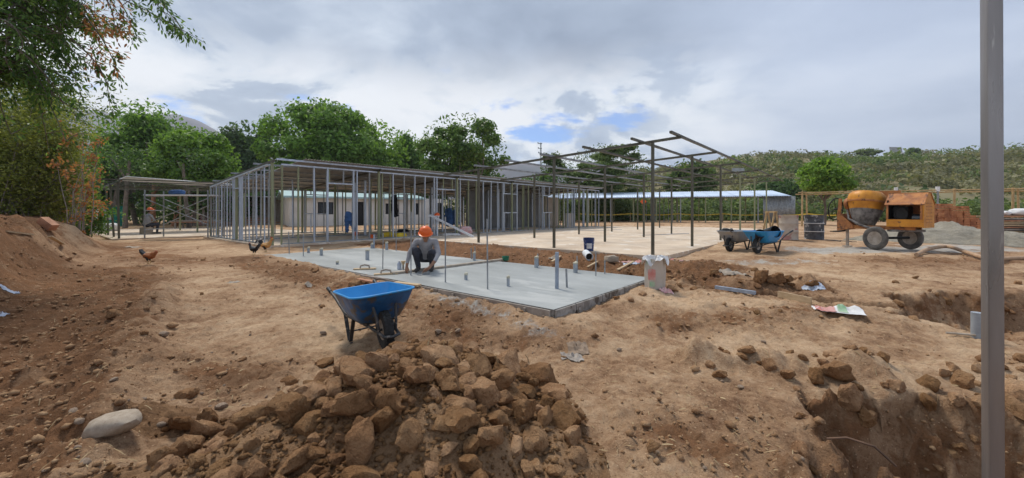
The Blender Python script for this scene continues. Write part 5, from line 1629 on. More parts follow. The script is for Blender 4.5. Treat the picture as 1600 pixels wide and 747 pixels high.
# ---------------------------------------------------------------- sand heap, bricks, timber, sacks at the right
def mound(name, label, cx_, cy_, rx, ry, h_, mat, seed, kind=None, rough=.25):
    n = 90
    xs_ = np.linspace(-1.1, 1.1, n); X, Y = np.meshgrid(xs_, xs_)
    q = np.sqrt(X ** 2 + Y ** 2) + fbm(X * rx + seed, Y * ry, .8, 4) * rough
    z = h_ * np.clip(1 - q, 0, 1) ** .85 * (1 + .25 * fbm(X * rx - seed, Y * ry + 2, 1.6, 4)) + .05 * np.abs(fbm(X * rx, Y * ry + seed, 4, 4, .6)) * (q < 1)
    z = np.where(q >= 1, -.06, z)
    V = np.stack([X * rx, Y * ry, H(X * rx + cx_, Y * ry + cy_) + z - 0], -1).reshape(-1, 3)
    ii = (np.arange(n - 1)[:, None] * n + np.arange(n - 1)[None, :]).ravel()
    F = np.stack([ii, ii + 1, ii + n + 1, ii + n], -1)
    kp = (q < 1).ravel(); F = F[kp[F].any(1)]
    o = link(name, np_mesh(name, V, F, mat, smooth=True), None, (cx_, cy_, 0))
    return tag(o, label, 'sand heap')
mound('sand_heap', 'grey-brown sand heap behind the mixer and the steel post', (1490 - CX) / FPX * 14.2, 14.4, 3.6, 1.8, .62, 'sand', 3)
mound('sand_heap', 'low spill of sand at the right edge of the photo', (1600 - CX) / FPX * 12.8, 13.0, 2.2, 1.2, .34, 'sand', 8)

brick_me = MB().box((0, 0, .045), (.235, .12, .082)).mesh('brick', 'brick')
def brick_stack(label, px, d_, n_l, n_d, n_h, rot):
    x0_ = (px - CX) / FPX * d_
    t = thing('brick_stack', label, 'bricks', (x0_, d_, Hs(x0_, d_)), rot, 'brick stacks behind the sand heap')
    rb = random.Random(px)
    for k in range(n_h):
        for j in range(n_d):
            for i in range(n_l):
                if k >= n_h - 2 and rb.random() < .3: continue
                if j and k < n_h - 3: continue
                o = link('brick', brick_me, t, (i * .262 + rb.uniform(-.014, .014), j * .135 + rb.uniform(-.03, .02), k * .097), rb.gauss(0, .03))
    MB().box(((n_l - 1) * .131, (n_d) * .0675 + .03, .045 * n_h), (n_l * .24, n_d * .10, .09 * n_h - .26)).build('core', 'brick', t)
for k, (px, lab, nh) in enumerate([(1456, 'brick stack next to the mixer housing, leftmost of the row', 14), (1477, 'tall brick stack, second from the mixer housing', 14), (1498, 'brick stack with a ragged top, third from the mixer', 13), (1518, 'lower brick stack partly hidden by the steel post', 9)]):
    brick_stack(lab, px, 16.6 + .15 * k, 2, 4, nh, R(-4 + k))
# timber pile at the right edge
x0_ = (1590 - CX) / FPX * 17.5
TP = thing('timber_pile', 'stack of sawn planks at the right edge beyond the sand', 'timber', (x0_, 17.5, Hs(x0_, 17.5)), R(6))
rt = random.Random(4)
for k in range(9):
    for j in range(4):
        MB().box((rt.uniform(-.15, .15), j * .24 + rt.uniform(-.02, .02), .05 + k * .095), (2.6 + rt.uniform(-.3, .3), .2, .06)).build('plank', rt.choice(['wood_red', 'wood_pale', 'wood_grey']), TP)
for k in range(10):
    MB().box((0 if k % 2 else .5, .36, .10 + (k // 2) * .19 - .0), (.07, .8, .03)).build('spacer', 'wood_grey', TP)
# spaced timber layer below the bricks
def sack(name, label, loc, size, mat, rz=0, cat='sack', seed=0, tie=False):
    me_v, me_f = [], []
    rg = random.Random(seed); off = Vector((seed * 1.3, seed * 2.1, 0))
    bm = bmesh.new(); bmesh.ops.create_icosphere(bm, subdivisions=3, radius=1)
    for v in bm.verts:
        c = v.co.copy()
        e = Vector([math.copysign(abs(t_) ** .62, t_) for t_ in c])
        n_ = mnoise.fractal(c * 1.9 + off, 1, 2, 3) * .16
        v.co = Vector((e.x * size[0], e.y * size[1], max(-.0, (e.z + .75) / 1.75) * size[2] * 2)) * (1 + n_)
        v.co.z = max(v.co.z, 0.004)
    me = bpy.data.meshes.new(name); bm.to_mesh(me); bm.free()
    me.materials.append(M[mat]); shade(me, 60)
    o = link(name, me, None, loc, rz)
    return tag(o, label, cat)
x0_ = (1580 - CX) / FPX * 17.4
sack('sack', 'plump white sack on top of the timber pile', (x0_ + .8, 17.6, Hs(x0_, 17.6) + .87), (.5, .35, .14), 'sack_white', .1, seed=1)
sack('sack', 'flat white sack beside the plump one on the timber', (x0_ + .1, 17.8, Hs(x0_, 17.6) + .87), (.35, .28, .09), 'sack_white', .5, seed=2)
sack('sack', 'white sack slumped in front of the timber pile at the right edge', (x0_ + .9, 17.0, Hs(x0_, 17) ), (.5, .3, .3), 'sack_white', .2, seed=3)

# tan hose snaking on the ground in front of the mixer
hp = [gnd(px, py) for px, py in ((1432, 400), (1450, 396), (1480, 393), (1510, 399), (1545, 407), (1580, 406), (1640, 404))]
lift = [.03, .10, .13, .07, .03, .03, .03]
hk = [Vector((p.x, p.y, p.z + l)) for p, l in zip(hp, lift)]
hs2 = []
for k in range(len(hk) - 1):
    a_, b_, c_, d2 = hk[max(0, k - 1)], hk[k], hk[k + 1], hk[min(len(hk) - 1, k + 2)]
    for t in np.linspace(0, 1, 8)[:-1]:
        t = float(t)
        hs2.append(.5 * ((2 * b_) + (c_ - a_) * t + (2 * a_ - 5 * b_ + 4 * c_ - d2) * t * t + (3 * b_ - 3 * c_ + d2 - a_) * t ** 3))
mb = MB(); mb.tube(hs2, .045, 10)
tag(mb.build('hose', 'hose_tan', None, smooth=60), 'thick tan hose arching over the ground right of the mixer', 'hose')
for (a_, b_, lab) in (((1290, 376), (1335, 378), 'thin black cable on the ground from the dark drum to the mixer'),):
    pa, pb = gnd(*a_), gnd(*b_)
    mid = [(pa + (pb - pa) * s_) for s_ in np.linspace(0, 1, 8)]
    mb = MB(); mb.tube([(p.x, p.y + .15 * math.sin(k * 1.7), Hs(p.x, p.y + .15 * math.sin(k * 1.7)) + .012) for k, p in enumerate(mid)], .012, 6)
    tag(mb.build('cable', 'black_plastic', None, smooth=60), lab, 'cable')

# ---------------------------------------------------------------- bamboo rail structure along the right
BR = thing('bamboo_rail_fence', 'long line of yellow bamboo poles on posts along the right back', 'fence', (0, 0, 0), 0)
fence_pts = [atd(1252, 301, 27), atd(1330, 299, 26), atd(1398, 298, 25), atd(1463, 297, 24), atd(1489, 296.5, 23.6), atd(1580, 295, 22.5), atd(1700, 293, 21)]
for k in range(len(fence_pts) - 1):
    a_, b_ = fence_pts[k], fence_pts[k + 1]
    for dz, dy in ((0, 0), (-.11, .25)):
        MB().tube([(a_.x - .2, a_.y + dy, a_.z + dz), ((a_.x + b_.x) / 2, (a_.y + b_.y) / 2 + dy, (a_.z + b_.z) / 2 + dz - .02), (b_.x + .2, b_.y + dy, b_.z + dz)], .034, 8).build('bamboo_pole', 'bamboo', BR, smooth=60)
for k, q in enumerate(fence_pts):
    z0_ = Hs(q.x, q.y)
    MB().tube([(q.x, q.y - .06, z0_ - .1), (q.x + .03, q.y - .06, q.z + .08)], [.06, .05], 8).build('post', 'galvanised_dull' if k in (2, 3) else 'bamboo', BR, smooth=60)
    if k in (0, 1, 5):
        MB().tube([(q.x + .35, q.y - .06, z0_ - .1), (q.x + .30, q.y - .06, q.z + .04)], [.055, .045], 8).build('post', 'bamboo', BR, smooth=60)
    if k in (2, 3): MB().lathe([(.0, 0), (.10, 0), (.10, .28), (0, .28)], 12, mat4((q.x + .02, q.y - .06, q.z - .08))).build('post_cap', 'white_plastic', BR, smooth=40)
# caution tape line at the back of the yard, on thin stakes
TP2 = thing('caution_tape_line', 'yellow caution tape strung on thin stakes at the back of the yard', 'caution tape', (0, 0, 0), 0)
tp = [atd(px, 334, d_) for px, d_ in ((905, 41), (985, 40), (1060, 38.5), (1130, 37), (1200, 35), (1262, 32), (1330, 30))]
for k in range(len(tp) - 1):
    a_, b_ = tp[k], tp[k + 1]
    MB().grid(lambda s_, w_: (a_.x + (b_.x - a_.x) * s_, a_.y + (b_.y - a_.y) * s_ + .02 * w_, a_.z - .12 * math.sin(math.pi * s_) + .09 * (w_ - .5)), 8, 1).build('tape', 'tape_yellow', TP2)
for k, q in enumerate(tp):
    MB().bar((q.x, q.y + .05, Hs(q.x, q.y) - .1), (q.x, q.y + .05, q.z + .12), .05, .05).build('stake', 'wood_pale', TP2)
# orange diamond warning board on its post
q = atd(1005, 315, 37)
SG = thing('warning_sign', 'orange diamond warning board on a pale post near the long shed', 'sign', (q.x, q.y, Hs(q.x, q.y)), 0)
hz_ = q.z - Hs(q.x, q.y)
MB().bar((0, .03, -.1), (0, .03, hz_ + .2), .07, .05).build('post', 'primer_olive', SG)
MB().box((0, -.03, hz_), (.42, .02, .42), Matrix.Rotation(R(45), 3, 'Y')).build('board', 'orange_plastic', SG)
MB().box((0, -.044, hz_), (.07, .006, .24), Matrix.Rotation(R(0), 3, 'Y')).build('symbol', 'pink_bag', SG)
# white panels lying at the back of the yard
q = at(1020, 347, PLATZ + .02)
SGp = tag(MB().box((0, 0, .05), (3.6, 1.0, .05)).box((.3, .1, .1), (3.0, .9, .04)).build('sheet_stack', 'zinc_white', None, loc=(q.x * .8, q.y * .8, PLATZ + .0)), 'pair of white sheets lying flat on the far side of the platform', 'sheets')
# utility pole
px_, d_ = 845, 62
x0_ = (px_ - CX) / FPX * d_
zt_ = CAMZ + (HY - 223) / FPX * d_
UP = thing('utility_pole', 'pale concrete utility pole with short crossarms behind the bare frame', 'pole', (x0_, d_, .3), 0)
MB().tube([(0, 0, 0), (0, 0, zt_ - .3)], [.19, .11], 12).build('shaft', 'sack_white', UP, smooth=60)
for dz, w_ in ((.15, .5), (.9, .45), (1.6, .4)):
    MB().bar((-w_, -.15, zt_ - .3 - dz), (w_ * .4, -.15, zt_ - .3 - dz), .10, .10).build('crossarm', 'galvanised_dull', UP)
    MB().lathe([(0, 0), (.05, 0), (.07, .06), (.05, .12), (0, .16)], 10, mat4((-w_ + .06, -.15, zt_ - .25 - dz))).build('insulator', 'engine_dark', UP, smooth=50)
# hut on the hilltop and red-roofed hut at the foot of the hill
for (px, py, d_, w_, h_, m1, m2, lab) in [(1407, 240, 158, 4.5, 2.4, 'prefab_wall', 'zinc_sheet', 'tiny white hut on the skyline of the hill'), (1158, 273, 95, 2.6, 1.0, 'prefab_wall', 'zinc_sheet', 'small hut with a low tin roof among trees at the hill foot')]:
    q = atd(px, py, d_)
    HT = thing('hut', lab, 'hut', (q.x, q.y, q.z - h_ * .8), .1)
    MB().box((0, w_ * .35, h_ / 2), (w_, w_ * .7, h_)).build('wall', m1, HT)
    MB().box((-.15 * w_, -.02, h_ * .5), (w_ * .16, .06, h_ * .5)).build('window', 'dark_opening', HT)
    MB().box((.22 * w_, -.02, h_ * .42), (w_ * .18, .06, h_ * .8)).build('door', 'dark_opening', HT)
    MB().bar((-w_ * .6, w_ * .35, h_ + .25), (w_ * .6, w_ * .35, h_ + .25), .12, w_ * .95, up=(0, .15, .98)).build('roof', m2, HT)
    MB().box((0, w_ * .4, -2.5), (w_ * .98, w_ * .6, 5.0)).build('footing', 'hill_soil', HT)

# ================================================================== small things on and round the slabs
# standing torn cement bag against the slab corner
p_ = gnd(1024, 450)
CB = thing('cement_bag', 'torn paper cement bag standing upright at the slab corner, red and green print', 'cement bag', (p_.x, p_.y, p_.z - .01), R(5))
rg = random.Random(5)
def bag_side(a, b):
    an = 2 * math.pi * a
    r_ = .145 + .012 * math.sin(an * 3 + 1) + .010 * math.sin(an * 7 + b * 4)
    x_ = math.copysign(abs(math.cos(an)) ** .7, math.cos(an)) * r_ * 1.05
    y_ = math.copysign(abs(math.sin(an)) ** .7, math.sin(an)) * r_ * .75
    return (x_ * (1 - .06 * b), y_, .47 * b + .012 * math.sin(an * 5) * b)
MB().grid(bag_side, 48, 14).build('bag', 'board_beige', CB, smooth=60)
def patch(a0, a1, b0, b1): return lambda a, b: tuple(Vector(bag_side(a0 + (a1 - a0) * a, b0 + (b1 - b0) * b)) * 1.0 + Vector((math.cos(2 * math.pi * (a0 + (a1 - a0) * a)), math.sin(2 * math.pi * (a0 + (a1 - a0) * a)), 0)) * .003)
MB().grid(patch(.55, .72, .32, .68), 12, 6).build('red_print', 'faded_red', CB, smooth=60)
MB().grid(patch(.61, .71, .10, .26), 10, 5).build('green_print', 'faded_green', CB, smooth=60)
MB().grid(patch(.50, .64, .84, .98), 10, 4).build('green_print', 'faded_green', CB, smooth=60)
def crumple(a, b):
    an = 2 * math.pi * a; r_ = .03 + .16 * b
    return (math.cos(an) * r_ * 1.15, math.sin(an) * r_ * .85, .50 + .05 * math.sin(an * 4 + 1) * b - .06 * b * b + .03 * math.sin(an * 9 + b * 6))
MB().grid(crumple, 40, 6).build('torn_top', 'sack_white', CB, smooth=60)

def rag(name, label, px, py, sx_, sy_, h_, mat, seed, cat='litter', z=None, rz=None):
    """crumpled sheet lying on the ground"""
    p_ = gnd(px, py) if z is None else at(px, py, z)
    rg = random.Random(seed); off = Vector((seed * 1.9, seed * .7, 0))
    mb = MB()
    def fn(a, b):
        x_, y_ = (a - .5) * 2 * sx_, (b - .5) * 2 * sy_
        ed = 1 + .25 * mnoise.noise(Vector((a * 3, b * 3, seed)))
        n_ = abs(mnoise.fractal(Vector((a * 3.2, b * 3.2, 0)) + off, 1, 2, 4))
        zz = (Hs(p_.x + x_ * ed, p_.y + y_ * ed) - p_.z) if z is None else 0
        return (x_ * ed, y_ * ed, zz + .006 + h_ * n_ * (1.2 - abs(a - .5) - abs(b - .5)))
    mb.grid(fn, 16, 12)
    o = mb.build(name, mat, None, smooth=50, loc=p_)
    return tag(o, label, cat)
rag('plastic_sheet', 'crumpled bluish plastic lying at the left edge near the bank', 18, 457, .11, .07, .05, 'cloth_bluewhite', 1)
rag('plastic_sheet', 'pale plastic scrap at the very left edge, nearer than the other', 4, 491, .07, .05, .05, 'cloth_bluewhite', 2)
rag('paper_scrap', 'torn pale paper and rags at the right foot of the earth heap', 903, 549, .10, .10, .07, 'stone_brown', 3)
rag('cloth_scrap', 'dark crumpled rag beside the torn paper at the heap', 893, 560, .10, .08, .06, 'wood_grey', 4)
rag('paper_sack', 'flattened white cement sack on the clod mound by the trench', 1148, 428, .26, .16, .10, 'dusty_paper', 5)
rag('cloth_scrap', 'pale crumpled rag by the puddle near the trench', 1272, 450, .13, .10, .08, 'cloth_bluewhite', 6)
rag('plastic_scrap', 'white paper scrap lying near the left edge of the fresh slab', 366, 442, .10, .07, .03, 'dusty_paper', 7)
rag('plastic_scrap', 'white scrap beside the small post frame slab', 210, 385, .20, .16, .05, 'dusty_paper', 8)
rag('paper_scrap', 'white paper scrap near the steel rods left of the slab', 483, 445, .06, .05, .04, 'dusty_paper', 9)
rag('plastic_bag', 'pink and white scrap at the foot of the torn cement bag', 1040, 455, .10, .07, .10, 'pink_bag', 10)
rag('plastic_bag', 'white crumpled bag on the spoil behind the fresh slab', 865, 403, .12, .09, .08, 'dusty_paper', 11)
rag('plastic_bag', 'pale plastic on the spoil near the slab corner', 985, 413, .16, .08, .05, 'cloth_bluewhite', 12)
rag('mesh_scrap', 'red plastic netting scraps along the edge of the platform', 1000, 408, .45, .10, .05, 'faded_red', 13)
rag('mesh_scrap', 'red plastic netting scrap right of the standing cement bag', 1052, 405, .30, .08, .04, 'faded_red', 14)

# flattened cement sack with red and green print
pa, pb = gnd(1270, 481), gnd(1350, 488)
dv = pb - pa; an = math.atan2(dv.y, dv.x); L_ = math.hypot(dv.x, dv.y)
FS = thing('cement_sack', 'flattened cement sack with red and green print beside the trench', 'cement sack', pa, an)
def lay(x0_, x1_, w0, dz):
    def fn(a, b):
        x_ = x0_ + (x1_ - x0_) * a; y_ = (b - .5) * w0
        wx_ = pa.x + x_ * math.cos(an) - y_ * math.sin(an); wy_ = pa.y + x_ * math.sin(an) + y_ * math.cos(an)
        return (x_, y_, max(-.03, Hs(wx_, wy_) - pa.z) + .012 + dz + .02 * abs(mnoise.fractal(Vector((x_ * 5, y_ * 5, 3)), 1, 2, 3)))
    return fn
MB().grid(lay(0, L_, .26, 0), 30, 8).build('paper', 'sack_white', FS, smooth=60)
MB().grid(lay(.02, L_ * .42, .25, .004), 14, 6).build('red_print', 'faded_red', FS, smooth=60)
MB().grid(lay(L_ * .28, L_ * .45, .22, .008), 10, 6).build('red_print', 'faded_red', FS, smooth=60)
MB().grid(lay(L_ * .50, L_ * .68, .20, .004), 10, 6).build('green_print', 'faded_green', FS, smooth=60)

def plank(label, a_, b_, w_, t_, m_, lift=.0, name='plank', z=None):
    pa = gnd(*a_) if z is None else at(*a_, z); pb = gnd(*b_) if z is None else at(*b_, z)
    mb = MB().bar((0, 0, t_ / 2 + lift), (pb.x - pa.x, pb.y - pa.y, pb.z - pa.z + t_ / 2 + lift), w_, t_)
    return tag(mb.build(name, m_, None, loc=pa), label, 'plank')
plank('reddish board lying behind the blue wheelbarrow', (560, 440), (590, 447), .09, .025, 'wood_red', .02)
plank('pale board lying between the wheelbarrow and the fresh slab', (618, 447), (655, 449), .10, .025, 'wood_pale', .02)
plank('grey board along the slab edge right of the wheelbarrow', (565, 435), (612, 441), .07, .02, 'wood_grey', .03)
plank('thin stick lying near the slab edge left of the worker', (585, 432), (640, 445), .03, .02, 'wood_pale', .03)
plank('board standing on edge beside the narrow trench', (1216, 465), (1268, 476), .025, .09, 'wood_pale', .0)
plank('dark pipe lying in the trench at the clod mound', (1118, 454), (1180, 463), .05, .05, 'conduit', .02, 'pipe')
plank('pale board lying on the spoil behind the slab, left one', (862, 411), (876, 402), .05, .02, 'wood_pale', .02)
plank('pale board on the spoil near the platform corner', (965, 424), (990, 411), .05, .02, 'wood_pale', .02)
plank('pale board pointing at the fresh slab between two stubs', (918, 420), (934, 411), .04, .02, 'wood_pale', .02)
plank('board lying at the foot of the bank on the left', (78, 372), (98, 384), .08, .03, 'wood_pale', .02)
plank('thick orange-brown log lying at the end of the bank', (66, 350), (84, 362), .20, .18, 'wood_red', .0, 'log')
plank('long stick lying below the log on the bank', (10, 365), (52, 372), .04, .03, 'wood_pale', .02)
# straightedge, floats and bottles by the worker
pa, pb = at(612, 429, SLABZ), at(792, 406, SLABZ)
tag(MB().bar((0, 0, .022), (pb.x - pa.x, pb.y - pa.y, .022), .10, .04).build('straightedge', 'dusty_paper', None, loc=pa), 'long pale straightedge board lying across the fresh slab', 'straightedge')
for (px, py, lab, rz) in ((570, 421, 'wooden float with a looped handle on the slab edge, left one', .2), (603, 429, 'wooden float on the slab edge nearest the worker', .35)):
    q = at(px, py, SLABZ)
    t = thing('float_trowel', lab, 'trowel', (q.x, q.y, SLABZ + .002), rz)
    MB().box((0, 0, .012), (.42, .12, .022)).build('blade', 'wood_pale', t)
    MB().tube([(-.09, 0, .02), (-.08, 0, .07), (0, 0, .09), (.08, 0, .07), (.09, 0, .02)], .016, 8).build('handle', 'wood_grey', t, smooth=60)
def bottle(label, px, py, h_, r_, m_):
    q = at(px, py, SLABZ)
    t = thing('bottle', label, 'bottle', (q.x, q.y, SLABZ + .001), 0)
    MB().lathe([(0, 0), (r_, 0), (r_ * 1.03, .01), (r_, h_ * .3), (r_ * .92, h_ * .38), (r_, h_ * .46), (r_, h_ * .68), (r_ * .4, h_ * .86), (r_ * .36, h_ * .93), (0, h_ * .93)], 16).build('body', m_, t, smooth=50)
    MB().lathe([(0, h_ * .93), (r_ * .42, h_ * .93), (r_ * .42, h_), (0, h_)], 12).build('cap', 'sack_white', t, smooth=40)
bottle('clear bluish plastic bottle on the slab left of the worker', 624, 421, .17, .042, 'cloth_bluewhite')
q = at(630, 421, SLABZ)
BRS = thing('brush', 'upright brush standing on the slab beside the bottle', 'brush', (q.x, q.y, SLABZ), .3)
MB().tube([(0, 0, 0), (0, 0, .09)], [.022, .018], 10).build('handle', 'wood_grey', BRS, smooth=60)
MB().tube([(0, 0, .09), (.0, 0, .17)], [.018, .05], 10).build('bristles', 'wood_pale', BRS, smooth=60)

# white drain pipe with a dark mouth on the spoil
q = gnd(921, 407)
DP = thing('drain_pipe', 'short white drain pipe with its dark mouth towards us on the spoil', 'pipe', (q.x, q.y, q.z + .07), R(12))
MB().lathe([(.085, 0), (.085, .55), (.076, .55), (.076, 0)], 24, mat4((0, 0, .0), rot_to((.25, 1, .05))), closed=True).build('wall', 'white_plastic', DP, smooth=50)
MB().lathe([(.0, .12), (.075, .12)], 24, mat4((0, 0, .0), rot_to((.25, 1, .05)))).build('mouth_shade', 'black_plastic', DP)  # black disc stands for the shade inside the pipe
sack('stone_lump', 'rounded grey concrete lump on the spoil behind the slab', gnd(955, 410), (.15, .12, .07), 'stone_pale', .2, 'lump', 7)
o = put_rock(rock_mesh('boulder', 91, 'stone_pale', 3, 3, (1, .62, .5), .55, .03), 'boulder', None, gnd(176, 676), .155, random.Random(1), .52, .05)
o.rotation_euler = (0, R(-6), R(20))
tag(o, 'smooth pale oblong boulder lying at the lower left', 'boulder')
# grey pipe standing in the far pit and white pipe on its edge
q = gnd(1527, 527)
tag(MB().tube([(0, 0, -.1), (0, 0, .26)], .05, 14).build('pipe', 'pipe_grey', None, smooth=40, loc=q), 'grey pipe standing upright in the pit beside the steel post', 'pipe')
pa, pb = gnd(1478, 527), gnd(1524, 530)
tag(MB().tube([(0, 0, .03), ((pb.x - pa.x), (pb.y - pa.y), pb.z - pa.z + .04)], .012, 10).build('pipe', 'dusty_paper', None, smooth=40, loc=pa), 'thin white pipe lying at the edge of the pit by the steel post', 'pipe')
# bent rebar in the near pit
pa = gnd(1292, 702); pb = gnd(1400, 742)
mb = MB(); mb.tube([(0, 0, .03), ((pb.x - pa.x) * .3, (pb.y - pa.y) * .3, (pb.z - pa.z) * .2 + .08), ((pb.x - pa.x) * .7, (pb.y - pa.y) * .7, (pb.z - pa.z) * .6 + .1), (pb.x - pa.x, pb.y - pa.y, pb.z - pa.z + .05)], .007, 7)
tag(mb.build('rebar', 'rust_wire', None, smooth=60, loc=pa), 'bent rusty bar hanging into the pit at the lower right', 'rebar')
# thin roots and twigs sticking out of the heap
for k, (px, py, dx_, h_) in enumerate(((665, 548, .03, .12), (780, 570, -.03, .10), (828, 560, -.05, .09), (690, 545, .02, .08))):
    q_ = heap_ray(px, py + 14)
    if q_:
        mb = MB(); mb.tube([(0, 0, -.03), (dx_ * .4, .01, h_ * .5), (dx_, 0, h_)], [.006, .005, .003], 6)
        tag(mb.build('twig', 'straw', None, smooth=60, loc=(q_[0], q_[1], heap_top(*q_) + .03)), ['pale twig sticking out of the heap just right of the wheelbarrow', 'curved root near the middle of the heap top', 'thin root near the right top of the heap', 'short pale twig at the back of the heap'][k], 'twig')

# things inside the stud building
def inA(x, y, z=0): return (BLDA0[0] + x * VX + y * UX, BLDA0[1] + x * VY + y * UY, BLDAZ + z)
def hang(name, label, px, py_top, py_bot, d_, w_, mat, trousers=True, seed=0):
    a_ = atd(px, py_top, d_); b_ = atd(px, py_bot, d_); h_ = a_.z - b_.z
    mb = MB()
    def tubeg(x0_, x1_, r0, r1, z0_, z1_):
        n = 12
        pts = [(x0_ + (x1_ - x0_) * k / n + .012 * math.sin(k * 1.9 + seed), .012 * math.cos(k * 2.3), z0_ + (z1_ - z0_) * k / n) for k in range(n + 1)]
        mb.tube(pts, [r0 + (r1 - r0) * k / n + .008 * math.sin(k * 1.4 + seed) for k in range(n + 1)], 12)
    if trousers:
        tubeg(0, 0, w_ * .42, w_ * .5, 0, -h_ * .4)
        tubeg(-w_ * .22, -w_ * .2, w_ * .28, w_ * .18, -h_ * .32, -h_ * .95)
        tubeg(w_ * .22, w_ * .62, w_ * .26, w_ * .17, -h_ * .34, -h_ * .88)
    else:
        tubeg(0, 0.02, w_ * .40, w_ * .55, 0, -h_)
        tubeg(-w_ * .4, -w_ * .65, w_ * .2, w_ * .13, -.05, -h_ * .75)
    o = mb.build(name, mat, None, smooth=60, loc=a_)
    o.scale = (1, .55, 1)
    return tag(o, label, 'clothes')
hang('work_trousers', 'blue work trousers hanging on a stud near the front of the building', 545, 334, 364, 15.6, .34, 'cloth_blue', True, 1)
hang('dark_jacket', 'dark jacket hung on an inner stud before the cream house', 617, 305, 338, 21, .30, 'cloth_black', False, 3)
hang('blue_jacket', 'blue overalls hung deep inside the stud building, left one', 702, 326, 352, 23, .40, 'cloth_blue', False, 4)
hang('blue_jacket', 'blue overalls hung deep inside the stud building, right one', 712, 328, 350, 23.3, .36, 'cloth_blue', False, 5)
q = at(612, 372, BLDAZ)
sack('cloth_bundle', 'yellow tarpaulin bundle on the floor of the stud building, left one', at(608, 371, BLDAZ), (.26, .2, .11), 'yellow_bag', .2, 'bundle', 11)
sack('cloth_bundle', 'yellow tarpaulin bundle on the floor of the stud building, right one', at(626, 371, BLDAZ), (.24, .18, .10), 'yellow_bag', .6, 'bundle', 12)
sack('cloth_bundle', 'black cloth bundle behind the yellow tarpaulins', at(630, 363, BLDAZ), (.3, .2, .08), 'cloth_black', .1, 'bundle', 13)
sack('cloth_bundle', 'pink and white sack slumped at the foot of the leaning plank', at(728, 366, BLDAZ), (.30, .22, .20), 'pink_bag', .3, 'sack', 14)
sack('cloth_bundle', 'flat white sack on the floor left of the leaning plank', at(705, 368, BLDAZ), (.42, .2, .05), 'sack_white', .1, 'sack', 15)
for (px, py, lab) in ((580, 373, 'small red-orange pail on the floor near the yellow bundles'), (557, 368, 'red-orange pail beside the hanging blue trousers')):
    q = at(px, py, BLDAZ)
    bucket(lab, (q.x, q.y, BLDAZ), .09, .17, 'orange_plastic', handle=False)
q0_ = atd(671, 336, 18.2); q1_ = at(740, 371, BLDAZ)
LPk = tag(MB().bar((0, 0, 0), (q1_.x - q0_.x, q1_.y - q0_.y, q1_.z - q0_.z + .02), .05, .09).build('leaning_plank', 'zinc_white', None, loc=q0_), 'long white bar leaning from a stand down to the platform', 'plank')
ST = thing('saw_stand', 'white metal stand holding up the leaning bar', 'stand', (q0_.x, q0_.y, BLDAZ), .2)
hs_ = q0_.z - BLDAZ - .05
for (a_, b_) in (((-.05, 0), (0, 0)), ((.36, 0), (.40, 0)), ((-.05, .4), (0, .4)), ((.36, .4), (.42, .4))):
    MB().bar((a_[0], a_[1], 0), (b_[0], b_[1], hs_), .03, .03).build('leg', 'zinc_white', ST)
MB().box((.2, .2, hs_), (.52, .5, .03)).build('top', 'zinc_white', ST)
q = atd(685, 338, 18.4)
HH = thing('hard_hat', 'orange hard hat resting on the white stand in the building', 'hard hat', (q0_.x + .30, q0_.y + .25, BLDAZ + hs_ + .016), 0)
def helmet_parts(parent, m_, r_=.125):
    MB().lathe([(r_ * 1.02, 0), (r_ * 1.0, r_ * .3), (r_ * .88, r_ * .65), (r_ * .6, r_ * .95), (r_ * .25, r_ * 1.08), (0, r_ * 1.1)], 24).build('shell', m_, parent, smooth=60)
    def brim(a, b):
        an = 2 * math.pi * a
        rr_ = r_ * (1.0 + .14 * b + (.42 * b * max(0, -math.sin(an)) ** 2))
        return (math.cos(an) * rr_, math.sin(an) * rr_, .012 - .012 * b)
    MB().grid(brim, 32, 2).build('brim', m_, parent, smooth=60)
    MB().tube([(0, -r_ * 1.0, .03), (0, -r_ * .72, r_ * .86), (0, 0, r_ * 1.12), (0, r_ * .72, r_ * .86), (0, r_ * 1.0, .03)], .010, 6).build('ridge', m_, parent, smooth=60)
helmet_parts(HH, 'orange_plastic')

# left background: leaning sheets, green netting, orange post, planks and rubble
def lean_sheet(label, pts_px, mat):
    vs_ = [atd(*p) for p in pts_px]
    c = sum(vs_, Vector()) / len(vs_)
    mb = MB(); n = len(vs_); nrm = (vs_[1] - vs_[0]).cross(vs_[2] - vs_[0]).normalized() * .015
    mb.add([v - c + nrm for v in vs_] + [v - c - nrm for v in vs_], [tuple(range(n)), tuple(range(n, 2 * n))[::-1]] + [(i, n + i, n + (i + 1) % n, (i + 1) % n) for i in range(n)])
    return tag(mb.build('leaning_sheet', mat, None, loc=c), label, 'sheet')
lean_sheet('tall white sheet standing on end behind the bank shrubs', [(118, 303, 21), (127, 300, 21.2), (133, 343, 21), (121, 344, 21)], 'zinc_white')
lean_sheet('white sheet leaning at an angle beside the small post frame', [(134, 326, 21.5), (146, 318, 22.5), (164, 342, 22), (148, 345, 21)], 'sack_white')
lean_sheet('dark sheet leaning behind the white sheet at the left', [(142, 310, 23), (147, 310, 23.5), (178, 343, 22.5), (166, 344, 22)], 'black_plastic')
GN = thing('green_netting', 'green shade netting strung between stakes behind the small frame', 'netting', (0, 0, 0), 0)
pts = [atd(62, 340, 26), atd(100, 340, 27), atd(150, 340, 28), atd(199, 340, 29)]
for k in range(3):
    a_, b_ = pts[k], pts[k + 1]
    z0_ = Hs(a_.x, a_.y)
    MB().grid(lambda s_, w_: (a_.x + (b_.x - a_.x) * s_, a_.y + (b_.y - a_.y) * s_ + .12 * math.sin(s_ * 14 + k), z0_ + .05 + (1.55 - .18 * math.sin(math.pi * s_)) * w_), 24, 6).build('net_panel', 'green_mesh', GN, smooth=60)
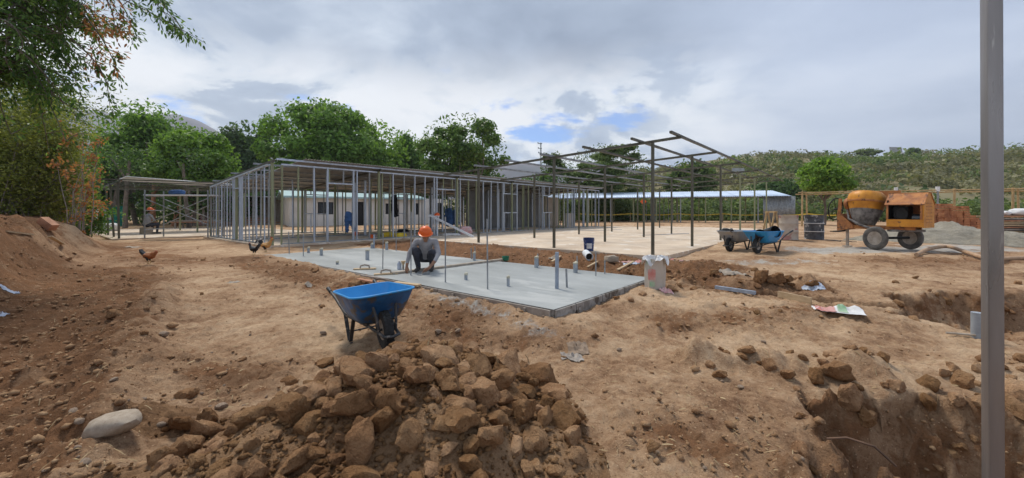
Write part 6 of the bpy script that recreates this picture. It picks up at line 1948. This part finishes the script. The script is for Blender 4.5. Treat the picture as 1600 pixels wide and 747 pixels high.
for q in pts: MB().tube([(q.x, q.y, Hs(q.x, q.y) - .1), (q.x, q.y, Hs(q.x, q.y) + 1.75)], .05, 7).build('stake', 'bark', GN)
q = at(140, 359, .36)
OP = thing('marker_post', 'orange traffic cone at the back left corner of the small slab', 'traffic cone', (q.x, q.y, Hs(q.x, q.y)), 0)
MB().box((0, 0, .02), (.5, .5, .04)).build('base', 'orange_plastic', OP)
MB().lathe([(.19, .04), (.055, .95), (.035, .96), (0, .96)], 18).build('cone', 'orange_plastic', OP, smooth=50)
MB().lathe([(.135, .42), (.100, .62)], 18).build('band', 'sack_white', OP, smooth=50)
for v in bpy.data.objects['band'].data.vertices: v.co.x *= 1.03; v.co.y *= 1.03
sack('cement_pile', 'small white heap of powder on the small slab', at(166, 361, BLDCZ), (.55, .35, .22), 'sack_white', .1, 'heap', 21)
sack('rubble_sack', 'pink-grey rubble sack behind the right end of the scaffold', at(313, 352, .36), (.9, .5, .42), 'pink_bag', .4, 'sack', 22)
sack('rubble_sack', 'second rubble sack beside the pink-grey one behind the scaffold', at(330, 350, .36), (.7, .5, .36), 'stone_pale', .1, 'sack', 23)
for k, (px, d_) in enumerate(((196, 27), (238, 30), (272, 31), (296, 28), (214, 33), (182, 30))):
    x0_ = (px - CX) / FPX * d_
    t = thing('bare_trunk', ['thin bare trunk beside the green netting', 'reddish trunk behind the seated worker', 'forked dark trunk behind the middle of the scaffold', 'leaning thin trunk behind the scaffold brace', 'slim grey trunk deep behind the scaffold', 'short thick trunk left of the green netting end'][k], 'tree trunk', (x0_, d_, Hs(x0_, d_) - .1), 0)
    mb = MB(); rgn = np.random.default_rng(k + 80)
    limb(mb, (0, 0, 0), (rgn.normal() * .3, 0, 4.6), .16 + .04 * (k % 3), .08, rgn, .04, 6)
    limb(mb, (0, 0, 2.4), (rgn.normal() * 1.0, .2, 4.8), .08, .04, rgn, .1, 4)
    mb.build('stem', 'wood_red' if k in (1, 2) else 'bark', t, smooth=60)
    lf = rgn.normal(size=(500, 3)) * np.array([.9, .7, .6]) + np.array([0, 0, 4.7]); nr = rgn.normal(size=lf.shape); nr /= np.linalg.norm(nr, axis=1, keepdims=True)
    V, F = leaf_quads(lf, nr, np.full(500, .11), rgn, .5)
    link('crown', np_mesh('crown', V, F, 'leaf_dark', np.repeat(rgn.random(500), 4)), t)
for (px, py, d_, lab, m_, w_) in ((257, 312, 20, 'dark blue bundle lying on the scaffold plank', 'cloth_blue', .28),):
    sack('cloth_bundle', lab, (SC.location.x + 1.0, SC.location.y + .42, BLDCZ + 1.826), (.28, .16, .10), m_, .2, 'bundle', 31)
q = atd(300, 335, 27)
TRK = thing('plank_stack', 'dark plank stack on trestles behind the scaffold', 'planks', (q.x, q.y, Hs(q.x, q.y)), R(5))
for k in range(6): MB().box((rt.uniform(-.1, .1), (k % 3) * .3, .55 + (k // 3) * .08), (2.8, .26, .05)).build('plank', 'wood_grey' if k % 2 else 'wood_red', TRK)
for x_ in (-1, 1):
    for y_ in (-.05, .65): MB().bar((x_, y_, 0), (x_, y_, .52), .08, .08).build('leg', 'wood_grey', TRK)

# ================================================================== people and birds: one continuous skin over tapered limbs
def body_mesh(name, segs, mats, voxel, smooth_it=6):
    """segs: (a, b, ra, rb, material index); union by voxel remesh, materials by nearest limb"""
    mb = MB()
    for (a, b, ra, rb, mi) in segs:
        a, b = Vector(a), Vector(b)
        dn = (b - a); L = dn.length
        dn = dn.normalized() if L > 1e-6 else Vector((0, 0, 1))
        pts, rad = [], []
        for k in range(6):
            t = math.pi / 2 * (1 - k / 5); pts.append(a - dn * ra * math.sin(t)); rad.append(max(1e-4, ra * math.cos(t)))
        for k in range(1, 6):
            t = math.pi / 2 * k / 5; pts.append(b + dn * rb * math.sin(t)); rad.append(max(1e-4, rb * math.cos(t)))
        if L > 1e-6: pts.insert(6, b); rad.insert(6, rb)
        mb.tube(pts, rad, 14)
    me = bpy.data.meshes.new(name); me.from_pydata(mb.v, [], mb.f); me.update()
    tmp = bpy.data.objects.new('tmp', me); COL.objects.link(tmp)
    m1 = tmp.modifiers.new('r', 'REMESH'); m1.mode = 'VOXEL'; m1.voxel_size = voxel; m1.use_smooth_shade = True
    m2 = tmp.modifiers.new('s', 'SMOOTH'); m2.iterations = smooth_it; m2.factor = .5
    dg = bpy.context.evaluated_depsgraph_get()
    out = bpy.data.meshes.new_from_object(tmp.evaluated_get(dg))
    out.name = name
    bpy.data.objects.remove(tmp)
    out.materials.clear()
    for m_ in mats: out.materials.append(M[m_])
    cs = np.empty(len(out.polygons) * 3); out.polygons.foreach_get('center', cs); cs = cs.reshape(-1, 3)
    best = np.full(len(cs), 1e9); mi_ = np.zeros(len(cs), int)
    for (a, b, ra, rb, mi) in segs:
        a, b = np.array(a, float), np.array(b, float); ab = b - a; l2 = max(1e-9, ab @ ab)
        t = np.clip(((cs - a) @ ab) / l2, 0, 1)
        dd = np.linalg.norm(cs - a - t[:, None] * ab, axis=1) - (ra + (rb - ra) * t)
        s_ = dd < best; best[s_] = dd[s_]; mi_[s_] = mi
    out.polygons.foreach_set('material_index', mi_.astype(np.int32))
    out.polygons.foreach_set('use_smooth', np.ones(len(cs), bool))
    out.update()
    return out

def hand_segs(w, fwd, side, down, mi, s_=1.0, curl=.6):
    """palm + five fingers; w wrist, fwd along the hand, side towards the thumb"""
    w, f, sd, dn = Vector(w), Vector(fwd).normalized(), Vector(side).normalized(), Vector(down).normalized()
    sg = [(w, w + f * .075 * s_, .026 * s_, .034 * s_, mi), (w + sd * .022 * s_ + f * .03 * s_, w + sd * .024 * s_ + f * .08 * s_, .016 * s_, .015 * s_, mi), (w - sd * .024 * s_ + f * .03 * s_, w - sd * .026 * s_ + f * .075 * s_, .016 * s_, .014 * s_, mi)]
    for k, (o_, l_) in enumerate(((.031, .062), (.011, .072), (-.010, .066), (-.030, .050))):
        b_ = w + f * .085 * s_ + sd * o_ * s_
        m_ = b_ + (f + dn * curl * .35).normalized() * l_ * .5 * s_ + sd * o_ * .15 * s_
        e_ = m_ + (f + dn * curl * 1.3).normalized() * l_ * .5 * s_
        sg += [(b_, m_, .0100 * s_, .0092 * s_, mi), (m_, e_, .0092 * s_, .008 * s_, mi)]
    t0 = w + f * .025 * s_ + sd * .028 * s_; t1 = t0 + (f * .6 + sd * .8 + dn * .2).normalized() * .035 * s_; t2 = t1 + (f * .9 + sd * .3 + dn * .35).normalized() * .032 * s_
    sg += [(t0, t1, .0125 * s_, .0110 * s_, mi), (t1, t2, .0110 * s_, .009 * s_, mi)]
    return sg

def head_segs(c, fwd, up, mi, hi):
    """c = centre of the skull; face towards fwd"""
    c, f, u_ = Vector(c), Vector(fwd).normalized(), Vector(up).normalized(); s_ = f.cross(u_).normalized()
    sg = [(c - f * .02 + u_ * .02, c + f * .015 + u_ * .015, .092, .088, mi), (c + f * .03 - u_ * .05, c + f * .045 - u_ * .085, .062, .042, mi),
          (c + f * .085 + u_ * .005, c + f * .108 - u_ * .030, .012, .015, mi), (c + f * .088 - u_ * .062 - s_ * .02, c + f * .088 - u_ * .062 + s_ * .02, .010, .010, mi),
          (c + s_ * .088 - u_ * .01, c + s_ * .09 - u_ * .035, .016, .012, mi), (c - s_ * .088 - u_ * .01, c - s_ * .09 - u_ * .035, .016, .012, mi),
          (c - f * .045 + u_ * .03, c - f * .04 - u_ * .03, .078, .062, hi), (c + u_ * .045, c - f * .02 + u_ * .05, .085, .085, hi),
          (c + f * .078 + u_ * .012 - s_ * .035, c + f * .080 + u_ * .012 - s_ * .028, .010, .010, hi), (c + f * .078 + u_ * .012 + s_ * .035, c + f * .080 + u_ * .012 + s_ * .028, .010, .010, hi)]
    return sg

# crouching worker on the slab, facing the camera, working with both hands on the concrete
q = at(663, 424, SLABZ)
W1 = thing('person', 'crouching worker in an orange hard hat, grey shirt and dark trousers on the slab', 'person', (q.x, q.y, SLABZ), R(4))
SK, SH, TRm, BT, HR = 0, 1, 2, 3, 4
segs = []
# legs (image left / image right)
segs += [((-.09, .20, .25), (-.15, -.16, .43), .098, .072, TRm), ((-.15, -.16, .43), (-.12, .03, .10), .070, .050, TRm), ((-.12, .03, .12), (-.12, .03, .06), .050, .048, BT), ((-.12, .05, .045), (-.135, -.15, .038), .044, .040, BT)]
segs += [((.10, .20, .24), (.17, -.14, .37), .098, .072, TRm), ((.17, -.14, .37), (.13, .10, .10), .070, .050, TRm), ((.13, .10, .12), (.13, .10, .06), .050, .046, BT), ((.13, .12, .045), (.14, -.07, .038), .044, .040, BT)]
# trunk
segs += [((-.06, .20, .27), (.07, .20, .27), .125, .125, TRm), ((.01, .17, .32), (.02, .06, .46), .135, .140, SH), ((.02, .06, .46), (.03, -.03, .56), .140, .125, SH), ((-.13, -.01, .575), (.19, -.01, .575), .068, .068, SH), ((.03, -.03, .60), (.035, -.09, .66), .054, .050, SK)]
# arms
segs += [((-.15, -.01, .575), (-.265, -.09, .36), .062, .048, SH), ((-.265, -.09, .36), (-.29, -.17, .20), .044, .036, SH), ((-.29, -.17, .20), (-.295, -.20, .14), .032, .028, SK)]
segs += [((.205, -.01, .575), (.29, -.14, .36), .064, .050, SH), ((.29, -.14, .36), (.235, -.27, .23), .044, .038, SH), ((.235, -.27, .23), (.14, -.36, .115), .036, .029, SK)]
segs += hand_segs((-.295, -.20, .14), (-.02, -.25, -.9), (.6, -.6, 0), (0, .8, -.3), SK, 1.05)
segs += hand_segs((.14, -.36, .115), (-.75, -.45, -.45), (0, -.6, .4), (0, .1, -1), SK, 1.05, .5)
hf, hu = Vector((.18, -.92, -.36)).normalized(), Vector((.04, -.36, .92)).normalized()
hu = (hu - hf * hu.dot(hf)).normalized()
hc = Vector((.045, -.155, .715))
segs += head_segs(hc, hf, hu, SK, HR)
link('body', body_mesh('body', segs, ['skin', 'cloth_grey', 'denim_dark', 'boot', 'hair'], .011, 4), W1)
hm = bpy.data.objects.new('hard_hat', None); COL.objects.link(hm); hm.parent = W1
hm.location = hc + hu * .035 - hf * .012
sx3 = hu.cross(hf).normalized()
hm.rotation_euler = Matrix((sx3, -hf, hu)).transposed().to_euler()
helmet_parts(hm, 'orange_plastic', .120)
q2 = W1.location + Vector((.05, -.45, .002))
TRW = thing('hand_trowel', 'small steel trowel under the crouching worker\'s right-hand side', 'trowel', (q.x + .075, q.y - .415, SLABZ + .003), .9)
MB().box((0, 0, .004), (.22, .10, .006)).build('blade', 'galvanised_dull', TRW)
MB().tube([(-.03, 0, .008), (-.03, 0, .035), (.07, 0, .045)], .012, 8).build('handle', 'wood_grey', TRW, smooth=60)

# seated worker on the small slab, back turned
q = at(229, 366, BLDCZ)
W2 = thing('person', 'worker seated low with his back to us, orange hard hat and grey shirt', 'person', (q.x, q.y, BLDCZ), R(-10))
segs = [((-.10, 0, .46), (-.16, .40, .48), .09, .07, TRm), ((-.16, .40, .48), (-.15, .36, .09), .065, .045, TRm), ((-.15, .34, .05), (-.16, .52, .04), .045, .038, BT),
        ((.10, 0, .46), (.17, .40, .48), .09, .07, TRm), ((.17, .40, .48), (.16, .36, .09), .065, .045, TRm), ((.16, .34, .05), (.17, .52, .04), .045, .038, BT),
        ((-.07, 0, .46), (.07, 0, .46), .12, .12, TRm), ((0, 0, .52), (0, .05, .76), .135, .15, SH), ((0, .05, .76), (0, .09, .90), .145, .11, SH), ((-.17, .07, .90), (.17, .07, .90), .065, .065, SH), ((0, .10, .97), (0, .13, 1.04), .05, .05, SK),
        ((-.18, .07, .90), (-.24, .18, .66), .06, .045, SH), ((-.24, .18, .66), (-.14, .38, .56), .042, .03, SK), ((.18, .07, .90), (.24, .18, .66), .06, .045, SH), ((.24, .18, .66), (.13, .38, .56), .042, .03, SK)]
segs += hand_segs((-.14, .38, .56), (.5, .8, -.2), (.6, -.4, .2), (0, 0, -1), SK) + hand_segs((.13, .38, .56), (-.5, .8, -.2), (-.6, -.4, .2), (0, 0, -1), SK)
hc = Vector((0, .17, 1.13))
segs += head_segs(hc, (0, .95, -.25), (0, .25, .95), SK, HR)
link('body', body_mesh('body', segs, ['skin', 'cloth_grey', 'denim_dark', 'boot', 'hair'], .014, 4), W2)
hm = bpy.data.objects.new('hard_hat', None); COL.objects.link(hm); hm.parent = W2
hm.location = hc + Vector((0, .0, .04)); hm.rotation_euler = (R(-14), 0, R(180))
helmet_parts(hm, 'orange_plastic', .128)
CBK = thing('seat_block', 'low concrete block the seated worker sits on', 'block', (q.x, q.y, BLDCZ), R(-10))
MB().box((0, -.02, .17), (.40, .30, .34)).build('block', 'stone_pale', CBK)

# birds: local +X = beak direction
def bird(name, label, px, py, heading, scale, mats, rooster=False, head_down=0.0, head_mat=1):
    p_ = gnd(px, py)
    t = thing(name, label, 'chicken', (p_.x, p_.y, p_.z), heading)
    s_ = scale
    sg = [((-.07, 0, .22), (.06, 0, .22), .078, .088, 0), ((.06, 0, .22), (.10, 0, .26), .085, .070, head_mat)]
    hx, hz = .17, .42 - head_down
    sg += [((.10, 0, .26), (.145, 0, .34 - head_down * .6), .062, .042, head_mat), ((.145, 0, .34 - head_down * .6), (hx, 0, hz), .040, .032, head_mat), ((hx, 0, hz), (hx + .015, 0, hz), .033, .030, head_mat)]
    for sd in (-1, 1):
        sg += [((-.03, sd * .045, .19), (-.01, sd * .045, .10), .046, .020, 2), ((-.08, sd * .07, .24), (.05, sd * .075, .22), .030, .040, 0)]
    # tail
    if rooster:
        for k in range(5):
            a = -.04 + k * .02
            sg += [((-.10, a, .24), (-.17, a * 1.6, .36 + .02 * k), .042, .030, 2), ((-.17, a * 1.6, .36 + .02 * k), (-.235 - .01 * k, a * 2.2, .37 + .012 * k), .028, .016, 2), ((-.235 - .01 * k, a * 2.2, .37 + .012 * k), (-.27, a * 2.5, .27 + .02 * k), .016, .008, 2)]
        sg += [((-.15, 0, .40), (-.10, .01, .44), .020, .014, 3)]
    else:
        for k in range(3):
            a = -.03 + k * .03
            sg += [((-.10, a, .24), (-.18, a * 1.4, .33), .042, .032, 2), ((-.18, a * 1.4, .33), (-.21, a * 1.5, .40), .030, .012, 2)]
    sg = [(tuple(Vector(a) * s_), tuple(Vector(b) * s_), ra * s_, rb * s_, mi) for a, b, ra, rb, mi in sg]
    link('body', body_mesh('body', sg, mats, .0085 * s_, 3), t)
    for sd in (-1, 1):
        lg = MB().tube([(-.01 * s_, sd * .045 * s_, .11 * s_), (.005 * s_, sd * .045 * s_, .055 * s_), (0, sd * .045 * s_, .008)], [.010 * s_, .008 * s_, .008 * s_], 7)
        for an in (-.5, 0, .5, math.pi): lg.tube([(0, sd * .045 * s_, .008), (math.cos(an) * .045 * s_, sd * .045 * s_ + math.sin(an) * .045 * s_, .006)], [.006 * s_, .003 * s_], 5)
        lg.build('leg', 'beak', t, smooth=60)
    MB().tube([((hx + .03) * s_, 0, hz * s_), ((hx + .068) * s_, 0, (hz - .012) * s_)], [.014 * s_, .002], 8).build('beak', 'beak', t, smooth=60)
    cb_ = MB()
    for k in range(5): cb_.tube([((hx - .025 + k * .014) * s_, 0, (hz + .024) * s_), ((hx - .030 + k * .015) * s_, 0, (hz + .024 + (.040 if rooster else .018) * (1 - abs(k - 2) * .2)) * s_)], [.010 * s_, .005 * s_], 6)
    cb_.build('comb', 'comb_red', t, smooth=60)
    wt = MB()
    for sd in (-1, 1): wt.tube([((hx + .03) * s_, sd * .010 * s_, (hz - .018) * s_), ((hx + .032) * s_, sd * .012 * s_, (hz - (.055 if rooster else .032)) * s_)], [.007 * s_, .011 * s_], 7)
    wt.build('wattle', 'comb_red', t, smooth=60)
    for sd in (-1, 1): MB().lathe([(0, -.004), (.005, 0), (0, .004)], 8, mat4((hx * s_ + .012 * s_, sd * .031 * s_, (hz + .006) * s_))).build('eye', 'feather_black', t, smooth=60)
    return t
bird('rooster', 'rooster with a golden body, black tail and red comb at the slab end', 415, 394, R(12), .92, ['rooster_gold', 'rooster_gold', 'feather_black', 'feather_white'], True)
bird('hen', 'small black hen walking left beside the rooster', 397, 399, R(172), .72, ['feather_black'] * 4, False, .03)
bird('hen', 'brown hen on the bare earth at the left', 233, 413, R(8), .80, ['hen_brown', 'hen_brown', 'feather_black', 'hen_brown'], False, .10)

# ================================================================== air: closed box of thin haze round everything
hzm = bpy.data.materials.new('haze_air'); hzm.use_nodes = True
hn = hzm.node_tree.nodes; hn.clear()
ho = N(hn, 'ShaderNodeOutputMaterial'); pv = N(hn, 'ShaderNodeVolumePrincipled')
pv.inputs['Color'].default_value = (.90, .95, 1.0, 1)
pv.inputs['Density'].default_value = .00034
pv.inputs['Anisotropy'].default_value = .2
hzm.node_tree.links.new(pv.outputs[0], ho.inputs['Volume'])
MATS['haze_air'] = hzm
tag(MB().box((0, 500, 215), (5400, 2330, 434)).build('haze', 'haze_air', None), 'thin pale haze hanging in the air over the whole valley', 'haze', kind='stuff')
